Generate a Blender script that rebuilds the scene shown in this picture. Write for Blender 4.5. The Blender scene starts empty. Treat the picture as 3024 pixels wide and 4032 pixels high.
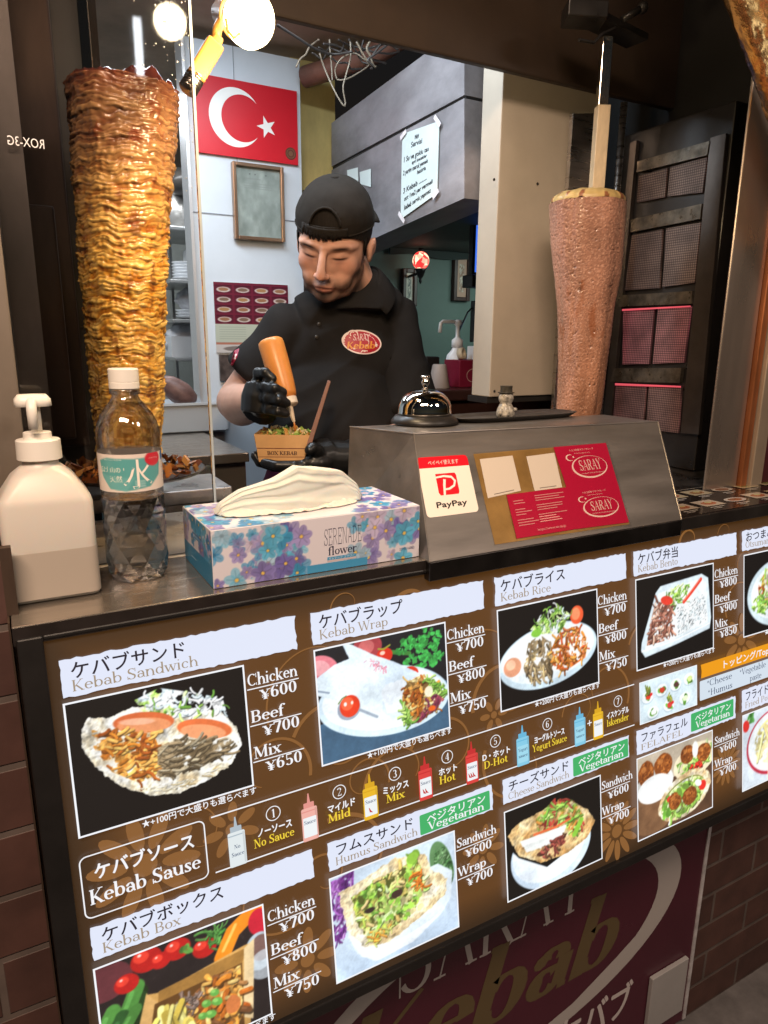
import bpy, bmesh, math, random
import numpy as np
from mathutils import Vector as V, Matrix as Mx, noise as mnoise
from mathutils.bvhtree import BVHTree
R = math.radians
random.seed(7); np.random.seed(7)
SC = bpy.context.scene
COL = SC.collection
# ------------------------------------------------------------------ camera
# solved from the photograph: 2750 px focal length for a 3024 px wide frame, standing 0.61 m in front of the counter edge.
# world: x along the counter, y into the shop, z up; the counter edge is y = 0, its top z = 1.0
CAM = V((0, -0.6135, 1.2315)); FPX = 2750.; PCX, PCY = 1512., 2016.
ROT = Mx(((0.87728102, -0.10815095, 0.46763381), (-0.47991702, -0.21306168, 0.85104898), (0.00759309, -0.97103455, -0.23881845)))
cd = bpy.data.cameras.new('camera'); cam = bpy.data.objects.new('camera', cd); COL.objects.link(cam); SC.camera = cam
cd.sensor_fit = 'HORIZONTAL'; cd.sensor_width = 36; cd.lens = 36 * FPX / 3024; cd.clip_start = 0.02; cd.clip_end = 200
rt, dn, fw = ROT.col[0], ROT.col[1], ROT.col[2]
cam.matrix_world = Mx(((rt.x, -dn.x, -fw.x, CAM.x), (rt.y, -dn.y, -fw.y, CAM.y), (rt.z, -dn.z, -fw.z, CAM.z), (0, 0, 0, 1)))
# ------------------------------------------------------------------ night sky, lamps, exposure
W = bpy.data.worlds.new('World'); SC.world = W; W.use_nodes = True
nt = W.node_tree; sky = nt.nodes.new('ShaderNodeTexSky'); sky.sky_type = 'NISHITA'; sky.sun_disc = False
sky.sun_elevation = R(-2); sky.sun_rotation = R(200); bgn = nt.nodes['Background']; nt.links.new(sky.outputs[0], bgn.inputs[0]); bgn.inputs[1].default_value = 0.05
SC.view_settings.view_transform = 'Standard'; SC.view_settings.look = 'None'; SC.view_settings.exposure = 0; SC.view_settings.gamma = 1
SC.cycles.use_denoising = True; SC.cycles.max_bounces = 10; SC.cycles.transparent_max_bounces = 12; SC.cycles.caustics_reflective = False; SC.cycles.caustics_refractive = False
SC.cycles.sample_clamp_indirect = 4
def lamp(name, kind, loc, power, col, size=.1, to=None, size_y=None):
    l = bpy.data.lights.new(name, kind); l.energy = power; l.color = col
    if kind == 'AREA':
        l.size = size
        if size_y: l.shape = 'RECTANGLE'; l.size_y = size_y
    else: l.shadow_soft_size = size
    o = bpy.data.objects.new(name, l); COL.objects.link(o); o.location = loc
    if to is not None: o.rotation_euler = (V(to) - V(loc)).to_track_quat('-Z', 'Y').to_euler()
    return o
WARM = (1, .72, .46)
lamp('awning_lamp', 'AREA', (-.35, -1.0, 2.3), 40, (1, .74, .55), .9, (.3, .1, 1.0), .25)
lamp('street_lamp', 'AREA', (1.7, -2.0, 2.6), 20, (1, .80, .66), .5, (.9, .2, 1.0))
lamp('kitchen_tube_lamp', 'AREA', (.30, .80, 1.915), 13, (.78, .89, 1), 1.0, (.45, 1.0, 0), .12)
lamp('kitchen_back_lamp', 'AREA', (.35, 1.75, 1.915), 11, (.84, .92, 1), .9, (.5, 2.0, 0), .12)
lamp('dining_lamp', 'AREA', (2.0, 1.7, 1.55), 3.2, (.78, 1, .93), .5, (2.0, 2.2, .6))
# ------------------------------------------------------------------ pixel helpers (photograph pixels -> points of the place)
K = 3024 / 1659
def ray(u, v): return (ROT @ V((u - PCX, v - PCY, FPX)))
def onY(u, v, y): r = ray(u, v); return CAM + r * ((y - CAM.y) / r.y)
def onZ(u, v, z): r = ray(u, v); return CAM + r * ((z - CAM.z) / r.z)
def onX(u, v, x): r = ray(u, v); return CAM + r * ((x - CAM.x) / r.x)
def PD(u, v, d): return CAM + ray(u, v) * (d / FPX)
def UY(u, v, y): return onY(u * K, v * K, y)
def UZ(u, v, z): return onZ(u * K, v * K, z)
def UX(u, v, x): return onX(u * K, v * K, x)
def UD(u, v, d): return PD(u * K, v * K, d)
# ------------------------------------------------------------------ colours and materials
def lin(c):
    c = np.asarray(c, float) / 255.
    return np.where(c <= .04045, c / 12.92, ((c + .055) / 1.055) ** 2.4)
def L3(*c): return tuple(float(x) for x in lin(c)) + (1.,)
MATS = {}
def mat(name, col=(.5, .5, .5), rough=.5, metal=0., var=0., scale=8., bump=0., bscale=60., stretch=(1, 1, 1), emit=None, es=1., trans=0., ior=1.45, coat=0., rvar=0., attr=None, col2=None, sss=0., spec=None, dist=.002):
    if name in MATS: return MATS[name]
    m = bpy.data.materials.new(name); m.use_nodes = True; t = m.node_tree; b = t.nodes['Principled BSDF']; N = t.nodes.new; Lk = t.links.new
    b.inputs['Base Color'].default_value = tuple(col[:3]) + (1,); b.inputs['Roughness'].default_value = rough; b.inputs['Metallic'].default_value = metal
    b.inputs['Transmission Weight'].default_value = trans; b.inputs['IOR'].default_value = ior; b.inputs['Coat Weight'].default_value = coat
    if spec is not None: b.inputs['Specular IOR Level'].default_value = spec
    if sss: b.inputs['Subsurface Weight'].default_value = sss; b.inputs['Subsurface Radius'].default_value = (.0035, .0013, .0008); b.inputs['Subsurface Scale'].default_value = 1
    tc = N('ShaderNodeTexCoord'); mp = N('ShaderNodeMapping'); mp.inputs['Scale'].default_value = stretch; Lk(tc.outputs['Object'], mp.inputs[0])
    base = None
    if attr: a = N('ShaderNodeVertexColor'); a.layer_name = attr; base = a.outputs[0]
    if var or col2:
        n = N('ShaderNodeTexNoise'); n.inputs['Scale'].default_value = scale; n.inputs['Detail'].default_value = 6; n.inputs['Roughness'].default_value = .65; Lk(mp.outputs[0], n.inputs['Vector'])
        r = N('ShaderNodeValToRGB'); r.color_ramp.elements[0].position = .32; r.color_ramp.elements[1].position = .68; Lk(n.outputs[0], r.inputs[0])
        c2 = col2 if col2 else tuple(max(0, x * (1 - var)) for x in col[:3]); c1 = col[:3] if col2 else tuple(min(1, x * (1 + var * .6)) for x in col[:3])
        if base is None: r.color_ramp.elements[0].color = tuple(c2[:3]) + (1,); r.color_ramp.elements[1].color = tuple(c1) + (1,); base = r.outputs[0]
        else:
            r.color_ramp.elements[0].color = (1 - var,) * 3 + (1,); r.color_ramp.elements[1].color = (1, 1, 1, 1)
            x = N('ShaderNodeMix'); x.data_type = 'RGBA'; x.blend_type = 'MULTIPLY'; x.inputs[0].default_value = 1; Lk(base, x.inputs[6]); Lk(r.outputs[0], x.inputs[7]); base = x.outputs[2]
    if rvar:
        n2 = N('ShaderNodeTexNoise'); n2.inputs['Scale'].default_value = scale * 1.7; n2.inputs['Detail'].default_value = 8; Lk(mp.outputs[0], n2.inputs['Vector'])
        q = N('ShaderNodeMapRange'); q.inputs[1].default_value = .3; q.inputs[2].default_value = .7; q.inputs[3].default_value = max(.03, rough - rvar); q.inputs[4].default_value = min(1, rough + rvar); Lk(n2.outputs[0], q.inputs[0]); Lk(q.outputs[0], b.inputs['Roughness'])
    if bump:
        n3 = N('ShaderNodeTexNoise'); n3.inputs['Scale'].default_value = bscale; n3.inputs['Detail'].default_value = 5; Lk(mp.outputs[0], n3.inputs['Vector'])
        bp = N('ShaderNodeBump'); bp.inputs['Strength'].default_value = bump; bp.inputs['Distance'].default_value = dist; Lk(n3.outputs[0], bp.inputs['Height']); Lk(bp.outputs[0], b.inputs['Normal'])
    if base is not None: Lk(base, b.inputs['Base Color'])
    if emit is not None:
        b.inputs['Emission Strength'].default_value = es
        if emit == 'attr': Lk(base, b.inputs['Emission Color']); b.inputs['Base Color'].default_value = (.02, .02, .02, 1); t.links.remove(b.inputs['Base Color'].links[0])
        else: b.inputs['Emission Color'].default_value = tuple(emit[:3]) + (1,)
    MATS[name] = m; return m
def thin_glass(name, tint=(.97, .98, .98), refl=.5, rough=.03):
    m = bpy.data.materials.new(name); m.use_nodes = True; t = m.node_tree; t.nodes.remove(t.nodes['Principled BSDF']); o = t.nodes['Material Output']
    tr = t.nodes.new('ShaderNodeBsdfTransparent'); tr.inputs[0].default_value = tint + (1,); g = t.nodes.new('ShaderNodeBsdfGlossy'); g.inputs['Roughness'].default_value = rough
    fr = t.nodes.new('ShaderNodeFresnel'); fr.inputs[0].default_value = 1.5; mu = t.nodes.new('ShaderNodeMath'); mu.operation = 'MULTIPLY'; mu.inputs[1].default_value = refl * 2
    mx = t.nodes.new('ShaderNodeMixShader'); t.links.new(fr.outputs[0], mu.inputs[0]); t.links.new(mu.outputs[0], mx.inputs[0]); t.links.new(tr.outputs[0], mx.inputs[1]); t.links.new(g.outputs[0], mx.inputs[2]); t.links.new(mx.outputs[0], o.inputs[0])
    return m
# ------------------------------------------------------------------ things, parts
def wloc(p):
    x = V((0, 0, 0))
    while p is not None: x = x + p.location; p = p.parent
    return x
def tag(o, label, cat=None, group=None, kind=None):
    if label: o['label'] = label
    if cat: o['category'] = cat
    if group: o['group'] = group
    if kind: o['kind'] = kind
    return o
def thing(name, label, cat, loc, group=None):
    o = bpy.data.objects.new(name, None); COL.objects.link(o); o.location = loc; o.empty_display_size = .05
    return tag(o, label, cat, group)
class MB:
    'collects world-space faces, links them as one mesh object'
    def __init__(s): s.v = []; s.f = []; s.c = []; s.m = []; s.sm = []; s.col = None; s.mi = 0; s.smooth = False
    def face(s, idx): s.f.append(tuple(idx)); s.c.append(s.col); s.m.append(s.mi); s.sm.append(s.smooth)
    def add(s, pts): b = len(s.v); s.v += [tuple(p) for p in pts]; return b
    def poly(s, pts): b = s.add(pts); s.face(range(b, b + len(pts))); return s
    def hexa(s, p):  # 8 corners, bottom ring then top ring
        b = s.add(p)
        for q in ((3, 2, 1, 0), (4, 5, 6, 7), (0, 1, 5, 4), (1, 2, 6, 5), (2, 3, 7, 6), (3, 0, 4, 7)): s.face([b + i for i in q])
        return s
    def box(s, a, b):
        x0, x1 = sorted((a[0], b[0])); y0, y1 = sorted((a[1], b[1])); z0, z1 = sorted((a[2], b[2]))
        return s.hexa([(x0, y0, z0), (x1, y0, z0), (x1, y1, z0), (x0, y1, z0), (x0, y0, z1), (x1, y0, z1), (x1, y1, z1), (x0, y1, z1)])
    def obox(s, c, ax, ay, az):  # centre and three half axes
        c = V(c); ax, ay, az = V(ax), V(ay), V(az)
        return s.hexa([c + x * ax + y * ay + z * az for z in (-1, 1) for x, y in ((-1, -1), (1, -1), (1, 1), (-1, 1))])
    def rings(s, rings, cap=True, closed=True):
        n = len(rings[0]); bs = [s.add(r) for r in rings]
        for a, b in zip(bs, bs[1:]):
            for i in range(n if closed else n - 1): j = (i + 1) % n; s.face((a + i, a + j, b + j, b + i))
        if cap: s.face([bs[0] + i for i in range(n)][::-1]); s.face([bs[-1] + i for i in range(n)])
        return s
    def tube(s, pts, rad, n=10, cap=True):
        pts = [V(p) for p in pts]; rad = rad if hasattr(rad, '__len__') else [rad] * len(pts); rs = []; up = None
        for i, p in enumerate(pts):
            d = (pts[min(i + 1, len(pts) - 1)] - pts[max(i - 1, 0)]).normalized()
            if up is None: up = d.orthogonal().normalized()
            up = (up - d * up.dot(d)).normalized(); w = d.cross(up)
            rs.append([p + (up * math.cos(2 * math.pi * k / n) + w * math.sin(2 * math.pi * k / n)) * rad[i] for k in range(n)])
        return s.rings(rs, cap)
    def lathe(s, c, prof, n=32, cap=True, axis=(0, 0, 1), sq=None):
        c = V(c); az = V(axis).normalized(); ax = az.orthogonal().normalized() if abs(az.z) < .999 else V((1, 0, 0)); ay = az.cross(ax)
        return s.rings([[c + az * z + (ax * math.cos(2 * math.pi * k / n) + ay * math.sin(2 * math.pi * k / n)) * r for k in range(n)] for r, z in prof], cap)
    def ell(s, c, r, n=16, m=10, rot=None):
        c = V(c); rs = []
        for j in range(1, m):
            t = math.pi * j / m; rs.append([V((r[0] * math.sin(t) * math.cos(2 * math.pi * k / n), r[1] * math.sin(t) * math.sin(2 * math.pi * k / n), -r[2] * math.cos(t))) for k in range(n)])
        if rot: rs = [[rot @ p for p in q] for q in rs]
        return s.rings([[c + p for p in q] for q in rs])
    def build(s, name, mats, parent=None, label=None, bevel=0, bseg=2, cat=None, group=None, kind=None, sub=0, solid=0, base=None, auto=None):
        mats = mats if isinstance(mats, (list, tuple)) else [mats]
        me = bpy.data.meshes.new(name); o = bpy.data.objects.new(name, me); COL.objects.link(o)
        A = np.array(s.v, dtype=float).reshape(-1, 3)
        if parent is not None: o.parent = parent; A = A - np.array(wloc(parent))
        else:
            l = np.array(base if base is not None else ((A[:, 0].min() + A[:, 0].max()) / 2, (A[:, 1].min() + A[:, 1].max()) / 2, A[:, 2].min())); o.location = l; A = A - l
        me.from_pydata(A.tolist(), [], s.f); me.update()
        for m in mats: me.materials.append(m)
        if any(s.m): me.polygons.foreach_set('material_index', s.m)
        if any(s.sm): me.polygons.foreach_set('use_smooth', s.sm)
        if any(c is not None for c in s.c):
            ca = me.color_attributes.new('Col', 'FLOAT_COLOR', 'CORNER'); buf = []
            for f, c in zip(s.f, s.c): buf += list(c if c is not None else (1, 1, 1, 1)) * len(f)
            ca.data.foreach_set('color', buf)
        if bevel: md = o.modifiers.new('bevel', 'BEVEL'); md.width = bevel; md.segments = bseg; md.limit_method = 'ANGLE'; md.angle_limit = R(40)
        if sub: md = o.modifiers.new('sub', 'SUBSURF'); md.levels = sub; md.render_levels = sub
        if solid: md = o.modifiers.new('solid', 'SOLIDIFY'); md.thickness = solid; md.offset = 0
        if auto is not None:
            for p in me.polygons: p.use_smooth = True
            try: me.set_sharp_from_angle(angle=R(auto))
            except Exception: pass
        return tag(o, label, cat, group, kind)
def grid_obj(name, P, C, m, parent=None, **k):
    'P (h,w,3) points, C (h,w,3) linear colours -> one mesh with a colour per vertex'
    h, w = P.shape[:2]; A = P.reshape(-1, 3).astype(float); me = bpy.data.meshes.new(name); o = bpy.data.objects.new(name, me); COL.objects.link(o)
    closed = k.pop('closed', False); smooth = k.pop('smooth', False)
    if parent is not None: o.parent = parent; A = A - np.array(wloc(parent))
    else: l = np.array([(A[:, 0].min() + A[:, 0].max()) / 2, (A[:, 1].min() + A[:, 1].max()) / 2, A[:, 2].min()]); o.location = l; A = A - l
    i = np.arange(h * w).reshape(h, w)
    if closed: i = np.concatenate([i, i[:, :1]], 1)
    F = np.stack([i[:-1, :-1], i[:-1, 1:], i[1:, 1:], i[1:, :-1]], -1).reshape(-1, 4)
    me.vertices.add(len(A)); me.vertices.foreach_set('co', A.ravel()); me.loops.add(F.size); me.loops.foreach_set('vertex_index', F.ravel().astype(np.int32))
    me.polygons.add(len(F)); me.polygons.foreach_set('loop_start', np.arange(0, F.size, 4, dtype=np.int32)); me.polygons.foreach_set('loop_total', np.full(len(F), 4, np.int32)); me.update(calc_edges=True)
    if smooth: me.polygons.foreach_set('use_smooth', np.ones(len(F), bool))
    if C is not None:
        ca = me.color_attributes.new('Col', 'FLOAT_COLOR', 'POINT'); ca.data.foreach_set('color', np.concatenate([C.reshape(-1, 3), np.ones((h * w, 1))], 1).ravel())
    me.materials.append(m); return tag(o, k.get('label'), k.get('cat'), k.get('group'), k.get('kind'))
# ------------------------------------------------------------------ flat printing: a small raster painter (numpy), turned into coloured grid meshes
def vnoise(h, w, f, seed=0, oct=4):
    rs = np.random.RandomState(seed); out = np.zeros((h, w)); amp = 1; tot = 0
    for o in range(oct):
        fy, fx = max(2, int(f * h / max(h, w)) + 2), int(f) + 2; g = rs.rand(fy + 1, fx + 1)
        y = np.linspace(0, fy - 1e-3, h); x = np.linspace(0, fx - 1e-3, w); yi, xi = y.astype(int), x.astype(int); ty, tx = (y - yi), (x - xi); ty = ty * ty * (3 - 2 * ty); tx = tx * tx * (3 - 2 * tx)
        a = g[yi][:, xi]; b = g[yi][:, xi + 1]; c = g[yi + 1][:, xi]; d = g[yi + 1][:, xi + 1]
        out += amp * ((a * (1 - tx) + b * tx) * (1 - ty)[:, None] + (c * (1 - tx) + d * tx) * ty[:, None]); tot += amp; amp *= .55; f *= 2
    return out / tot
class Cv:
    'canvas in unit coordinates: x 0..1 left to right, y 0..a top to bottom (a = height / width)'
    def __init__(s, w, h, bg, seed=1):
        s.w, s.h = w, h; s.p = np.zeros((h, w, 3)) + np.array(bg, float); s.Y, s.X = np.mgrid[0:h, 0:w]; s.X = (s.X + .5) / w; s.Y = (s.Y + .5) / w; s.px = 1. / w; s.rs = np.random.RandomState(seed); s.seed = seed
    def mix(s, a, c): a = np.clip(a, 0, 1)[..., None]; s.p = s.p * (1 - a) + (np.array(c, float) if not isinstance(c, np.ndarray) else c) * a; return s
    def mell(s, cx, cy, rx, ry, rot=0, rag=0):
        c, n = math.cos(R(rot)), math.sin(R(rot)); dx, dy = s.X - cx, s.Y - cy; x = (dx * c + dy * n) / rx; y = (-dx * n + dy * c) / ry; d = np.sqrt(x * x + y * y)
        if rag: d = d + rag * (vnoise(s.h, s.w, 22, int(cx * 999 + cy * 77) % 991) - .5)
        return np.clip((1 - d) * min(rx, ry) / s.px + .5, 0, 1)
    def mpoly(s, pts, rag=0):
        pts = np.array(pts, float); X, Y = s.X, s.Y
        if rag: X = X + rag * (vnoise(s.h, s.w, 30, s.seed + 5) - .5); Y = Y + rag * (vnoise(s.h, s.w, 30, s.seed + 9) - .5)
        ins = np.zeros((s.h, s.w), bool); dm = np.full((s.h, s.w), 9.); n = len(pts)
        for i in range(n):
            (x0, y0), (x1, y1) = pts[i], pts[(i + 1) % n]; ex, ey = x1 - x0, y1 - y0
            t = np.clip(((X - x0) * ex + (Y - y0) * ey) / (ex * ex + ey * ey + 1e-12), 0, 1); dm = np.minimum(dm, np.hypot(X - x0 - t * ex, Y - y0 - t * ey))
            cr = ((y0 > Y) != (y1 > Y)); ins ^= cr & (X < (x1 - x0) * (Y - y0) / (y1 - y0 + 1e-12) + x0)
        return np.clip(np.where(ins, dm, -dm) / s.px + .5, 0, 1)
    def noise(s, f, k=0, o=4): return vnoise(s.h, s.w, f, s.seed * 31 + k, o)
    def ell(s, cx, cy, rx, ry, c, rot=0, rag=0, a=1): return s.mix(s.mell(cx, cy, rx, ry, rot, rag) * a, c)
    def poly(s, pts, c, rag=0, a=1): return s.mix(s.mpoly(pts, rag) * a, c)
    def line(s, pts, wd, c, a=1):
        m = np.zeros((s.h, s.w)); pts = np.array(pts, float); n = len(pts)
        for i in range(n - 1):
            (x0, y0), (x1, y1) = pts[i], pts[i + 1]; x_, X_ = sorted((x0, x1)); y_, Y_ = sorted((y0, y1)); pad = wd + 2 * s.px
            i0, i1 = max(0, int((x_ - pad) / s.px)), min(s.w, int((X_ + pad) / s.px) + 1); j0, j1 = max(0, int((y_ - pad) / s.px)), min(s.h, int((Y_ + pad) / s.px) + 1)
            if i1 <= i0 or j1 <= j0: continue
            X, Y = s.X[j0:j1, i0:i1], s.Y[j0:j1, i0:i1]; ex, ey = x1 - x0, y1 - y0; t = np.clip(((X - x0) * ex + (Y - y0) * ey) / (ex * ex + ey * ey + 1e-12), 0, 1)
            m[j0:j1, i0:i1] = np.maximum(m[j0:j1, i0:i1], np.clip((wd / 2 - np.hypot(X - x0 - t * ex, Y - y0 - t * ey)) / s.px + .5, 0, 1))
        return s.mix(m * a, c)
    def shreds(s, mask, n, ln, wd, pal, ang=(0, 360), curl=.6, shade=.35):
        'many short curved strips with a dark lower edge over a relief texture: cut meat, lettuce, cabbage, chips'
        if shade and n > 50: s.tex(mask * np.clip((vnoise(s.h, s.w, 26, s.seed + n, 3) - .36) * 9, 0, 1), pal, .32 / (wd + .35 * ln), .95, k=n); n = int(n * .24)
        ys, xs = np.nonzero(mask > .5); jit = s.rs
        if len(ys) == 0: return s
        for i in range(n):
            k = jit.randint(len(ys)); x, y = (xs[k] + .5) * s.px, (ys[k] + .5) * s.px; a = R(jit.uniform(*ang)); l = ln * jit.uniform(.5, 1.4); w_ = wd * jit.uniform(.6, 1.4); c = np.array(pal[jit.randint(len(pal))], float) * jit.uniform(.82, 1.15)
            pts = []; aa = a; q = jit.uniform(-curl, curl)
            for j in range(5): pts.append((x, y)); x += math.cos(aa) * l / 4; y += math.sin(aa) * l / 4; aa += q / 2
            if shade: s.line([(px + w_ * .15, py + w_ * .45) for px, py in pts], w_ * 1.05, c * (1 - shade) * .6, .8)
            s.line(pts, w_, np.clip(c, 0, 255)); s.line([(px - w_ * .1, py - w_ * .22) for px, py in pts[1:4]], w_ * .3, np.clip(c * 1.25 + 18, 0, 255), .6)
        return s
    def tex(s, mask, pal, f, relief=1., k=0):
        'surface of real food: ridged relief lit from the upper left, colours drifting through the palette'
        a, b, c_ = (vnoise(s.h, s.w, f * q, s.seed * 53 + k + i, 4) for i, q in enumerate((1, 2.1, .8))); hgt = (1 - abs(a - .5) * 3.4) * .6 + (1 - abs(b - .5) * 3.4) * .4
        g = np.gradient(hgt); li = np.clip(1 + relief * (-(g[0] + g[1]) * 1.6), .35, 1.75) * np.clip(.62 + .5 * hgt, .35, 1.2)
        P_ = np.array(sorted(pal, key=lambda q: sum(q)), float); t = np.clip((c_ - .25) / .5, 0, .999) * (len(P_) - 1); i = t.astype(int); t = (t - i)[..., None]; col = P_[i] * (1 - t) + P_[np.minimum(i + 1, len(P_) - 1)] * t
        return s.mix(mask, np.clip(col * li[..., None] + 40 * np.clip(li[..., None] - 1.35, 0, 1), 0, 255))
    def leaf(s, cx, cy, r, c, n=7, seed=None):
        for i in range(n):
            a = s.rs.uniform(0, 6.28); d = r * s.rs.uniform(0, .7); q = s.rs.uniform(.25, .55) * r; k = s.rs.uniform(.7, 1.25)
            s.ell(cx + math.cos(a) * d, cy + math.sin(a) * d, q, q * s.rs.uniform(.4, .9), np.clip(np.array(c) * k, 0, 255), s.rs.uniform(0, 180), rag=.5)
        return s
    def finish(s, gain=1.08, grain=.045, soft=1, light=.14):
        'photographic finish: lens softness, uneven light of the shot, fine texture'
        for _ in range(soft):
            q = np.pad(s.p, ((1, 1), (1, 1), (0, 0)), 'edge'); s.p = s.p * .5 + .125 * (q[:-2, 1:-1] + q[2:, 1:-1] + q[1:-1, :-2] + q[1:-1, 2:])
        f = 1 + light * (s.noise(3, 91) - .5) * 2 + grain * (s.noise(70, 92, 2) - .5) * 2 + grain * 1.2 * (s.noise(24, 93, 3) - .5) * 2
        s.p = np.clip(s.p * gain * f[..., None], 0, 255); lum = s.p.mean(2, keepdims=True); s.p = np.clip(lum + (s.p - lum) * 1.02 + 6 * (lum > 40), 0, 255); return s
    def lin(s): return lin(np.clip(s.p, 0, 255))
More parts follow.
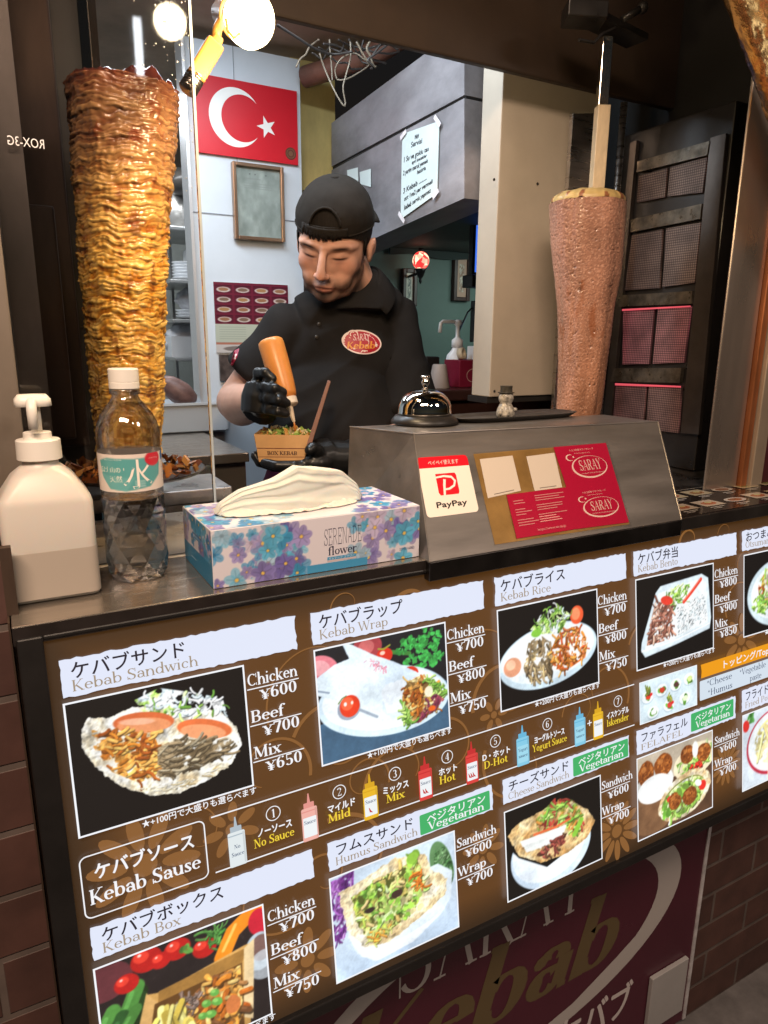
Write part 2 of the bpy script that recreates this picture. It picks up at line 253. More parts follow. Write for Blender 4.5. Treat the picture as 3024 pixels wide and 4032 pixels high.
# ------------------------------------------------------------------ lettering
_tc = {}
def font_mesh(txt):
    'outline of a text in the built-in font: (verts (n,2), faces, width) at size 1'
    if txt in _tc: return _tc[txt]
    cu = bpy.data.curves.new('t', 'FONT'); cu.body = txt; cu.size = 1; cu.resolution_u = 3; o = bpy.data.objects.new('t', cu); COL.objects.link(o)
    dg = bpy.context.evaluated_depsgraph_get(); me = o.evaluated_get(dg).to_mesh()
    v = np.array([(p.co.x, p.co.y) for p in me.vertices]).reshape(-1, 2); f = [tuple(p.vertices) for p in me.polygons]
    w = v[:, 0].max() if len(v) else 0.; bpy.data.objects.remove(o); bpy.data.curves.remove(cu); _tc[txt] = (v, f, w); return _tc[txt]
GL = {  # serif face drawn with a broad nib: V stem, v hairline stem, H hairline bar, D thick diagonal, d thin diagonal, A arc, S serif, O dot
'C': '.86 A .42 .5 .37 .5 48 312|v .76 .66 1|v .76 .0 .2', 'h': '.72 V .15 0 1.05|A .37 .38 .21 .26 0 170|V .58 0 .38|S .15 0|S .58 0|H .03 .15 1.03', 'i': '.33 V .16 0 .64|S .16 0|H .04 .16 .62|O .16 .9',
'c': '.58 A .32 .32 .25 .32 45 315|O .48 .5', 'k': '.68 V .15 0 1.05|d .2 .25 .52 .62|D .28 .36 .56 0|S .15 0|S .56 0|S .5 .62|H .03 .15 1.03', 'e': '.6 A .32 .32 .25 .32 0 318|H .08 .56 .36',
'n': '.72 V .15 0 .64|A .37 .4 .21 .24 0 170|V .58 0 .4|S .15 0|S .58 0|H .03 .15 .62', 'B': '.76 V .18 0 1|A .4 .75 .23 .25 -90 90|A .4 .26 .28 .26 -90 90|H .05 .42 .98|H .05 .42 .02|H .18 .42 .51',
'f': '.42 V .18 0 .82|A .36 .82 .18 .2 180 50|H .03 .38 .62|S .18 0|O .46 .93', 'M': '1.04 v .16 0 1|D .2 1 .52 .06|d .52 .06 .86 1|V .86 0 1|S .16 0|S .86 0|H .03 .22 .98|H .84 1 .98',
'x': '.58 D .09 .62 .49 0|d .09 0 .49 .62|S .09 .02|S .49 .02|S .09 .62|S .49 .62', 'K': '.82 V .18 0 1|d .22 .4 .68 1|D .33 .5 .72 0|S .18 .02|S .18 .98|S .72 .02|S .67 .98', 'b': '.68 V .15 0 1.05|A .37 .32 .25 .32 -150 150|H .03 .15 1.03',
'a': '.6 A .3 .46 .18 .18 0 165|V .48 .06 .46|A .27 .19 .19 .19 40 330|H .48 .6 .03|O .13 .5', 'S': '.68 A .35 .74 .24 .26 35 250|A .33 .26 .26 .26 -155 75|D .18 .66 .5 .36|v .6 .68 1|v .06 0 .32', 'd': '.7 A .31 .32 .24 .32 30 330|V .54 0 1.05|H .42 .54 1.03|H .54 .66 .02',
'w': '.88 D .07 .62 .26 0|d .26 0 .45 .62|D .43 .62 .62 0|d .62 0 .8 .62|S .07 .62|S .44 .62|S .8 .62', 'W': '1.16 D .08 1 .34 0|d .34 0 .6 1|D .56 1 .82 0|d .82 0 1.08 1|S .08 .98|S .57 .98|S 1.08 .98', 'r': '.5 V .15 0 .64|A .36 .42 .2 .2 150 70|O .44 .56|S .15 0|H .03 .15 .62',
'p': '.68 V .15 -.28 .64|A .37 .32 .25 .32 -150 150|S .15 -.27|H .03 .15 .62', 'R': '.82 V .18 0 1|A .4 .75 .24 .25 -90 90|H .05 .42 .98|H .18 .42 .5|D .42 .5 .72 0|S .18 .02|S .75 .02', 't': '.4 V .18 .1 .85|A .31 .12 .13 .12 180 330|H .03 .37 .62',
'o': '.64 A .32 .32 .25 .32 0 360', 's': '.5 A .27 .48 .16 .16 35 250|A .25 .16 .18 .16 -155 75|D .16 .44 .36 .22|v .42 .44 .62|v .07 .02 .2', 'u': '.72 V .15 .2 .64|A .36 .24 .21 .24 180 350|V .57 0 .64|H .03 .15 .62|H .45 .57 .62|H .57 .7 .02',
'm': '1.04 V .15 0 .64|A .34 .42 .18 .22 0 170|V .52 0 .42|A .71 .42 .18 .22 0 170|V .89 0 .42|S .15 0|S .52 0|S .89 0|H .03 .15 .62', 'H': '.88 V .18 0 1|V .7 0 1|H .18 .7 .52|S .18 .02|S .18 .98|S .7 .02|S .7 .98', 'F': '.68 V .18 0 1|H .05 .6 .98|v .6 .74 1|H .18 .45 .5|v .45 .4 .62|S .18 .02',
'E': '.72 V .18 0 1|H .05 .62 .98|v .62 .74 1|H .18 .45 .5|v .45 .4 .62|H .05 .64 .02|v .64 0 .28', 'L': '.68 V .18 0 1|H .05 .6 .02|v .6 0 .28|S .18 .98', 'A': '.8 d .1 0 .4 1|D .4 1 .7 0|H .2 .58 .36|S .1 .02|S .7 .02', 'N': '.88 v .16 0 1|D .18 1 .7 0|v .72 0 1|S .16 .02|S .72 .98|H .03 .18 .98',
'O': '.86 A .43 .5 .36 .5 0 360', 'T': '.74 V .37 0 1|H .05 .69 .98|v .06 .74 1|v .68 .74 1|S .37 .02', 'Y': '.78 D .1 1 .38 .48|d .38 .48 .68 1|V .38 0 .5|S .1 .98|S .68 .98|S .38 .02', 'D': '.84 V .18 0 1|A .36 .5 .4 .5 -90 90|H .05 .38 .98|H .05 .38 .02', 'I': '.36 V .18 0 1|S .18 .02|S .18 .98',
'V': '.78 D .1 1 .4 0|d .4 0 .68 1|S .1 .98|S .68 .98', 'g': '.62 A .29 .42 .2 .2 0 360|A .3 -.06 .24 .16 0 360|d .16 .24 .16 .08|d .45 .56 .58 .62', 'y': '.62 D .08 .62 .32 0|d .22 -.26 .54 .62|S .08 .62|S .54 .62|O .18 -.24', 'X': '.8 D .1 1 .7 0|d .1 0 .7 1|S .1 .02|S .7 .02|S .1 .98|S .7 .98', 'P': '.72 V .18 0 1|A .4 .73 .24 .27 -90 90|H .05 .42 .98|H .18 .42 .47|S .18 .02',
'l': '.34 V .16 0 1.05|S .16 0|H .04 .16 1.03', '¥': '.7 D .1 .8 .35 .4|d .35 .4 .6 .8|V .35 0 .45|H .12 .58 .36|H .12 .58 .2|S .1 .79|S .6 .79|S .35 .02', '0': '.64 A .32 .5 .24 .5 0 360', '1': '.5 V .28 0 1|d .1 .82 .26 .97|S .28 .02', '2': '.62 A .3 .74 .22 .26 -20 170|d .48 .6 .1 .04|H .1 .56 .06|H .1 .56 .02|v .56 0 .2', '3': '.6 A .27 .75 .2 .25 -80 150|A .27 .26 .24 .26 -150 85',
'4': '.64 V .42 0 1|d .42 1 .06 .3|H .06 .58 .28|S .42 .02', '5': '.62 A .29 .3 .24 .3 -150 130|v .14 .5 1|H .13 .5 .97|H .13 .5 .93', '6': '.64 A .32 .31 .23 .31 0 360|A .42 .5 .33 .5 105 190|O .5 .9', '7': '.6 H .08 .54 .97|H .08 .54 .92|D .52 .94 .24 0|v .08 .76 1', '8': '.62 A .31 .75 .19 .25 0 360|A .31 .26 .23 .26 0 360', '9': '.64 A .31 .69 .23 .31 0 360|A .22 .5 .33 .5 -75 10|O .14 .1',
'-': '.4 H .06 .34 .32|H .06 .34 .28', '+': '.7 H .08 .62 .42|H .08 .62 .46|v .33 .14 .72|v .37 .14 .72', '/': '.5 d .06 -.05 .44 1.05', '*': '.5 d .25 .5 .25 .9|d .1 .6 .4 .8|d .1 .8 .4 .6', '★': '1 ', ' ': '.34 ', '.': '.3 O .12 .04'}
def nib(txt, T=.15, t=.045, serif=True, track=0.):
    'strips of the broad-nib face -> list of polygons (each (n,2)), width'
    out = []; x0 = 0
    def strip(pts, ws):
        pts = np.array(pts); ws = np.array(ws); d = np.gradient(pts, axis=0); d /= np.hypot(d[:, 0], d[:, 1])[:, None] + 1e-9; n = np.stack([-d[:, 1], d[:, 0]], 1) * ws[:, None] / 2
        a, b = pts + n, pts - n
        for i in range(len(pts) - 1): out.append(np.array([a[i], a[i + 1], b[i + 1], b[i]]) + (x0, 0))
    for ch in txt:
        g = GL.get(ch, GL[' ']); ad, rest = g.split(' ', 1)
        for st in filter(None, rest.split('|')):
            q = st.split(); k = q[0]; n = [float(z) for z in q[1:]]
            if k in 'Vv': strip([(n[0], n[1]), (n[0], n[2])], [T if k == 'V' else t] * 2)
            elif k == 'H': strip([(n[0], n[2]), (n[1], n[2])], [t * 1.1] * 2)
            elif k in 'Dd': strip([(n[0], n[1]), (n[2], n[3])], [T * .95 if k == 'D' else t] * 2)
            elif k == 'S':
                if serif: strip([(n[0] - T * .5 - .06, n[1]), (n[0] + T * .5 + .06, n[1])], [t] * 2)
            elif k == 'O': a = np.linspace(0, 6.283, 9)[:-1]; out.append(np.stack([n[0] + np.cos(a) * T * .48, n[1] + np.sin(a) * T * .48], 1) + (x0, 0))
            elif k == 'A':
                a = np.radians(np.linspace(n[4], n[5], 16)); ws = t + (T - t) * np.abs(np.cos(a)) ** 1.3; rx, ry = n[2], n[3]
                strip(np.stack([n[0] + (rx - ws / 4) * np.cos(a), n[1] + (ry - t / 2) * np.sin(a)], 1), ws)
        x0 += float(ad) + track
    return out, x0
class Sheet:
    'a flat printed surface: origin, x direction, y (down) direction, normal towards the reader; shapes are stacked in 0.02 mm films'
    def __init__(s, o, dx, dy, up=None, step=2e-5, lift=1e-4, warp=None):
        s.o, s.dx, s.dy = V(o), V(dx), V(dy); s.n = s.dx.normalized().cross(s.dy.normalized()).normalized() * -1 if up is None else V(up); s.k = 0; s.step = step; s.lift = lift; s.warp = warp
    def pt(s, x, y, h=0.): return s.warp(x, y, h) if s.warp else s.o + s.dx * x + s.dy * y + s.n * h
    def h(s): s.k += 1; return s.lift + s.k * s.step
    def poly(s, mb, pts, c):
        mb.col = c; h = s.h(); mb.poly([s.pt(x, y, h) for x, y in pts][::-1]); return s
    def rect(s, mb, x0, y0, x1, y1, c): return s.poly(mb, [(x0, y0), (x1, y0), (x1, y1), (x0, y1)], c)
    def strips(s, mb, polys, c):
        mb.col = c; h = s.h()
        for i, p in enumerate(polys): mb.poly([s.pt(x, y, h + (i % 7) * 3e-6) for x, y in p][::-1])
    def font(s, mb, txt, x, y, size, c, w=None, bold=0., shear=0., center=False, mirror=False):
        'built-in font; y is the baseline'
        v, f, wd = font_mesh(txt); sx = size if w is None or wd == 0 else w / wd
        if center: x = x - wd * sx / 2
        h = s.h(); mb.col = c
        for ox, oy in ([(0, 0)] if not bold else [(-bold, 0), (bold, 0), (0, bold), (0, -bold)]):
            h += 4e-6; b = mb.add([s.pt(x + (wd - a if mirror else a) * sx + shear * q * size + ox, y - q * size + oy, h) for a, q in v])
            for q in f: mb.face([b + i for i in q])
    def serif(s, mb, txt, x, y, size, c, w=None, T=.15, t=.05, shear=0., center=False, serif=True, rot=0., track=0.):
        p, wd = nib(txt, T, t, serif, track); sx = size if w is None else w / wd
        if center: x = x - wd * sx / 2
        s.strips(mb, [[(x + a * sx + shear * b * size, y - b * size) for a, b in q] for q in p], c)
    def line(s, mb, pts, wd, c, closed=False):
        pts = np.array(pts, float); n = len(pts); wd = np.full(n, wd) if not hasattr(wd, '__len__') else np.array(wd)
        d = np.gradient(pts, axis=0) if not closed else np.roll(pts, -1, 0) - np.roll(pts, 1, 0); d /= np.hypot(d[:, 0], d[:, 1])[:, None] + 1e-12; nn = np.stack([-d[:, 1], d[:, 0]], 1) * wd[:, None] / 2; a, b = pts + nn, pts - nn
        s.strips(mb, [[a[i], a[(i + 1) % n], b[(i + 1) % n], b[i]] for i in range(n if closed else n - 1)], c)
    def canvas(s, name, cv, x0, y0, x1, y1, m, parent, label=None, step=0):
        h = s.h(); xs = np.linspace(x0, x1, cv.w); ys = np.linspace(y0, y1, cv.h)
        if s.warp: P = np.array([[tuple(s.warp(x, y, h)) for x in xs] for y in ys])
        else: P = (np.array(s.o) + np.array(s.n) * h)[None, None] + xs[None, :, None] * np.array(s.dx) + ys[:, None, None] * np.array(s.dy)
        return grid_obj(name, P[::-1], cv.lin()[::-1], m, parent, label=label)
def ellp(cx, cy, rx, ry, n=32, a0=0, a1=360, rot=0):
    a = np.radians(np.linspace(a0, a1, n, endpoint=(a1 - a0) % 360 != 0)); x, y = rx * np.cos(a), ry * np.sin(a); c, q = math.cos(R(rot)), math.sin(R(rot))
    return [(cx + u * c - v * q, cy + u * q + v * c) for u, v in zip(x, y)]
def rrect(x0, y0, x1, y1, r, n=5):
    out = []
    for cx, cy, a in ((x1 - r, y0 + r, -90), (x1 - r, y1 - r, 0), (x0 + r, y1 - r, 90), (x0 + r, y0 + r, 180)):
        out += [(cx + r * math.cos(R(a + 90 * i / n)), cy + r * math.sin(R(a + 90 * i / n))) for i in range(n + 1)]
    return out
# ------------------------------------------------------------------ materials of the place
def brick_mat(name, c1, c2, mortar, bw, bh, vert=True, rough=.7, ms=.004, bias=0):
    m = bpy.data.materials.new(name); m.use_nodes = True; t = m.node_tree; b = t.nodes['Principled BSDF']; N = t.nodes.new; L = t.links.new
    tc = N('ShaderNodeTexCoord'); sp = N('ShaderNodeSeparateXYZ'); cb = N('ShaderNodeCombineXYZ'); L(tc.outputs['Object'], sp.inputs[0]); L(sp.outputs[0], cb.inputs[0]); L(sp.outputs[2 if vert else 1], cb.inputs[1])
    br = N('ShaderNodeTexBrick'); br.inputs['Color1'].default_value = c1 + (1,); br.inputs['Color2'].default_value = c2 + (1,); br.inputs['Mortar'].default_value = mortar + (1,); br.inputs['Scale'].default_value = 1; br.inputs['Mortar Size'].default_value = ms; br.inputs['Brick Width'].default_value = bw; br.inputs['Row Height'].default_value = bh; br.inputs['Mortar Smooth'].default_value = .3; L(cb.outputs[0], br.inputs['Vector'])
    n = N('ShaderNodeTexNoise'); n.inputs['Scale'].default_value = 22; n.inputs['Detail'].default_value = 8; L(tc.outputs['Object'], n.inputs['Vector']); x = N('ShaderNodeMix'); x.data_type = 'RGBA'; x.blend_type = 'OVERLAY'; x.inputs[0].default_value = .55; L(br.outputs[0], x.inputs[6]); L(n.outputs[0], x.inputs[7]); L(x.outputs[2], b.inputs['Base Color'])
    bp = N('ShaderNodeBump'); bp.inputs['Strength'].default_value = .6; bp.inputs['Distance'].default_value = .003; ad = N('ShaderNodeMath'); ad.operation = 'MULTIPLY_ADD'; ad.inputs[1].default_value = -1; L(br.outputs['Fac'], ad.inputs[0]); mu = N('ShaderNodeMath'); mu.operation = 'MULTIPLY'; mu.inputs[1].default_value = .5; L(n.outputs[0], mu.inputs[0]); L(mu.outputs[0], ad.inputs[2]); L(ad.outputs[0], bp.inputs['Height']); L(bp.outputs[0], b.inputs['Normal']); b.inputs['Roughness'].default_value = rough
    return m
m_brick = brick_mat('red_brick', (.085, .038, .030), (.062, .028, .023), (.11, .085, .075), .21, .066)
m_steel = mat('brushed_steel', (.52, .49, .46), .30, 1., var=.22, scale=5, rvar=.10, stretch=(1, 1, 14), bump=.02, bscale=120)
m_steelh = mat('worn_counter_steel', (.50, .44, .38), .22, .85, var=.15, scale=7, rvar=.08, stretch=(1, 9, 1), bump=.03, bscale=90)
m_dsteel = mat('dark_worn_steel', (.34, .31, .29), .36, 1., var=.35, scale=11, rvar=.14, bump=.03, bscale=80)
m_black = mat('sooty_black', (.010, .009, .008), .6, var=.4, scale=6)
m_bmetal = mat('black_metal', (.016, .014, .013), .38, var=.4, scale=14, rvar=.12)
m_beige = mat('beige_enamel', (.42, .37, .30), .42, var=.10, scale=7, rvar=.08)
m_white = mat('white_panel', (.60, .65, .70), .38, var=.10, scale=3, rvar=.08)
m_ceil = mat('stained_ceiling', (.34, .25, .18), .75, var=.3, scale=5, bump=.1, bscale=20)
# ------------------------------------------------------------------ ground
mb = MB(); mb.poly([(-30, -30, 0), (30, -30, 0), (30, 30, 0), (-30, 30, 0)])
tag(mb.build('ground', mat('wet_grey_pavement', (.16, .15, .15), .5, var=.35, scale=14, bump=.2, bscale=60), base=(0, 0, 0)), 'grey pavement and shop floor', kind='structure')
# ------------------------------------------------------------------ brick walls either side of the lit board
mb = MB(); mb.box((.992, .03, 0), (3.2, .10, .93)); mb.build('brick_wall', m_brick, label='dark red brick wall under the right end of the menu board', cat='wall')
mb = MB(); mb.box((-2.2, .03, 0), (-.013, .16, 1.045)); mb.build('brick_wall', m_brick, label='dark red brick wall left of the menu board', cat='wall')
# ------------------------------------------------------------------ poster panel with the big logo under the board
Y_S = .02
sign = thing('shop_sign', 'dark maroon sign panel with a cream oval and lettering below the menu board', 'sign', (.5, Y_S, 0))
m_mar = mat('maroon_panel', (.070, .008, .022), .35, var=.2, scale=3, rvar=.08)
m_pr = mat('printed_ink', (.8, .8, .8), .45, attr='Col')
mb = MB(); mb.box((-.0, Y_S, .02), (.983, Y_S + .008, .80)); mb.build('panel', m_mar, sign)
SG = Sheet((0, Y_S, 0), (1, 0, 0), (0, 0, -1), up=(0, -1, 0), step=3e-5, lift=2e-4)
CRM = (.42, .39, .38, 1); GLD = (.11, .077, .034, 1)
mb = MB(); o0 = np.array(ellp(.575, -.335, .352, .170, 60, rot=-6)); i0 = np.array(ellp(.555, -.325, .318, .150, 60, rot=-8))
mb.col = CRM; h = SG.h()
for i in range(60):
    j = (i + 1) % 60; mb.poly([SG.pt(*q, h) for q in (o0[i], o0[j], i0[j], i0[i])][::-1])
SG.line(mb, [(.45, -.150), (.58, -.176), (.70, -.205), (.79, -.250), (.835, -.282)], [.002, .012, .016, .014, .002], CRM)
mb.build('oval', m_pr, sign)
mb = MB(); SG.serif(mb, 'SARAY', .372, -.394, .115, CRM, w=.335, T=.10, t=.03); mb.build('lettering', m_pr, sign)
mb = MB(); SG.serif(mb, 'Kebab', .275, -.262, .13, GLD, w=.50, T=.2, t=.06, shear=.28, serif=False); mb.build('lettering', m_pr, sign)
mb = MB(); SG.font(mb, 'ケバブ', .665, -.125, .075, (.55, .5, .5, 1), w=.17, bold=.0015); mb.build('lettering', m_pr, sign)
mb = MB(); mb.box((.983, Y_S - .002, .02), (.9905, Y_S + .01, .80)); mb.build('edge_trim', mat('scuffed_white_trim', (.5, .48, .5), .5, var=.4, scale=30), sign)
mb = MB(); mb.box((.876, Y_S - .008, .056), (.968, Y_S - .0005, .172)); mb.build('access_plate', mat('grey_plate', (.36, .35, .35), .5, var=.1, scale=9), label='grey metal plate low on the maroon sign panel', cat='plate', bevel=.001)
# ------------------------------------------------------------------ counter
ct = thing('counter', 'steel topped serving counter with a black front lip above the menu board', 'counter', (.5, .1, 0))
mb = MB(); mb.box((-.011, .036, 0), (.99, .36, .978)); mb.build('body', mat('dark_cabinet', (.05, .035, .03), .6, var=.3, scale=6), ct)
mb = MB(); mb.box((-.0105, .0006, .985), (.455, .134, 1.0)); mb.build('shelf', m_steelh, ct, bevel=.0012)
mb = MB(); mb.box((-.0105, -.0004, .9835), (.3895, .0006, .9992)); mb.build('front_lip', mat('black_lip', (.022, .018, .017), .34, var=.4, scale=30), ct)
mb = MB(); mb.box((-.0105, .139, .982), (.455, .345, .999)); mb.build('work_top', mat('lit_work_steel', (.66, .57, .46), .3, .4, var=.2, scale=12, rvar=.1), ct, bevel=.0012)
mb = MB(); mb.box((.79, -.004, .982), (1.34, .125, 1.0)); mb.build('side_shelf', m_bmetal, ct, bevel=.001)
mb = MB(); mb.box((.455, .10, .982), (1.34, .46, .9985)); mb.build('grill_top', m_dsteel, ct, bevel=.0012)
# ------------------------------------------------------------------ left post, strip of steel and the grill cabinet
mb = MB(); mb.box((-.16, .126, .9995), (onY(92, 1690, .126).x, .148, 2.3)); mb.build('door_post', mat('post_steel', (.26, .215, .175), .45, .55, var=.25, scale=5, stretch=(1, 1, .4), rvar=.12), label='beige lit steel post at the far left edge of the counter opening', cat='post', bevel=.002)
mb = MB(); mb.box((-.013, .012, .0), (-.0115, .16, 1.0)); mb.box((-.013, .03, 1.0), (-.004, .039, 1.06)); mb.build('wall_trim', mat('dark_wood_trim', (.05, .03, .02), .6, var=.4, scale=20, stretch=(1, 1, .2)), label='narrow dark trim strip between the left brick wall and the counter', cat='trim')
mb = MB(); mb.box((-.05, .150, .9995), (.0445, .162, 2.3)); mb.build('steel_strip', mat('grey_strip', (.13, .12, .12), .40, .8, var=.35, scale=6, rvar=.12, stretch=(1, 1, .5)), label='dark grey steel strip standing behind the left post', cat='panel')
vq = UY(300, 100, .1425 + 1.15); tl_ = lamp('sign_tube_lamp', 'AREA', (vq.x, .1425 - 1.15, vq.z), .16, (.86, .92, 1), .018, (vq.x * .4, .14, 1.55), .115)
vq = UY(368, 46, .1425 + 1.3); l2 = lamp('bulb_reflection_lamp', 'AREA', (vq.x, .1425 - 1.3, vq.z), 1.0, (1, .86, .6), .08, (vq.x * .4, .14, 1.55)); l2.data.shape = 'DISK'  # added disk lamp, mirrored in the pane to stand for the bulb's reflection
# glass splash guard in front of the chicken spit
gl = thing('glass_guard', 'greasy glass guard with water drops in front of the chicken spit', 'glass guard', (.12, .17, 1.0))
m_pane = thin_glass('guard_glass', (.93, .91, .89), .42)
mb = MB(); mb.box((.0200, .1425, 1.0), (.1990, .1460, 2.1)); mb.build('pane', m_pane, gl)
mb = MB(); mb.box((.1991, .1418, 1.0), (.2016, .1466, 2.1)); mb.build('edge_trim', mat('glass_edge', (.42, .47, .48), .2, .1), gl)
m_drop = mat('drop', (.95, .95, .92), .05, trans=.6, ior=1.33)
rs = np.random.RandomState(5); mb = MB(); mb.smooth = True
for i in range(300):
    x = .2035 - abs(rs.normal(0, .024)); z = 1.60 - abs(rs.exponential(.075)) + .03; r = .0003 + .0008 * rs.rand() ** 3
    if .05 < x < .2025 and z > 1.2: mb.ell((x - .0045, .1424 - r * .1, z), (r, r * .5, r * rs.uniform(.9, 1.5)), 6, 4)
tag(mb.build('water_drops', m_drop, gl), None, kind='stuff')
mb = MB(); GS = Sheet((0, .1423, 0), (1, 0, 0), (0, 0, -1), up=(0, -1, 0)); ga, gb_ = UY(17, 312, .142), UY(97, 312, .142); GS.font(mb, 'ROX-3G', ga.x, -ga.z, .0110, (.75, .75, .78, 1), w=gb_.x - ga.x, mirror=True); mb.build('sticker_lettering', m_pr, gl)
cab = thing('grill_cabinet', 'sooty black grill cabinet standing behind the chicken spit', 'grill', (.02, .5, 0))
mb = MB(); mb.box((-.3, .50, 0), (.150, .56, 2.2)); mb.build('back_panel', m_bmetal, cab, bevel=.002)
mb = MB(); mb.box((.055, .40, 1.10), (.087, .498, 1.39)); mb.box((.03, .47, 1.08), (.11, .4985, 2.0)); mb.build('burner_housing', mat('rusty_burner', (.045, .028, .022), .5, .4, var=.6, scale=12, stretch=(1, 1, .3)), cab, bevel=.003)
mb = MB(); mb.box((-.06, .38, .9995), (.29, .498, 1.02)); mb.build('base', m_dsteel, cab, bevel=.002)
# ------------------------------------------------------------------ hood over the counter
hood = thing('exhaust_hood', 'huge black exhaust hood hanging over the counter', 'hood', (.9, .2, 1.67))
mb = MB(); mb.box((.365, .44, 1.672), (2.2, .455, 2.35)); mb.build('rear_panel', mat('hood_brown', (.030, .018, .011), .6, var=.4, scale=4, rvar=.15), hood, bevel=.003)
mb = MB(); mb.box((.405, -.25, 2.3), (2.2, .44, 2.35)); mb.build('top_panel', m_black, hood)
mb = MB(); mb.box((1.36, -.25, 1.55), (1.4, .44, 2.3)); mb.build('side_panel', m_black, hood)
mb = MB(); mb.box((.405, -.27, 1.93), (2.2, -.25, 2.35)); mb.build('front_panel', m_black, hood)  # unseen panel, lower edge brought down to block the awning lamp
# ------------------------------------------------------------------ shop ceiling and back walls
mb = MB(); mb.box((-.5, .456, 1.93), (.90, 2.9, 1.99)); tag(mb.build('ceiling', m_ceil), 'brown stained shop ceiling', kind='structure')
mb = MB(); mb.box((-.6, 2.6, 0), (1.3, 2.66, 1.93)); mb.build('kitchen_wall', mat('kitchen_tiles', (.42, .45, .42), .4, var=.15, scale=9), label='pale tiled back wall of the kitchen behind the chicken spit', cat='wall')
mb = MB(); mb.box((-.62, .56, 0), (-.58, 2.6, 1.93)); mb.build('kitchen_wall', m_white, label='white side wall on the left of the kitchen', cat='wall')
pt = thing('partition_wall', 'white panelled partition wall carrying the red flag', 'wall', (.6, 1.22, 0))
mb = MB(); mb.box((.462, 1.20, 0), (.747, 1.25, 1.905)); mb.build('panel', m_white, pt)
m_seam = mat('seam_grey', (.22, .24, .27), .6)
mb = MB(); mb.box((.4625, 1.1985, 1.528), (.7465, 1.1999, 1.5305)); mb.box((.577, 1.1985, 1.53), (.5782, 1.1999, 1.905)); mb.build('seam', m_seam, pt)
mb = MB(); mb.box((.4545, 1.195, 0), (.4618, 1.255, 1.905)); mb.build('edge_trim', mat('alu_trim', (.75, .76, .78), .35, .6), pt)
# slice of yellowed wall and brown recess between partition and duct
mb = MB(); mb.box((.7475, 1.262, 1.62), (.872, 1.30, 1.93)); mb.build('yellow_wall', mat('yellowed_paint', (.55, .43, .16), .6, var=.3, scale=10, stretch=(1, 1, .4)), label='yellowed strip of wall between the flag partition and the duct', cat='wall')
mb = MB(); mb.box((.7475, 1.32, 0), (.885, 1.36, 1.93)); mb.build('dark_recess', mat('brown_recess', (.05, .028, .022), .6, var=.4, scale=8), label='dark brown recess wall behind the cook between partition and duct', cat='wall')
mb = MB(); mb.smooth = True; mb.tube([(.752, 1.18, 1.862), (.80, 1.10, 1.868), (.855, .98, 1.876), (.88, .8, 1.886)], .024, 14); mb.build('brown_pipe', mat('rusty_pipe', (.16, .07, .045), .5, var=.4, scale=20), label='thick brown pipe under the ceiling beside the flag', cat='pipe')
# ------------------------------------------------------------------ papered duct
DXL = .85
duct = thing('paper_covered_duct', 'large grey duct box covered in wrinkled paper beside the cook', 'duct', (1.0, .95, 1.47))
def dpt(u, v, dx=0): p = UX(u, v, DXL); return V((DXL + dx, p.y, p.z))
m_pap = mat('grey_wrapping_paper', (.25, .238, .250), .45, var=.55, scale=5, bump=.5, bscale=11, dist=.008, rvar=.12, stretch=(1, .5, 1))
def prism(mb, pts, dx): a = [V(p) for p in pts]; n = len(a); b0 = mb.add(a); b1 = mb.add([p + V(dx) for p in a]); mb.face(range(b0, b0 + n)); mb.face(list(range(b1, b1 + n))[::-1]); [mb.face((b0 + (i + 1) % n, b0 + i, b1 + i, b1 + (i + 1) % n)) for i in range(n)]
lo = [dpt(716, 368), dpt(716, 556), dpt(806, 516), dpt(1003, 428), dpt(1003, 212)]; up = [dpt(716, 266), dpt(716, 360), dpt(1003, 205), dpt(1003, 60), dpt(960, 85)]
mb = MB(); prism(mb, lo, (.09, 0, 0)); mb.build('lower_sheet', m_pap, duct)
mb = MB(); prism(mb, up, (.09, 0, 0)); mb.build('upper_sheet', m_pap, duct)
mb = MB(); prism(mb, [dpt(716, 361, .004), dpt(716, 367, .004), dpt(1003, 211, .004), dpt(1003, 206, .004)], (.08, 0, 0)); mb.build('seam', m_black, duct)
m_note = mat('note_paper', (.60, .68, .66), .6, var=.08, scale=8, bump=.2, bscale=14, dist=.004)
DS_ = lambda pts, off: [V((DXL - off, p.y, p.z)) for p in pts]
nt_ = thing('handwritten_notice', 'tall handwritten note taped to the grey duct', 'note', (DXL - .002, .75, 1.5))
nc = [dpt(872, 290), dpt(952, 262), dpt(947, 418), dpt(868, 474)]
mb = MB(); prism(mb, DS_(nc, .0035), (.0015, 0, 0)); mb.build('paper', m_note, nt_)
def nwarp(x, y, h): a = nc[0].lerp(nc[1], x); b = nc[3].lerp(nc[2], x); p = a.lerp(b, y); return V((DXL - .0036 - h, p.y, p.z))
NS = Sheet((0, 0, 0), (1, 0, 0), (0, -1, 0), warp=nwarp, step=2e-5); INKN = (.03, .04, .05, 1); mb = MB()
for t, x, y, s in (('MAM', .36, .12, .075), ('Servisi', .26, .2, .09), ('1 Su ve goklu tas', .05, .34, .085), ('ayri icecekler', .3, .41, .06), ('2 yarim marul yemek', .05, .49, .075), ('hazirla', .45, .57, .07), ('3 Kebab ........', .06, .71, .085), ('ort 1ve2 yer vermeli', .1, .81, .08), ('kebab servis yapmaz', .1, .92, .08)): NS.font(mb, t, x, y, s, INKN, w=min(.86 - x * .5, s * .62 * len(t) * .78), bold=.003, shear=.12)
mb.build('handwriting', m_pr, nt_)
m_tape = mat('clear_tape', (.75, .7, .72), .2, var=.2, scale=30)
mb = MB()
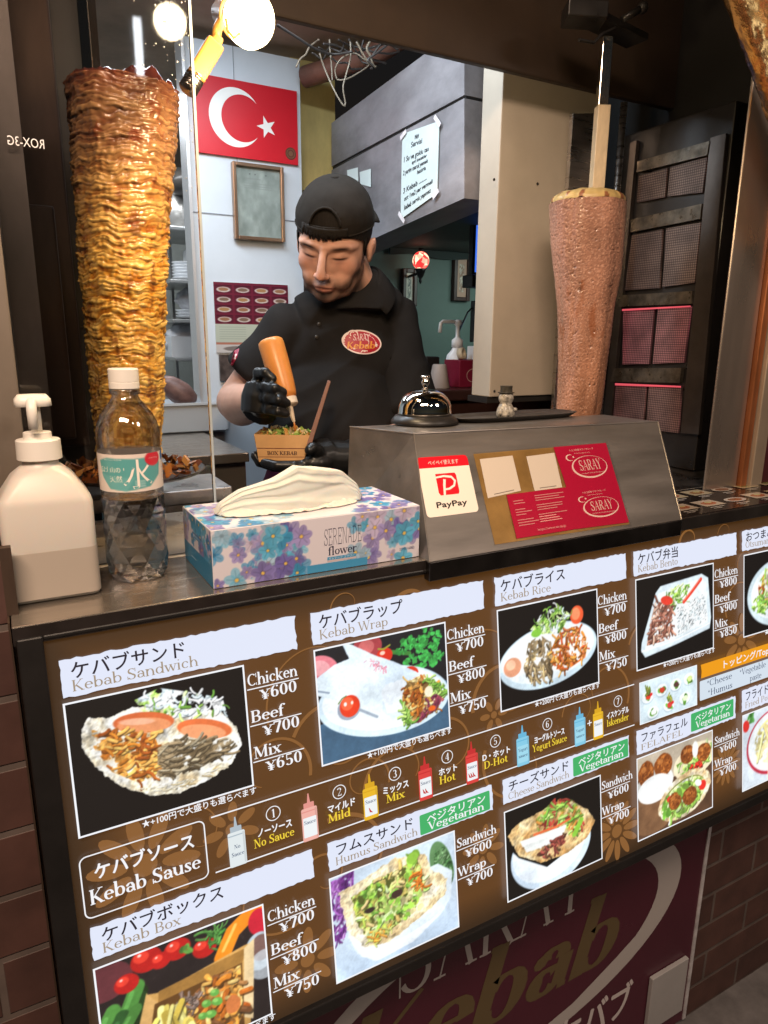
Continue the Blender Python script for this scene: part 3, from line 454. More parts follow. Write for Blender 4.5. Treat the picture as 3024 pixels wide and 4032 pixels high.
for (u, v, a) in ((876, 292, 0), (950, 262, 1), (946, 420, 2), (872, 470, 3)):
    p = dpt(u, v); q = dpt(u + 9, v + (-12 if a in (0, 2) else 14)); d = (q - p) * .7; n = V((0, d.z, -d.y)).normalized() * .0045; mb.hexa([V((DXL - .006, 0, 0)) + V((0, s.y, s.z)) for s in (p - d - n, p + d - n, p + d + n, p - d + n)] + [V((DXL - .0064, 0, 0)) + V((0, s.y, s.z)) for s in (p - d - n, p + d - n, p + d + n, p - d + n)]); mb.build('tape', m_tape, nt_); mb = MB()

for lbl, (a, b, c_, d) in (('small blank slip taped to the duct just right of the cap', ((779, 372), (803, 365), (803, 404), (781, 398))), ('torn slip taped to the duct close behind the cap', ((752, 368), (775, 362), (776, 392), (754, 398)))):
    mb = MB(); prism(mb, DS_([dpt(*q) for q in (a, b, c_, d)], .003), (.001, 0, 0)); mb.build('paper_slip', m_note, label=lbl, cat='paper slip')
# crumpled foil column at the near end of the duct
mb = MB(); mb.smooth = True; n_ = 28; rsx = np.random.RandomState(8); rr = []
p0, p1 = UX(1022, 60, .92), UX(1026, 385, .92)
for i in range(46):
    t = i / 45; c_ = p0.lerp(p1, t); rr.append([c_ + V((math.cos(a) * .034, math.sin(a) * .028, 0)) * (1 + .22 * (mnoise.noise(V((math.cos(a) * 3, math.sin(a) * 3, t * 16))) + .6 * mnoise.noise(V((math.cos(a) * 8, math.sin(a) * 8, t * 40))))) for a in np.linspace(0, 2 * math.pi, n_, endpoint=False)])
mb.rings(rr); mb.build('foil_pipe', mat('silver_foil', (.62, .60, .60), .16, 1., var=.2, scale=30, bump=.5, bscale=45), label='pipe wrapped in crumpled silver foil at the near end of the duct', cat='pipe')
# ------------------------------------------------------------------ wires over the cook
m_wd = mat('dark_wire', (.03, .025, .022), .5); m_wl = mat('pale_wire', (.15, .12, .085), .5)
def wire(pts, r, m, lbl):
    pts = [UY(u, v, y) for u, v, y in pts]; q = []
    for i in range(len(pts) - 1):
        a, b, c_, d = pts[max(i - 1, 0)], pts[i], pts[i + 1], pts[min(i + 2, len(pts) - 1)]
        for k in range(6): t = k / 6; q.append(.5 * ((2 * b) + (c_ - a) * t + (2 * a - 5 * b + 4 * c_ - d) * t * t + (3 * b - a - 3 * c_ + d) * t ** 3))
    q.append(pts[-1]); mb = MB(); mb.smooth = True; mb.tube(q, r * .72, 6); mb.build('wire', m, label=lbl, cat='wire', group='wires hanging under the ceiling')
wire([(600, 55, .62), (640, 80, .7), (680, 105, .8), (718, 117, .85), (760, 112, .8)], .0035, m_wd, 'dark wire running from the lamp to the wire tangle')
wire([(690, 115, .85), (702, 150, .85), (722, 195, .83), (741, 227, .82), (746, 222, .82), (741, 190, .82), (748, 160, .82), (757, 125, .82), (757, 90, .82)], .0023, m_wl, 'pale wire loop hanging lowest in front of the papered duct')
wire([(728, 172, .84), (724, 150, .84), (738, 126, .83), (765, 115, .83), (786, 128, .82), (797, 140, .82), (770, 160, .83), (745, 172, .83), (728, 172, .84)], .002, m_wl, 'pale wire bent into a round loop in the tangle')
wire([(800, 88, .8), (792, 105, .8), (800, 122, .8), (806, 140, .8), (812, 145, .8)], .0034, m_wl, 'short pale wire with a curled top at the right of the tangle')
wire([(770, 90, .8), (783, 115, .8), (797, 137, .8), (803, 140, .8)], .003, m_wl, 'straight pale wire slanting down in the middle of the tangle')
wire([(845, 88, .78), (828, 104, .78), (806, 120, .78), (795, 130, .78), (806, 143, .78)], .0034, m_wd, 'thick dark wire looping at the right of the tangle')
wire([(860, 108, .78), (846, 98, .78), (830, 90, .78), (815, 105, .78), (802, 125, .78)], .003, m_wd, 'dark wire curving out furthest right in the tangle')
wire([(712, 85, .86), (713, 110, .86), (716, 140, .86), (718, 175, .86)], .0024, m_wl, 'pale wire hanging straight beside the yellowed wall')
wire([(640, 145, .9), (648, 128, .9), (660, 118, .9), (668, 102, .9), (680, 92, .9), (688, 86, .88)], .0028, m_wl, 'pale wire coiled along the brown pipe')
for i, (a_, b_, c_, d_) in enumerate(((700, 92, 842, 92), (735, 84, 862, 112), (690, 100, 780, 150), (760, 88, 828, 138), (668, 112, 742, 92), (778, 84, 800, 150))):
    rsw = np.random.RandomState(40 + i); wire([(a_ + (c_ - a_) * t + rsw.uniform(-9, 9), b_ + (d_ - b_) * t + 26 * math.sin(math.pi * t) * rsw.uniform(.2, 1) + rsw.uniform(-5, 5), .84 + .03 * rsw.rand()) for t in np.linspace(0, 1, 6)], .0024 + .001 * rsw.rand(), m_wd, ('dark wire strung along the top of the tangle beside the hood edge', 'dark wire sagging across the right half of the tangle', 'dark wire dropping from the left end of the tangle', 'thin dark wire crossing the short pale wires', 'dark wire over the upper end of the brown pipe', 'short dark wire hanging nearly straight down in the tangle')[i])
# ------------------------------------------------------------------ backlit menu board (leans out 7.9 degrees at its foot)
TL8 = R(7.9)
BO = V((0, 0, .96)); BDX = V((1, 0, 0)); BDY = V((0, -math.sin(TL8), -math.cos(TL8)))
B_S = Sheet(BO, BDX, BDY, step=1.5e-5, lift=2e-4)
m_print = mat('backlit_print', (.8, .8, .8), .35, attr='Col', emit='attr', es=1.0)
m_frame = mat('black_frame', (.012, .011, .011), .42, var=.3, scale=20, bump=.05)
board = thing('menu_board', 'large backlit brown menu board of dishes and prices in a black frame under the counter', 'menu board', BO)
BW = 1.165
def bbox(mb, x0, y0, x1, y1, h0, h1):
    a = lambda x, y, h: B_S.o + B_S.dx * x + B_S.dy * y + B_S.n * h
    mb.hexa([a(x0, y1, h0), a(x1, y1, h0), a(x1, y0, h0), a(x0, y0, h0), a(x0, y1, h1), a(x1, y1, h1), a(x1, y0, h1), a(x0, y0, h1)])
mb = MB()
bbox(mb, -.0085, -.029, .0115, .4295, -.028, .007); bbox(mb, BW, -.029, BW + .02, .4295, -.028, .007)
bbox(mb, .0115, .4165, BW, .4295, -.028, .007); bbox(mb, .0115, -.029, BW, -.0245, -.028, .005)
mb.build('frame', m_frame, board, bevel=.0015)
# brown printed panel with its flowers and scrolls
BR = (96, 60, 24); rs = np.random.RandomState(3)
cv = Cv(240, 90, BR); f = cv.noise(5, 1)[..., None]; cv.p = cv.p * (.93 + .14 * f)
vg = np.clip(np.minimum(np.minimum(cv.X, 1 - cv.X) * 22, np.minimum(cv.Y + .004, .372 - cv.Y) * 30), 0, 1)[..., None]; cv.p *= (.55 + .45 * vg)  # backlight dimming towards the edges, painted into the panel colour
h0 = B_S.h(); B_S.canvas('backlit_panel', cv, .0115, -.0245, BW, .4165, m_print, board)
FL = L3(138, 92, 46); FL2 = L3(122, 78, 36)
mb = MB()
def flower(x, y, r, n=9, rot=0, c=FL):
    B_S.poly(mb, ellp(x, y, r * .22, r * .22, 20), c)
    for i in range(n):
        a = R(rot + 360 * i / n); B_S.poly(mb, ellp(x + math.cos(a) * r * .66, y + math.sin(a) * r * .66, r * .36, r * .15 * (9 / n) ** .6, 16, rot=rot + 360 * i / n), c)
def scroll(x, y, r, a0, turns, wd, c=FL, sgn=1, shrink=.35):
    t = np.linspace(0, 1, 40); a = R(a0) + sgn * t * turns * 2 * math.pi; rr = r * (1 - (1 - shrink) * t)
    cx = x - r * math.cos(R(a0)); cy = y - r * math.sin(R(a0)); B_S.line(mb, np.stack([cx + rr * np.cos(a), cy + rr * np.sin(a)], 1), wd * (1 - .75 * t), c)
flower(.073, .203, .05, 10, 8); flower(.155, .196, .028, 7, 20); flower(.222, .365, .036, 8, 5); flower(.452, .322, .03, 8, 10); flower(.672, .375, .042, 12, 0); flower(.9, .345, .033, 14, 4); flower(.935, .16, .04, 9, 30); flower(.475, .16, .02, 6)
for a in ((.225, .12, .05, 200, .9, .004), (.24, .165, .045, 20, .7, .0035, FL, -1), (.255, .22, .06, 250, .6, .005), (.20, .1, .07, 160, .5, .002), (.275, -.004, .02, 180, .5, .0015), (.345, .01, .03, 190, .55, .006), (.445, .15, .05, 170, .8, .005), (.46, .2, .06, 210, .6, .0045, FL, -1), (.44, .06, .05, 230, .5, .002),
          (.7, .12, .045, 190, .7, .003), (.695, .2, .05, 30, .6, .0035, FL, -1), (.80, -.004, .022, 180, .5, .004), (.88, -.006, .018, 180, .5, .0012), (.9, .12, .04, 150, .7, .003), (.925, .05, .02, 160, .9, .0015), (.23, .31, .05, 40, .7, .003), (.22, .27, .03, 200, .8, .003), (.36, .17, .05, 200, .7, .004), (.33, .2, .03, 20, .9, .0025, FL, -1), (.58, .19, .03, 180, .8, .002), (.3, .215, .05, 160, .6, .004), (.12, .16, .03, 270, .5, .0018), (.71, .25, .04, 240, .6, .002)): scroll(*a)
mb.build('flower_ornament', m_print, board)
# ---- title strips with torn edges
WHT = L3(226, 232, 250); INK = L3(34, 30, 44); TAN = L3(164, 146, 124); PW = L3(246, 246, 250); YEL = L3(246, 214, 60)
def torn(x0, y0, x1, y1, c, amp=.0009, n=46):
    rs_ = np.random.RandomState(int(x0 * 1000 + y0 * 777) % 99991); p = []
    for (ax, ay, bx, by, k, nx, ny) in ((x0, y0, x1, y0, n, 0, 1), (x1, y0, x1, y1, 8, 1, 0), (x1, y1, x0, y1, n, 0, 1), (x0, y1, x0, y0, 8, 1, 0)):
        for i in range(k): t = i / k; j = rs_.uniform(-amp, amp); p.append((ax + (bx - ax) * t + nx * j, ay + (by - ay) * t + ny * j))
    return p
CX = (.0203, .2517, .4822, .7094, .9333); PWD = .1593
def strip(x, y0, y1, jp, jw, en, ew, wd=.2155, jx=.0085, es=.0100, ex=.0085, js=None):
    mb = MB(); B_S.poly(mb, torn(x + .001, y0, x + wd, y1, WHT), WHT)
    hh = y1 - y0; js = js or hh * .5
    B_S.font(mb, jp, x + jx, y0 + hh * .52, js, INK, w=jw, bold=.0002)
    B_S.serif(mb, en, x + ex, y0 + hh * .875, es, TAN, w=ew, T=.12, t=.05)
    mb.build('title_strip', m_print, board, label='torn white strip reading ' + en)
strip(CX[0], -.0042, .0295, 'ケバブサンド', .0975, 'Kebab Sandwich', .109)
strip(CX[1], -.0040, .0295, 'ケバブラップ', .099, 'Kebab Wrap', .080)
strip(CX[2], -.0042, .0295, 'ケバブライス', .100, 'Kebab Rice', .077, wd=.2145)
strip(CX[3], -.0036, .0290, 'ケバブ弁当', .078, 'Kebab Bento', .078, wd=.212)
strip(CX[4], -.0040, .0260, 'おつまみセット', .115, 'Otsumami', .066, wd=.214)
strip(CX[0], .2440, .2755, 'ケバブボックス', .112, 'Kebab Box', .070)
def veg(x, y0, y1, x1):
    mb = MB(); B_S.poly(mb, rrect(x, y0, x1, y1, .002), L3(66, 178, 104)); w = x1 - x
    B_S.font(mb, 'ベジタリアン', x + w * .09, y0 + (y1 - y0) * .5, .0118, PW, w=w * .84, bold=.0002); B_S.serif(mb, 'Vegetarian', x + w * .11, y0 + (y1 - y0) * .88, .0095, PW, w=w * .8, T=.15, t=.06)
    mb.build('vegetarian_tag', m_print, board)
strip(CX[1], .2445, .2760, 'フムスサンド', .096, 'Humus Sandwich', .102, es=.0090, js=.0145); veg(.3655, .2505, .2745, .4632)
strip(CX[2], .2445, .2755, 'チーズサンド', .097, 'Cheese Sandwich', .098, wd=.2135, es=.0090, js=.0145); veg(.5955, .2485, .2738, .6942)
strip(CX[3], .2430, .2772, 'ファラフェル', .095, 'FELAFEL', .086, wd=.210, es=.0085, js=.0150); veg(.8202, .2465, .2738, .9148)
strip(CX[4], .2390, .2730, 'フライドポテト', .1, 'Fried Potato', .08, es=.0095)
# ---- price lists
def prices(x, y, rows, pitch, es=.0118, lw=.0535):
    mb = MB()
    for i, (a, aw, b) in enumerate(rows):
        yb = y + i * pitch
        B_S.serif(mb, a, x + .001, yb, es, PW, w=aw, T=.16, t=.06); B_S.rect(mb, x, yb + .0028, x + lw, yb + .0039, PW); B_S.serif(mb, '¥' + b, x + .0125, yb + .0161, es, PW, w=.0385, T=.17, t=.06)
    mb.build('price_list', m_print, board)
CBM = (('Chicken', .0515), ('Beef', .0345), ('Mix', .0280))
for cx_, pr in ((CX[0], ('600', '700', '650')), (CX[1], ('700', '800', '750')), (CX[2], ('700', '800', '750')), (CX[3], ('800', '900', '850'))):
    prices(cx_ + .1612, .0565, [(a, w, p) for (a, w), p in zip(CBM, pr)], .0370)
prices(CX[0] + .1612, .3045, [(a, w, p) for (a, w), p in zip(CBM, ('700', '800', '750'))], .0370)
for cx_ in (CX[1], CX[2], CX[3]): prices(cx_ + .1600, .3062, [('Sandwich', .0575, '600'), ('Wrap', .0405, '700')], .0362, es=.0112)
# ---- small print under the pictures
for cx_, yn_, t, wn_ in ((CX[0], .1648, '100円で大盛りも選らべます', .1085), (CX[1], .1648, '100円で大盛りも選らべます', .1085), (CX[2], .1648, '200円で大盛りも選らべます', .1085), (CX[3], .1648, '200円で大盛りも選らべます', .1085), (CX[0], .4108, '100円で大盛りも選らべます', .1085), (CX[4], .1625, '200円', .05)):
    mb = MB(); B_S.font(mb, '★+' + t, cx_ + .053, yn_, .0082, PW, w=wn_, bold=.00012); mb.build('large_serving_note', m_print, board)
# ---- sauce row
mb = MB()
B_S.line(mb, rrect(.0187, .1755, .1285, .2335, .006), .0012, PW, closed=True)
B_S.font(mb, 'ケバブソース', .0290, .1985, .0165, PW, w=.0885, bold=.0004); B_S.serif(mb, 'Kebab Sause', .0232, .2215, .0140, PW, w=.099, T=.16, t=.06)
mb.build('sauce_heading', m_print, board)
mb = MB(); B_S.rect(mb, .1357, .1748, .7062, .1762, PW); B_S.rect(mb, .1352, .2313, .7055, .2327, PW); mb.build('sauce_rule', m_print, board)
def sauce(x0, x1, body, cap, lab, words, pep=0, ink=(40, 70, 110)):
    mb = MB(); w = x1 - x0; xm = (x0 + x1) / 2; y0, y1 = .1822, .2332; H = y1 - y0; c = L3(*body); d = L3(*cap)
    B_S.poly(mb, [(xm - w * .035, y0), (xm + w * .035, y0), (xm + w * .1, y0 + H * .2), (xm - w * .1, y0 + H * .2)], d)
    B_S.poly(mb, rrect(xm - w * .33, y0 + H * .19, xm + w * .33, y0 + H * .31, .0008), d)
    B_S.poly(mb, rrect(x0, y0 + H * .30, x1, y1, .0018), c); B_S.rect(mb, x0 + w * .02, y0 + H * .36, x1 - w * .02, y0 + H * .385, d)
    B_S.rect(mb, x1 - w * .14, y0 + H * .33, x1 - w * .03, y1 - H * .04, tuple(v * .8 for v in c[:3]) + (1,))
    if lab: B_S.poly(mb, rrect(x0 + w * .08, y0 + H * .5, x1 - w * .08, y1 - H * .08, .0008), L3(*lab))
    for i, t in enumerate(words): B_S.serif(mb, t, xm, y0 + H * (.64 + .15 * i), .0042, L3(*ink), w=min(w * .74, .0031 * len(t)), center=True)
    for i in range(pep): px = xm + (i - (pep - 1) / 2) * w * .17; B_S.line(mb, [(px - w * .14, y0 + H * .74), (px - w * .05, y0 + H * .83), (px + w * .1, y0 + H * .86)], [.0006, .0022, .0004], L3(196, 38, 36))
    mb.build('sauce_bottle_print', m_print, board)
LW = (240, 244, 246)
sauce(.1497, .1668, (226, 234, 236), (176, 190, 200), None, ('No', 'Sauce')); sauce(.2262, .2436, (240, 178, 166), (228, 150, 140), LW, ('Sauce',)); sauce(.2965, .3142, (236, 186, 40), (220, 168, 30), LW, ('Sauce',), 1); sauce(.3660, .3838, (222, 66, 62), (200, 44, 46), LW, ('Sauce',), 2); sauce(.4299, .4474, (222, 66, 62), (200, 44, 46), LW, ('Sauce',), 3)
sauce(.5045, .5236, (134, 204, 232), (104, 184, 220), (160, 218, 238), ('Yogurt', 'sauce')); sauce(.5977, .6165, (134, 204, 232), (104, 184, 220), (160, 218, 238), ('Yogurt', 'sauce')); sauce(.6296, .6476, (236, 186, 40), (220, 168, 30), LW, ('Sauce',))
mb = MB()
for i, (x, nx, jp, jx, jw, en, ex, ew) in enumerate(((.1967, 0, 'ノーソース', .1785, .0365, 'No Sauce', .1745, .0425), (.2694, 0, 'マイルド', .2545, .032, 'Mild', .2545, .0262), (.3364, 0, 'ミックス', .3195, .033, 'Mix', .3237, .023), (.4048, 0, 'ホット', .3920, .0252, 'Hot', .3925, .0218), (.4730, 0, 'D・ホット', .4530, .041, 'D-Hot', .4548, .035), (.5531, 0, 'ヨーグルトソース', .5312, .049, 'Yogurt Sauce', .5285, .0556), (.6742, 0, 'イスケンデル', .6532, .0405, 'Iskender', .6532, .0402))):
    B_S.line(mb, ellp(x, .1908, .0073, .0073, 28), .0009, PW, closed=True); B_S.serif(mb, str(i + 1), x, .1951, .0088, PW, center=True)
    B_S.font(mb, jp, jx, .2100, .0098, PW, w=jw, bold=.0003); B_S.serif(mb, en, ex, .2208, .0090, YEL, w=ew, T=.16, t=.06)
B_S.rect(mb, .6192, .2068, .6268, .2082, PW); B_S.rect(mb, .6223, .2037, .6237, .2113, PW)
mb.build('sauce_caption', m_print, board)
mb = MB(); B_S.poly(mb, [(.8385, .1770), (1.06, .1765), (1.06, .1968), (.8390, .1972), (.8402, .187)], L3(240, 158, 20)); B_S.font(mb, 'トッピング/Topping', .8835, .1925, .0135, PW, w=.138, bold=.0002); mb.build('topping_banner', m_print, board)
mb = MB(); B_S.poly(mb, rrect(.8360, .2010, 1.06, .2302, .002), L3(214, 226, 238))
for x, y, t, w in ((.8508, .2125, '*Cheese', .0565), (.8526, .2270, '*Humus', .056), (.9246, .2125, '*Vegetable', .063), (.9490, .2270, 'paste', .028), (.998, .2125, '*Egg', .03)): B_S.serif(mb, t, x, y, .0096, L3(70, 84, 110), w=w, T=.12)
mb.build('topping_list', m_print, board)
# ------------------------------------------------------------------ dish photographs printed on the board
MEAT1 = [(196, 118, 40), (222, 152, 66), (168, 90, 30), (230, 176, 92), (150, 74, 26)]; MEAT2 = [(126, 108, 80), (146, 126, 96), (98, 82, 58), (158, 140, 110), (84, 70, 50)]; SALAD = [(150, 196, 84), (186, 222, 120), (110, 164, 60), (214, 236, 170), (90, 140, 52)]; WHITES = [(236, 244, 248), (214, 230, 236), (250, 252, 252)]
def photo(name, cv, x0, y0, y1, wd=PWD, border=.0017):
    mb = MB(); B_S.poly(mb, [(x0, y0), (x0 + wd, y0), (x0 + wd, y1), (x0, y1)], L3(248, 250, 255)); o = mb.build('dish_photo', m_print, board, label='picture of ' + name)
    cv.finish(); B_S.canvas('picture_print', cv, x0 + border, y0 + border, x0 + wd - border, y1 - border, m_print, o)
def _ph(cv): return cv.finish()
def newc(w, bg, wd=PWD, ht=.124, seed=1): return Cv(w, int(w * ht / wd), bg, seed)
# kebab sandwich
c = newc(230, (8, 7, 9), seed=11)
c.poly([(.07, .17), (.11, .10), (.2, .13), (.34, .1), (.5, .13), (.66, .18), (.84, .25), (.93, .38), (.95, .5), (.88, .60), (.74, .66), (.56, .69), (.4, .655), (.25, .56), (.12, .40), (.06, .27)], (240, 234, 220), rag=.02)
mk = c.mpoly([(.07, .17), (.11, .10), (.2, .13), (.34, .1), (.5, .13), (.66, .18), (.84, .25), (.93, .38), (.95, .5), (.88, .60), (.74, .66), (.56, .69), (.4, .655), (.25, .56), (.12, .40), (.06, .27)], .02)
c.tex(mk, [(206, 184, 146), (232, 222, 198), (246, 242, 232), (250, 248, 244)], 13, .42); c.mix(mk * np.clip((.46 - c.noise(12, 3)) * 4, 0, .6), (248, 250, 250))
c.shreds(c.mpoly([(.36, .06), (.5, .02), (.68, .09), (.86, .17), (.88, .27), (.6, .23), (.4, .14)]), 170, .06, .012, SALAD + WHITES * 3, curl=1.2)
c.ell(.40, .205, .17, .062, (206, 100, 54), 12); c.ell(.40, .222, .15, .045, (226, 146, 98), 12); c.ell(.36, .19, .1, .02, (250, 210, 190), 12, a=.5)
c.ell(.74, .335, .17, .06, (210, 106, 58), 20); c.ell(.73, .352, .14, .045, (228, 152, 106), 20)
c.shreds(c.mpoly([(.12, .17), (.24, .22), (.44, .27), (.47, .38), (.44, .54), (.34, .56), (.2, .45), (.12, .28)]), 330, .05, .014, MEAT1 + [(236, 190, 100)], ang=(-30, 60))
c.shreds(c.mpoly([(.46, .38), (.56, .35), (.72, .40), (.88, .44), (.86, .52), (.7, .57), (.54, .59), (.44, .55)]), 360, .07, .011, MEAT2 + [(176, 162, 134)], ang=(-40, 30))
c.shreds(c.mpoly([(.3, .58), (.44, .62), (.7, .62), (.88, .55), (.8, .63), (.55, .67), (.4, .63)]), 90, .05, .006, [(226, 214, 182), (200, 176, 128), (244, 240, 226)], ang=(-15, 25), shade=.1)
photo('meat and tomato in pita bread on black', c, CX[0], .033, .1562)
# kebab wrap
c = newc(220, (26, 24, 26), seed=12); c.poly([(0, .5), (1, .42), (1, .78), (0, .78)], (66, 100, 128)); c.mix(c.noise(8, 1) * .4, (30, 44, 60))
c.ell(.04, .13, .12, .09, (214, 120, 132), 20); c.ell(.03, .12, .07, .05, (232, 164, 170), 20); c.ell(.38, .05, .11, .09, (158, 58, 64)); c.ell(.37, .05, .06, .05, (196, 100, 100)); c.line([(.55, .12), (.7, .16)], .03, (60, 120, 50))
for i in range(70): a, d = c.rs.uniform(0, 6.28), c.rs.uniform(0, 1) ** .6; c.leaf(.8 + math.cos(a) * d * .2, .16 + math.sin(a) * d * .15, .035, (58, 158, 70), 6)
c.ell(.5, .455, .515, .245, (206, 226, 240), 8); c.ell(.5, .44, .48, .215, (238, 246, 252), 8); c.ell(.52, .47, .34, .14, (222, 236, 246), 8)
c.ell(.505, .135, .062, .055, (206, 44, 26)); c.ell(.49, .115, .02, .014, (250, 200, 180)); c.line([(.46, .08), (.5, .09), (.55, .07)], .012, (150, 150, 50)); c.ell(.7, .3, .065, .045, (206, 50, 28), 12)
c.poly([(.0, .185), (.13, .12), (.24, .1), (.2, .0), (.25, .0), (.4, .1), (.62, .22), (.74, .30), (.78, .33), (.66, .36), (.62, .62), (.5, .56), (.46, .52), (.3, .44), (0, .30)], (212, 228, 242), rag=.008)
c.poly([(.0, .185), (.13, .12), (.3, .17), (.5, .3), (.46, .52), (.3, .44), (0, .30)], (224, 238, 248)); c.line([(0, .27), (.08, .30)], .012, (140, 156, 176)); c.line([(.28, .46), (.42, .55)], .02, (150, 162, 176)); c.poly([(.46, .4), (.5, .34), (.66, .33), (.62, .56), (.5, .55)], (232, 240, 248), rag=.02)
c.shreds(c.mpoly([(.36, .14), (.44, .16), (.52, .24), (.48, .25)]), 40, .02, .006, [(196, 120, 140), (214, 150, 160)], shade=0)
fm = c.mpoly([(.66, .36), (.8, .34), (.9, .43), (.96, .54), (.9, .62), (.76, .68), (.64, .64), (.62, .5)], .03); c.mix(fm, (120, 90, 50))
c.shreds(fm, 260, .05, .016, MEAT1 + [(226, 200, 130), (240, 226, 176), (206, 150, 80)]); c.shreds(c.mpoly([(.82, .36), (.92, .42), (.97, .54), (.9, .5)]), 50, .04, .014, SALAD[:3]); c.shreds(c.mpoly([(.9, .5), (.97, .56), (.88, .62), (.74, .68), (.7, .66)]), 60, .035, .012, [(150, 60, 84), (110, 44, 70), (170, 120, 90)]); c.shreds(c.mpoly([(.63, .52), (.66, .64), (.7, .67), (.64, .62)]), 30, .05, .014, SALAD[:3]); c.ell(.86, .6, .03, .02, (226, 96, 30)); c.ell(.84, .47, .035, .04, (240, 232, 204))
c.ell(.215, .44, .085, .08, (150, 160, 176)); c.ell(.222, .425, .074, .076, (212, 56, 28)); c.ell(.205, .405, .045, .045, (236, 96, 60)); c.ell(.19, .405, .011, .014, (255, 240, 236)); c.ell(.24, .405, .009, .012, (255, 230, 220)); c.line([(.14, .39), (.17, .36), (.2, .35)], .008, (90, 110, 50))
photo('wrapped kebab with tomatoes and parsley on a plate', c, CX[1], .0336, .1578)
# kebab rice
c = newc(170, (8, 7, 9), seed=13); c.ell(.49, .44, .5, .25, (196, 216, 228), -3); c.ell(.49, .42, .47, .22, (230, 240, 246), -3); c.ell(.5, .43, .36, .15, (246, 250, 252))
c.ell(.12, .46, .085, .075, (216, 150, 116)); c.ell(.105, .44, .045, .04, (238, 188, 156))
c.shreds(c.mpoly([(.22, .5), (.28, .3), (.4, .26), (.5, .34), (.54, .5), (.5, .6), (.3, .62)]), 260, .07, .013, MEAT2 + [(170, 140, 96), (196, 170, 120)], ang=(50, 120)); c.shreds(c.mpoly([(.5, .4), (.6, .27), (.78, .26), (.9, .4), (.86, .54), (.66, .6), (.52, .56)]), 260, .05, .016, MEAT1 + [(216, 120, 70), (200, 84, 40)])
c.ell(.78, .17, .07, .075, (226, 88, 48)); c.ell(.77, .16, .045, .05, (240, 140, 96)); c.shreds(c.mpoly([(.3, .2), (.44, .1), (.6, .06), (.72, .16), (.6, .28), (.42, .26)]), 190, .05, .009, SALAD + WHITES, curl=1.4, ang=(180, 360)); c.ell(.36, .24, .05, .03, (120, 180, 60), rag=.4)
photo('shredded meat on rice with salad and an egg on a white plate', c, CX[2], .0333, .1577)
# bento
c = newc(160, (8, 7, 9), ht=.1255, wd=.157, seed=14); P_ = [(.24, .15), (.3, .1), (.84, .07), (.93, .12), (.97, .5), (.95, .6), (.5, .66), (.1, .7), (.05, .63), (.06, .56)]
c.poly(P_, (206, 220, 228)); c.poly([(.27, .16), (.84, .11), (.9, .15), (.93, .54), (.5, .6), (.1, .63)], (228, 238, 242)); c.line([(.06, .64), (.5, .62), (.95, .55)], .012, (250, 252, 255))
rm = c.mpoly([(.5, .33), (.88, .26), (.92, .52), (.52, .585)]); c.mix(rm, (240, 246, 248)); c.shreds(rm, 180, .016, .007, WHITES + [(222, 232, 236)], shade=.12); [c.ell(c.rs.uniform(.54, .88), c.rs.uniform(.33, .52), .004, .003, (70, 80, 70)) for i in range(26)]
c.shreds(c.mpoly([(.24, .22), (.46, .3), (.48, .5), (.4, .6), (.12, .6), (.16, .42)]), 300, .05, .016, [(150, 96, 80), (182, 130, 108), (112, 64, 50), (206, 170, 150), (130, 80, 66)]); c.shreds(c.mpoly([(.36, .2), (.5, .13), (.68, .14), (.62, .28), (.46, .3)]), 160, .05, .011, SALAD + [(236, 236, 210)], curl=1.2); c.ell(.38, .24, .08, .04, (212, 58, 42), 15); c.line([(.6, .29), (.7, .22), (.83, .12)], .035, (216, 62, 44)); c.line([(.6, .28), (.82, .115)], .01, (240, 130, 110))
photo('compartment lunch box of rice meat and salad', c, CX[3], .0325, .158, wd=.157)
# snack plate
c = newc(120, (8, 7, 9), seed=15); c.ell(.55, .42, .5, .33, (200, 218, 226)); c.ell(.56, .41, .45, .28, (236, 244, 248)); c.shreds(c.mpoly([(.2, .3), (.4, .14), (.8, .14), (.9, .45), (.6, .62), (.25, .5)]), 260, .06, .02, MEAT1 + [(226, 214, 190), (244, 236, 220), (190, 60, 44)] + SALAD[:2]); c.shreds(c.mell(.26, .5, .14, .09), 60, .05, .014, SALAD); c.ell(.5, .6, .09, .04, (232, 150, 60))
photo('meat and salad on a round plate at the right end of the board', c, CX[4], .0309, .156)
# little bowls of toppings
c = newc(130, (206, 222, 230), wd=.116, ht=.0595, seed=16); c.mix(c.noise(5, 1) * .3, (180, 200, 214))
for i, (x, y) in enumerate(((.13, .2), (.37, .17), (.62, .16), (.86, .14), (.22, .41), (.5, .39), (.78, .37))):
    c.ell(x, y + .012, .1, .078, (168, 186, 198)); c.ell(x, y, .098, .074, (232, 240, 244)); c.leaf(x, y, .075, (96, 150, 60), 7)
    c.ell(x + .01, y, .045, .035, ((214, 60, 40), (196, 60, 40), (80, 50, 46), (206, 220, 140), (246, 248, 248), (206, 60, 54), (214, 230, 190))[i], rag=.5)
    if i in (0, 5): c.shreds(c.mell(x, y - .05, .05, .03), 8, .07, .02, [(150, 150, 60), (110, 130, 50)], ang=(240, 300)); c.ell(x + .06, y - .02, .024, .02, (214, 40, 36))
photo('seven small bowls of toppings', c, .7139, .1748, .2343, wd=.116, border=.0012)
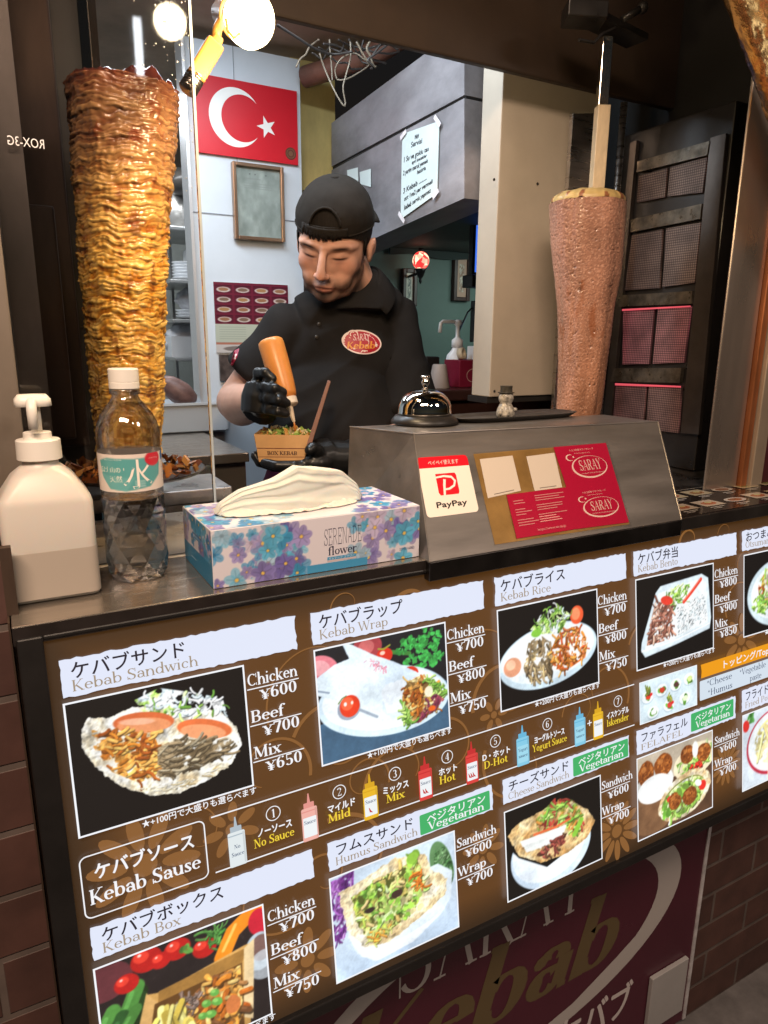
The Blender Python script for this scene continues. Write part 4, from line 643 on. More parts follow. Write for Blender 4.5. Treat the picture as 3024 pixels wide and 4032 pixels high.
# hummus sandwich
c = newc(180, (196, 212, 228), ht=.1225, seed=17); c.mix(np.clip((c.Y - .45) * 2, 0, 1) * .6, (170, 196, 226)); c.shreds(c.mpoly([(0, .02), (.18, 0), (.16, .2), (.08, .46), (0, .46)]), 150, .07, .01, [(130, 60, 150), (160, 96, 180), (96, 40, 120), (196, 150, 210)], ang=(50, 130))
c.ell(.5, .1, .09, .06, (186, 80, 96)); c.ell(.88, .22, .09, .2, (90, 130, 84), -14); c.shreds(c.mell(.9, .24, .075, .17, -14), 80, .02, .009, [(70, 112, 64), (120, 158, 110), (50, 90, 50)])
c.poly([(.1, .44), (.16, .62), (.3, .74), (.62, .72), (.86, .6), (.95, .5), (.97, .3), (.85, .2), (.7, .2)], (214, 226, 236), rag=.01); c.poly([(.1, .46), (.2, .66), (.32, .74), (.6, .72), (.85, .6), (.5, .66)], (236, 244, 252))
c.poly([(.06, .12), (.2, .1), (.5, .03), (.74, .08), (.8, .24), (.92, .34), (.9, .46), (.7, .55), (.4, .64), (.22, .6), (.1, .42)], (224, 204, 162), rag=.03); c.mix(c.mpoly([(.06, .12), (.2, .1), (.5, .03), (.74, .08), (.8, .24), (.92, .34), (.9, .46), (.7, .55), (.4, .64), (.22, .6), (.1, .42)], .03) * .8, (236, 220, 182)); c.tex(c.mpoly([(.06, .12), (.2, .1), (.5, .03), (.74, .08), (.8, .24), (.92, .34), (.9, .46), (.7, .55), (.4, .64), (.22, .6), (.1, .42)], .03), [(206, 180, 132), (230, 212, 172), (246, 236, 212)], 11, .4)
im = c.mpoly([(.15, .19), (.4, .13), (.68, .1), (.74, .3), (.66, .45), (.4, .57), (.25, .54), (.17, .38)], .03); c.mix(im, (80, 84, 36)); c.shreds(im, 240, .05, .02, SALAD[:4] + [(196, 168, 96), (216, 190, 130), (170, 190, 80)]); 
for i in range(26): c.leaf(c.rs.uniform(.2, .7), c.rs.uniform(.16, .5), .05, ((140, 190, 70), (176, 208, 104), (206, 196, 140))[i % 3], 4)
c.ell(.5, .3, .05, .03, (60, 40, 36), rag=.5); c.ell(.28, .34, .04, .02, (50, 36, 34), rag=.5); c.shreds(c.mpoly([(.6, .2), (.72, .2), (.72, .34)]), 24, .05, .01, [(226, 120, 40)]); c.leaf(.64, .08, .09, (150, 200, 70), 9); c.shreds(c.mpoly([(.3, .5), (.5, .52), (.4, .6), (.26, .58)]), 30, .05, .01, [(232, 160, 60), (200, 206, 110)])
photo('pita full of hummus and green salad in a white bowl', c, CX[1] - .0015, .2813, .403)
# cheese sandwich
c = newc(160, (10, 9, 9), ht=.1185, seed=18); c.ell(.46, .46, .42, .32, (202, 220, 238)); c.ell(.44, .44, .38, .28, (232, 242, 252)); c.poly([(0, 0), (1, 0), (1, .36), (.9, .4), (.7, .52), (.4, .6), (.12, .42), (.02, .3), (0, .3)], (10, 9, 9))
c.poly([(.02, .2), (.1, .14), (.4, .1), (.62, .08), (.86, .26), (.93, .38), (.84, .5), (.6, .56), (.34, .54), (.12, .4)], (226, 196, 142), rag=.02); c.poly([(.05, .21), (.4, .14), (.62, .12), (.84, .3), (.6, .3), (.2, .3)], (240, 226, 190), rag=.03); bm = c.mpoly([(.02, .2), (.1, .14), (.4, .1), (.62, .08), (.86, .26), (.93, .38), (.84, .5), (.6, .56), (.34, .54), (.12, .4)], .02); c.tex(bm, [(186, 140, 84), (220, 186, 130), (240, 222, 182)], 11, .4)
c.shreds(c.mpoly([(.3, .16), (.5, .04), (.7, .12), (.8, .28), (.76, .44), (.66, .44), (.6, .3), (.32, .27)]), 160, .06, .018, SALAD[:3] + [(170, 60, 50), (200, 130, 60)]); c.line([(.28, .28), (.5, .29), (.66, .27)], .02, (224, 104, 60)); c.poly([(.14, .29), (.62, .31), (.56, .4), (.4, .42), (.2, .40)], (238, 242, 240), rag=.02); c.poly([(.14, .29), (.62, .31), (.6, .34), (.16, .34)], (252, 252, 250))
c.shreds(c.mpoly([(.28, .46), (.5, .38), (.62, .38), (.6, .46), (.4, .52)]), 100, .04, .014, [(150, 70, 60), (110, 50, 46), (170, 120, 84), (90, 60, 40)]); c.line([(.7, .42), (.78, .32)], .05, (130, 186, 60))
photo('cheese sandwich with salad in a white bowl on black', c, CX[2] - .0015, .2825, .401)
# falafel
c = newc(150, (96, 66, 46), ht=.121, wd=.157, seed=19); c.mix(c.noise(7, 1) * .7, (58, 40, 30)); c.ell(.2, .56, .3, .2, (132, 96, 66)); c.mix(c.mell(.2, .56, .3, .2) * c.noise(14, 7) * .7, (90, 60, 40)); c.poly([(0, 0), (1, 0), (1, .3), (.4, .3), (0, .2)], (206, 196, 176), a=.8)
def fal(x, y, rx, ry, s_):
    c.ell(x, y, rx, ry, (128, 66, 26), rag=.15); m_ = c.mell(x, y, rx * .9, ry * .9); c.mix(m_ * np.clip((c.noise(40, s_) - .45) * 4, 0, 1), (196, 116, 50)); c.mix(m_ * np.clip((.4 - c.noise(46, s_ + 1)) * 6, 0, .8), (84, 40, 18)); c.ell(x - rx * .3, y - ry * .4, rx * .3, ry * .25, (226, 150, 80), a=.5)
c.ell(.22, .3, .24, .15, (222, 224, 222)); c.ell(.2, .27, .2, .1, (190, 190, 186)); fal(.11, .17, .1, .12, 3); fal(.33, .15, .12, .11, 5); c.ell(.22, .34, .22, .13, (236, 238, 238)); c.poly([(.0, .2), (.44, .2), (.44, .3), (0, .3)], (236, 238, 238), a=0)
c.ell(.76, .22, .3, .16, (232, 216, 184), -6, rag=.06); c.shreds(c.mpoly([(.5, .2), (.98, .12), (.98, .3), (.56, .32)]), 100, .05, .02, SALAD[:4]); fal(.65, .14, .09, .09, 8); fal(.88, .18, .1, .09, 10); c.ell(.76, .12, .04, .08, (244, 246, 242)); c.shreds(c.mell(.8, .28, .1, .03), 14, .03, .02, [(214, 50, 36)])
c.ell(.62, .52, .36, .21, (236, 222, 192), -10, rag=.08); c.tex(c.mell(.62, .52, .36, .21, -10, .08), [(206, 170, 118), (232, 214, 178), (244, 234, 212)], 10, .4); c.ell(.6, .53, .3, .165, (120, 120, 60), -10); c.shreds(c.mell(.6, .54, .3, .16, -10), 160, .06, .022, SALAD[:4] + [(240, 242, 236)]); c.ell(.42, .5, .05, .03, (206, 60, 44)); c.ell(.86, .5, .05, .05, (212, 44, 34)); fal(.48, .54, .085, .085, 14); fal(.68, .55, .1, .09, 16); c.leaf(.6, .44, .1, (150, 196, 80), 9); c.leaf(.36, .64, .08, (110, 170, 60), 8); c.ell(.8, .46, .05, .03, (248, 250, 248), 30)
photo('falafel balls in a bowl and in pita bread', c, CX[3] - .003, .2800, .4008, wd=.157)
# fried potato
c = newc(110, (206, 216, 226), seed=20); c.ell(.05, .12, .05, .06, (206, 44, 40)); c.leaf(.14, .06, .08, (70, 130, 60), 8); c.ell(.5, .38, .44, .34, (176, 40, 60)); c.ell(.5, .37, .415, .315, (236, 242, 246)); c.shreds(c.mell(.52, .36, .34, .25), 110, .3, .035, [(240, 224, 150), (226, 200, 112), (246, 236, 184)], ang=(30, 110), curl=.15)
photo('fried potatoes in a red rimmed dish at the right end of the board', c, CX[4] - .002, .2761, .3985)
# kebab box
c = newc(190, (44, 36, 36), ht=.1222, seed=21); c.mix(c.noise(6, 2) * .6, (24, 20, 22)); c.ell(.04, .1, .16, .12, (96, 44, 50)); c.shreds(c.mpoly([(0, .3), (.2, .16), (.26, .3), (.1, .6), (0, .6)]), 16, .3, .07, [(50, 96, 40), (70, 124, 54), (36, 76, 34)], ang=(110, 140), curl=.1)
for x, y, r in ((.28, .06, .09), (.46, .07, .08), (.62, .13, .075), (.16, .16, .07), (.36, .1, .06)): c.ell(x, y, r, r * .85, (176, 26, 24)); c.ell(x - r * .3, y - r * .3, r * .5, r * .4, (222, 60, 44)); c.ell(x - r * .4, y - r * .45, r * .12, r * .1, (255, 220, 210))
c.leaf(.52, .08, .05, (90, 140, 60), 6); c.shreds(c.mpoly([(.6, .02), (.76, .0), (.76, .14), (.66, .16)]), 40, .05, .01, [(60, 120, 50), (90, 150, 70)]); c.line([(.72, .24), (.8, .1), (.96, .0)], .1, (226, 130, 30)); c.line([(.73, .2), (.82, .06)], .02, (250, 180, 90)); c.ell(.97, .1, .07, .09, (190, 30, 50)); c.ell(.96, .3, .1, .13, (176, 190, 200)); c.ell(.97, .28, .07, .09, (120, 90, 84)); c.ell(.98, .4, .1, .1, (206, 216, 224), a=.7)
c.poly([(.14, .78), (.26, .28), (.34, .3), (.86, .22), (.9, .22), (.86, .78)], (196, 150, 84)); c.poly([(.1, .78), (.26, .27), (.32, .36), (.22, .78)], (206, 162, 100)); c.poly([(.32, .36), (.33, .29), (.88, .24), (.84, .33)], (150, 108, 52)); c.poly([(.86, .24), (.93, .2), (.88, .74), (.82, .7)], (222, 196, 150)); c.poly([(.3, .36), (.84, .33), (.82, .78), (.2, .78)], (90, 58, 26))
c.shreds(c.mpoly([(.5, .42), (.62, .34), (.83, .34), (.82, .7), (.5, .78), (.4, .7)]), 230, .07, .028, MEAT1 + [(196, 150, 80), (214, 180, 110), (150, 104, 60), (120, 76, 44)]); c.ell(.76, .58, .05, .06, (190, 110, 60), rag=.3); c.shreds(c.mell(.5, .44, .06, .07), 30, .04, .012, [(110, 90, 80), (140, 120, 110)])
c.shreds(c.mpoly([(.26, .5), (.34, .4), (.48, .4), (.5, .6), (.44, .78), (.22, .78)]), 50, .28, .040, [(232, 212, 104), (216, 188, 80), (240, 228, 140)], ang=(60, 130), curl=.12)
for x, y, q in ((.60, .50, .032), (.665, .515, .036), (.62, .58, .036), (.57, .57, .03), (.655, .45, .03)): c.ell(x, y, q, q * .75, (96, 160, 70), 30, rag=.25); c.ell(x - .01, y - .012, q * .5, q * .35, (140, 196, 100), 30)
photo('cardboard box of fries and kebab meat', c, CX[0] - .001, .2805, .4027)
# ------------------------------------------------------------------ slanted steel box on the counter with its stickers
c8 = [V(p) for p in ((.390, -.007, .9995), (.793, -.0055, .9995), (.80, .16, .9995), (.385, .19, .9995), (.425, .088, 1.125), (.797, .053, 1.125), (.80, .155, 1.125), (.387, .182, 1.125))]
pn_ = (c8[1] - c8[0]).cross(c8[4] - c8[0]); r_5 = (c8[5] - CAM).normalized(); c8[5] = CAM + r_5 * ((c8[0] - CAM).dot(pn_) / r_5.dot(pn_))  # keep the slanted face flat
sb = thing('steel_cover_box', 'slanted steel cover box on the counter carrying stickers and cards', 'steel box', (.59, .09, 1.0))
mb = MB()
for q in ((3, 2, 1, 0), (4, 5, 6, 7), (1, 2, 6, 5), (2, 3, 7, 6), (3, 0, 4, 7)): mb.poly([c8[i] for i in q])
gq = [[c8[4].lerp(c8[5], i / 16).lerp(c8[0].lerp(c8[1], i / 16), j / 8) for i in range(17)] for j in range(9)]
for j in range(8):
    for i in range(16): mb.poly([gq[j + 1][i], gq[j + 1][i + 1], gq[j][i + 1], gq[j][i]])
mb.tube([c8[4], c8[5]], .0012, 8); mb.tube([c8[4], c8[0]], .0010, 8); mb.tube([c8[5], c8[1]], .0010, 8); mb.tube([c8[4], c8[7]], .0010, 8)
mb.build('cover', mat('box_steel', (.27, .245, .225), .36, .75, var=.22, scale=7, rvar=.10, stretch=(.5, 3, 3), bump=.02, bscale=90), sb)
mb = MB(); mb.hexa([(.3895, -.0085, .977), (.794, -.0065, .977), (.794, .03, .977), (.3895, .03, .977), (.3895, -.0085, .9993), (.794, -.0065, .9993), (.794, .03, .9993), (.3895, .03, .9993)]); mb.build('front_lip', mat('lip_steel', (.13, .12, .115), .36, 1., var=.3, scale=9, rvar=.1), sb, bevel=.0012)
nrm = (c8[1] - c8[0]).cross(c8[4] - c8[0]).normalized()
def bwarp(x, y, h): a = c8[4].lerp(c8[5], x); b = c8[0].lerp(c8[1], x); return a.lerp(b, y) + nrm * (h + .0004)
def proj(p): q = ROT.transposed() @ (V(p) - CAM); return PCX + FPX * q.x / q.z, PCY + FPX * q.y / q.z
def inv(w, u, v):
    x = y = .5
    for _ in range(12):
        a = np.array(proj(w(x, y, 0))); dx = (np.array(proj(w(x + 1e-3, y, 0))) - a) / 1e-3; dy = (np.array(proj(w(x, y + 1e-3, 0))) - a) / 1e-3
        s = np.linalg.solve(np.stack([dx, dy], 1), np.array([u, v]) - a); x += s[0]; y += s[1]
    return float(x), float(y)
C4 = lambda x, y: inv(bwarp, 1300 + x * .8439, 1450 + y * .8439)
BS = Sheet((0, 0, 0), (1, 0, 0), (0, -1, 0), warp=bwarp, step=3e-5, lift=0)
def quadsheet(pts, base=0.):
    'a sheet whose unit square is the given four corners (photograph crop coordinates) on the slanted face'
    q = [V(C4(*p) + (0,)) for p in pts]
    def w(x, y, h): p = q[0].lerp(q[1], x).lerp(q[3].lerp(q[2], x), y); return bwarp(p.x, p.y, h + base)
    return Sheet((0, 0, 0), (1, 0, 0), (0, -1, 0), warp=w, step=3e-5, lift=0)
def rr01(r, ry=None, x0=0, y0=0, x1=1, y1=1):
    ry = ry or r; out = []
    for cx, cy, a in ((x1 - r, y0 + ry, -90), (x1 - r, y1 - ry, 0), (x0 + r, y1 - ry, 90), (x0 + r, y0 + ry, 180)): out += [(cx + r * math.cos(R(a + 15 * i)), cy + ry * math.sin(R(a + 15 * i))) for i in range(7)]
    return out
m_pg = mat('glossy_print', (.8, .8, .8), .28, attr='Col', coat=.3)
REDP = L3(214, 24, 40)
pp = quadsheet([(401, 418), (637, 403), (695, 668), (453, 699)]); mb = MB(); pp.poly(mb, rr01(.07), L3(236, 226, 216))
pp.poly(mb, rr01(.07, None, 0, 0, 1, .3)[0:7] + [(1, .19), (0, .19)] + rr01(.07, None, 0, 0, 1, .3)[21:], REDP)
pp.font(mb, 'ペイペイ使えます', .2, .138, .09, L3(240, 226, 220), w=.6)
pp.poly(mb, [(.30, .30), (.68, .30), (.70, .34), (.70, .62), (.68, .665), (.33, .665), (.30, .62)], REDP)
pp.line(mb, [(.30, .36), (.46, .345), (.6, .37), (.655, .44), (.62, .52), (.52, .565), (.44, .572)], [.03, .035, .04, .045, .04, .035, .03], L3(240, 230, 224)); pp.line(mb, [(.46, .40), (.43, .52), (.405, .675)], [.05, .046, .04], L3(240, 230, 224))
pp.font(mb, 'PayPay', .2, .86, .13, L3(26, 22, 24), w=.6, bold=.004)
o = mb.build('payment_sticker', m_pg, sb, label='white payment sticker with a red header')
cs = quadsheet([(668, 400), (1285, 349), (1397, 727), (769, 823)]); mb = MB(); cs.rect(mb, 0, 0, 1, 1, L3(176, 132, 70)); mb.build('card_backing', mat('gold_card', (.42, .25, .08), .36, .5, attr=None, var=.25, scale=18, rvar=.1), sb, label='gold backing card in a clear sleeve')
PINK = L3(186, 20, 62); CW = L3(244, 214, 206)
for i, q in enumerate(([(697, 425), (850, 408), (890, 572), (735, 607)], [(914, 412), (1045, 395), (1082, 556), (953, 573)])):
    mb = MB(); s_ = quadsheet(q, .0004); s_.rect(mb, 0, 0, 1, 1, L3(232, 220, 206)); s_.rect(mb, .2, .93, .8, .95, L3(120, 110, 104)); mb.build('code_label', m_pg, sb)
def card(q, base, full=True):
    mb = MB(); s_ = quadsheet(q, base); s_.rect(mb, 0, 0, 1, 1, PINK)
    if full:
        s_.font(mb, 'トルコ料理 サライグループ', .26, .13, .05, CW, w=.46); s_.font(mb, 'Turkish Restaurants group', .34, .2, .03, CW, w=.3)
        s_.line(mb, ellp(.56, .52, .33, .25, 40), [.022 + .016 * math.cos(R(a * 9 - 120)) for a in range(40)], CW, closed=True); s_.line(mb, ellp(.24, .28, .07, .07, 20, 60, 300), [.004 + .022 * math.sin(R(9 * a)) for a in range(20)], CW); s_.poly(mb, ellp(.3, .27, .018, .02, 8), CW)
        s_.serif(mb, 'SARAY', .57, .6, .24, CW, w=.42, T=.12, t=.04, center=True); s_.font(mb, 'Turkish & Dining Restaurant', .36, .68, .035, CW, w=.44)
    return mb
card([(1040, 369), (1285, 349), (1341, 541), (1105, 572)], .0007).build('visiting_card', m_pg, sb)
card([(1105, 572), (1341, 541), (1392, 720), (1143, 752)], .0009).build('visiting_card', m_pg, sb)
mb = MB(); s_ = quadsheet([(820, 592), (1104, 556), (1142, 752), (868, 797)], .0011); s_.rect(mb, 0, 0, 1, 1, PINK); PT = L3(220, 150, 150); rs = np.random.RandomState(4)
for j, (y, a, b) in enumerate([(.16, .08, .24), (.22, .08, .26), (.36, .08, .24), (.42, .08, .34), (.48, .08, .24), (.60, .08, .34), (.66, .08, .42), (.72, .08, .34)] + [(.1 + .055 * k, .43, .72 + .2 * rs.rand()) for k in range(12) if k not in (3, 7)]): s_.rect(mb, a, y, b, y + .018, PT); 
s_.font(mb, 'https://www.saray.jp', .36, .91, .08, PT, w=.48); mb.build('address_card', m_pg, sb, label='dark pink address card below the blank labels')
mb = MB(); s_ = quadsheet([(664, 396), (1290, 345), (1402, 736), (765, 830)], .0016); mb.poly([s_.pt(x, y, 0) for x, y in ((0, 0), (1, 0), (1, 1), (0, 1))][::-1]); mb.build('clear_sleeve', thin_glass('clear_sleeve', (.96, .95, .93), .35, .12), sb)
# ------------------------------------------------------------------ service bell
bc = UZ(917, 915, 1.1252); bc.z = 1.1253; bell = thing('service_bell', 'chrome service bell with a black base on top of the steel box', 'bell', bc)
m_chrome = mat('chrome', (.85, .82, .78), .05, 1.); q_ = 1.29
def lat(m, pr, n): m.smooth = True; m.lathe(bc, [(r * q_, z * q_) for r, z in pr], n); return m
lat(MB(), [(.031, .0003), (.0345, .0008), (.0342, .0035), (.030, .0085), (.0265, .0095)], 48).build('base', mat('bell_base', (.014, .013, .013), .4, rvar=.1, scale=40), bell)
lat(MB(), [(.0272 + .0003, .0100), (.0278, .0110), (.0274, .0127), (.0272, .0140)] + [(.0272 * math.cos(R(a)) ** .8, .0140 + .0205 * math.sin(R(a))) for a in range(8, 86, 6)] + [(.003, .0347)], 64).build('dome', m_chrome, bell)
lat(MB(), [(.0026, .0345), (.0022, .0370), (.0036, .0390), (.0042, .0415), (.0032, .0440), (.0024, .0450), (.0046, .0460), (.0044, .0480), (.001, .0485)], 20).build('button', m_chrome, bell)
# tray with a little figure
tc_ = UZ(1110, 903, 1.1255); tc_.z = 1.1255; m_tray = mat('dark_tray', (.05, .046, .043), .36, .3, var=.3, scale=20)
tdir = (UZ(1235, 893, 1.1255) - UZ(985, 909, 1.1255)); hl = tdir.length / 2; tx = tdir.normalized(); ty = V((-tx.y, tx.x, 0))
mb = MB(); mb.smooth = True; prof = [(.86, 0), (.9, .0004), (1.0, .0052), (1.015, .0062), (1.0, .0066), (.9, .003), (.8, .0018), (.05, .0014)]
mb.rings([[tc_ + tx * math.copysign(abs(math.cos(a)) ** .55, math.cos(a)) * hl * r + ty * math.copysign(abs(math.sin(a)) ** .7, math.sin(a)) * .034 * r + V((0, 0, z)) for a in np.linspace(0, 2 * math.pi, 40, endpoint=False)] for r, z in prof]); mb.build('tray', m_tray, label='dark oval change tray beside the bell on the steel box', cat='tray')
fc = UZ(1091, 902, 1.127); fc.z = 1.1272; fig = thing('figurine', 'small mottled black and white snowman figurine in a hat on the dark tray', 'figurine', fc); m_fig = mat('mottled_glaze', (.55, .5, .42), .3, scale=150, col2=(.03, .03, .03), bump=.15, bscale=200)
mb = MB(); mb.smooth = True; mb.lathe(fc, [(.009, 0), (.0125, .001), (.013, .006), (.0115, .013), (.0085, .0185), (.0075, .020), (.0095, .0225), (.0108, .027), (.0098, .0325), (.006, .0355)], 24); mb.ell(fc + V((.0135, -.004, .011)), (.004, .0035, .0028)); mb.ell(fc + V((-.012, -.005, .008)), (.003, .003, .005)); mb.build('body', m_fig, fig)
mb = MB(); mb.lathe(fc, [(.0115, .034), (.0118, .0352), (.0085, .0356), (.0082, .0405), (.0088, .0440), (.003, .0442)], 20); mb.build('hat', mat('figure_hat', (.05, .045, .035), .35, var=.5, scale=200), fig, auto=30)
# ------------------------------------------------------------------ laminated menu lying on the right end of the counter
lm = thing('laminated_menu', 'dark laminated menu sheet lying flat on the right end of the counter', 'menu', (1.06, .06, 1.0))
mb = MB(); mb.box((.802, .0, 1.0002), (1.335, .118, 1.0012)); mb.build('sheet', mat('menu_laminate', (.02, .014, .012), .18, coat=.5), lm)
LS = Sheet((.802, .118, 1.0012), (1, 0, 0), (0, -1, 0), up=(0, 0, 1), step=2e-5); mb = MB(); rs = np.random.RandomState(9)
for i in range(9):
    for j in range(2):
        x, y = .012 + i * .058 + j * .01, .008 + j * .057; c_ = ((.5, .40, .30, 1), (.42, .34, .22, 1), (.5, .46, .4, 1))[rs.randint(3)]
        if (i + j) % 3 == 0: LS.poly(mb, ellp(x + .022, y + .018, .022, .011, 20), (.55, .48, .42, 1)); LS.poly(mb, ellp(x + .022, y + .018, .015, .007, 16), (.25, .1, .05, 1))
        else: LS.rect(mb, x, y, x + .044, y + .03, c_); LS.poly(mb, ellp(x + .022, y + .016, .015, .008, 14), ((.16, .2, .05, 1), (.3, .14, .06, 1), (.4, .12, .05, 1))[rs.randint(3)]); LS.poly(mb, ellp(x + .026, y + .012, .007, .004, 10), (.5, .42, .2, 1))
        LS.rect(mb, x, y + .035, x + .03, y + .0375, (.5, .45, .4, 1)); LS.rect(mb, x, y + .041, x + .018, y + .043, (.5, .45, .4, 1))
LS.rect(mb, .0, .002, .53, .0035, (.45, .38, .3, 1)); mb.build('menu_print', mat('laminated_print', (.8, .8, .8), .2, attr='Col', coat=.4), lm)
# ------------------------------------------------------------------ tissue box
TX0, TX1, TY0, TY1, TZ = .1605, .389, .0135, .1255, 1.058
tb = thing('tissue_box', 'blue floral cardboard tissue box standing on the counter shelf', 'tissue box', ((TX0 + TX1) / 2, (TY0 + TY1) / 2, 1.0))
PKC = (.70, .70, .75)
mb = MB(); mb.box((TX0, TY0, 1.0002), (TX1, TY1, TZ)); mb.build('carton', mat('pale_carton', PKC, .42, var=.04, scale=20), tb, bevel=.0008)
def flowers(cv, n, seed, keep=None, big=.05):
    r = np.random.RandomState(seed); pal = [(66, 150, 196), (92, 172, 210), (126, 118, 178), (150, 140, 192), (160, 190, 214), (186, 176, 206), (44, 128, 184), (108, 100, 166)]; H = cv.h / cv.w
    for i in range(n):
        x, y = r.rand(), r.rand() * H; q = big * r.uniform(.5, 1.1)
        if keep and not keep(x, y): continue
        c_ = np.array(pal[r.randint(len(pal))], float); a0 = r.uniform(0, 72); np_ = r.choice([5, 5, 6]); al = .6 if i < n * .45 else .92
        for k in range(np_):
            a = R(a0 + 360 / np_ * k); cv.ell(x + math.cos(a) * q * .55, y + math.sin(a) * q * .55, q * .5, q * .38, c_ * r.uniform(.9, 1.1), a0 + 360 / np_ * k, rag=.12, a=al)
            cv.line([(x, y), (x + math.cos(a) * q * .8, y + math.sin(a) * q * .8)], q * .1, c_ * .72, a=.5 * al)
        cv.ell(x, y, q * .24, q * .22, c_ * .6, a=.6 * al)
        if i > n * .3: cv.ell(x, y, q * .16, q * .15, (226, 190, 96), rag=.4)
PK8 = (216, 212, 222)
m_tprint = mat('carton_print', (.8, .8, .8), .4, attr='Col')
LW_ = TX1 - TX0; HH = .0578
cv = Cv(260, int(260 * HH / LW_), PK8, 31); kp = lambda x, y: (x < .41 - .25 * max(0, .04 - y) or x > .66 - .35 * abs(y - .12) * .4); flowers(cv, 120, 2, kp, .055); cv.p[int(cv.h * .86):, :][:, int(.42 * cv.w):int(.72 * cv.w)] = (70, 150, 196)
TF = Sheet((TX0, TY0, TZ), (1, 0, 0), (0, 0, -1), up=(0, -1, 0), step=3e-5, lift=2e-4); TF.canvas('front_print', cv, .0006, .0006, LW_ - .0006, HH - .0005, m_tprint, tb)
mb = MB(); NV = L3(56, 54, 84)
TF.serif(mb, 'SERENADE', .1145, .0305, .0175, NV, w=.0430, T=.055, t=.05, serif=False); TF.serif(mb, 'flower', .1190, .0410, .0090, L3(34, 34, 66), w=.0325, T=.15, t=.06); TF.rect(mb, .1180, .0430, .1508, .0462, L3(70, 150, 196)); TF.font(mb, 'セレナーデ フラワー', .1195, .0457, .003, L3(220, 226, 240), w=.0295); TF.rect(mb, .1180, .0464, .1508, .0482, L3(200, 186, 190)); TF.font(mb, '320枚(160組)', .203, .0475, .004, L3(70, 76, 120), w=.019); mb.build('lettering', m_pr, tb)
WD = TY1 - TY0
cv = Cv(220, int(220 * WD / LW_), PK8, 32); flowers(cv, 150, 5, lambda x, y: x < .36 or x > .70 or y < .08, .055)
TT = Sheet((TX0, TY1, TZ), (1, 0, 0), (0, -1, 0), up=(0, 0, 1), step=3e-5, lift=2e-4); TT.canvas('top_print', cv, .0006, .0006, LW_ - .0006, WD - .0006, m_tprint, tb)
cv = Cv(120, int(120 * HH / WD), PK8, 33); flowers(cv, 60, 8, lambda x, y: y < .3, .1); cv.p[int(cv.h * .62):] = (50, 132, 176)
TE = Sheet((TX0, TY1, TZ), (0, -1, 0), (0, 0, -1), up=(-1, 0, 0), step=3e-5, lift=2e-4); TE.canvas('end_print', cv, .0006, .0006, WD - .0006, HH - .0005, m_tprint, tb)
mb = MB(); TE.rect(mb, .04, .018, .075, .0195, L3(90, 110, 160)); TE.rect(mb, .045, .022, .07, .023, L3(90, 110, 160)); TE.rect(mb, .03, .046, .05, .0468, L3(180, 210, 230)); mb.build('end_lettering', m_pr, tb)
mb = MB(); mb.col = None; TT.poly(mb, [(x * .75 + .114, y + .056) for x, y in ellp(0, 0, .095, .021, 40)], None); mb.build('slot_film', mat('slot_film', (.62, .54, .48), .12, coat=.4, bump=.1, bscale=60), tb)
# tissue: a folded sheet, ridge along the slot
nu, nv = 110, 46; P = np.zeros((nv, nu, 3))
pu = [0, .08, .22, .40, .55, .70, .84, .94, 1.0]; ph = [.001, .010, .022, .031, .044, .040, .034, .018, .003]
px = [.021, .026, .048, .080, .104, .130, .158, .176, .183]
for i in range(nu):
    u = i / (nu - 1); h = np.interp(u, pu, ph); x = TX0 + np.interp(u, pu, px); ed = math.sin(math.pi * u) ** .5
    for j in range(nv):
        v = j / (nv - 1) * 2 - 1; w_ = abs(v); s_ = 1 if v > 0 else -1
        fold = sum(q2 * math.exp(-((w_ - (q0 + .13 * math.sin(u * q1 + s_ * 2))) / .045) ** 2) for q0, q1, q2 in ((.22, 5, .0016), (.42, 3.5, -.0022), (.60, 6.5, .0026), (.80, 4.2, -.0018))) + .0022 * mnoise.noise(V((u * 5, s_ * 3 + w_ * 1.5, 1.3))) + .0009 * mnoise.noise(V((u * 14, s_ * 3 + w_ * 5, 2.3)))
        P[j, i] = (x + .006 * (1 - w_) * (u - .4) + .5 * fold, TY0 + .054 + s_ * (.0028 + .0135 * w_ ** 1.3 * ed + .004 * ed) + fold * (0.3 + ed) * (1 if w_ > .1 else .4) + .004 * math.sin(u * 9), TZ + .0012 + h * (1 - w_ ** 1.5) + .25 * fold * (1 - w_) + (.0012 * max(0, mnoise.noise(V((u * 12, 7, s_)))) if w_ > .8 else 0))
hem = np.zeros((10, 110, 3))
for i in range(110):
    u = i / 109
    for j in range(10):
        v = j / 9; wv = .0016 * mnoise.noise(V((u * 11, v * 2, 9))) + .0012 * mnoise.noise(V((u * 25, v * 3, 3)))
        hem[j, i] = (TX0 + .024 + u * .150, TY0 + .046 - .020 * v * (math.sin(math.pi * min(1, max(0, u))) ** .4) + .004 * mnoise.noise(V((u * 5, 1, 1))) * v, TZ + .0014 + .0085 * (1 - v) ** 1.5 * math.sin(math.pi * u) ** .5 + max(0, wv) * 1.4)
o = grid_obj('tissue', P, None, mat('tissue_paper', (.70, .65, .59), .9, bump=.2, bscale=140, dist=.001, sss=.4), smooth=True, label='cream paper tissue pulled half out of the floral box', cat='tissue'); md = o.modifiers.new('solid', 'SOLIDIFY'); md.thickness = .0004; md = o.modifiers.new('sub', 'SUBSURF'); md.levels = 1; md.render_levels = 1
o2 = grid_obj('hem_fold', hem, None, MATS['tissue_paper'], o, smooth=True); md = o2.modifiers.new('solid', 'SOLIDIFY'); md.thickness = .0003
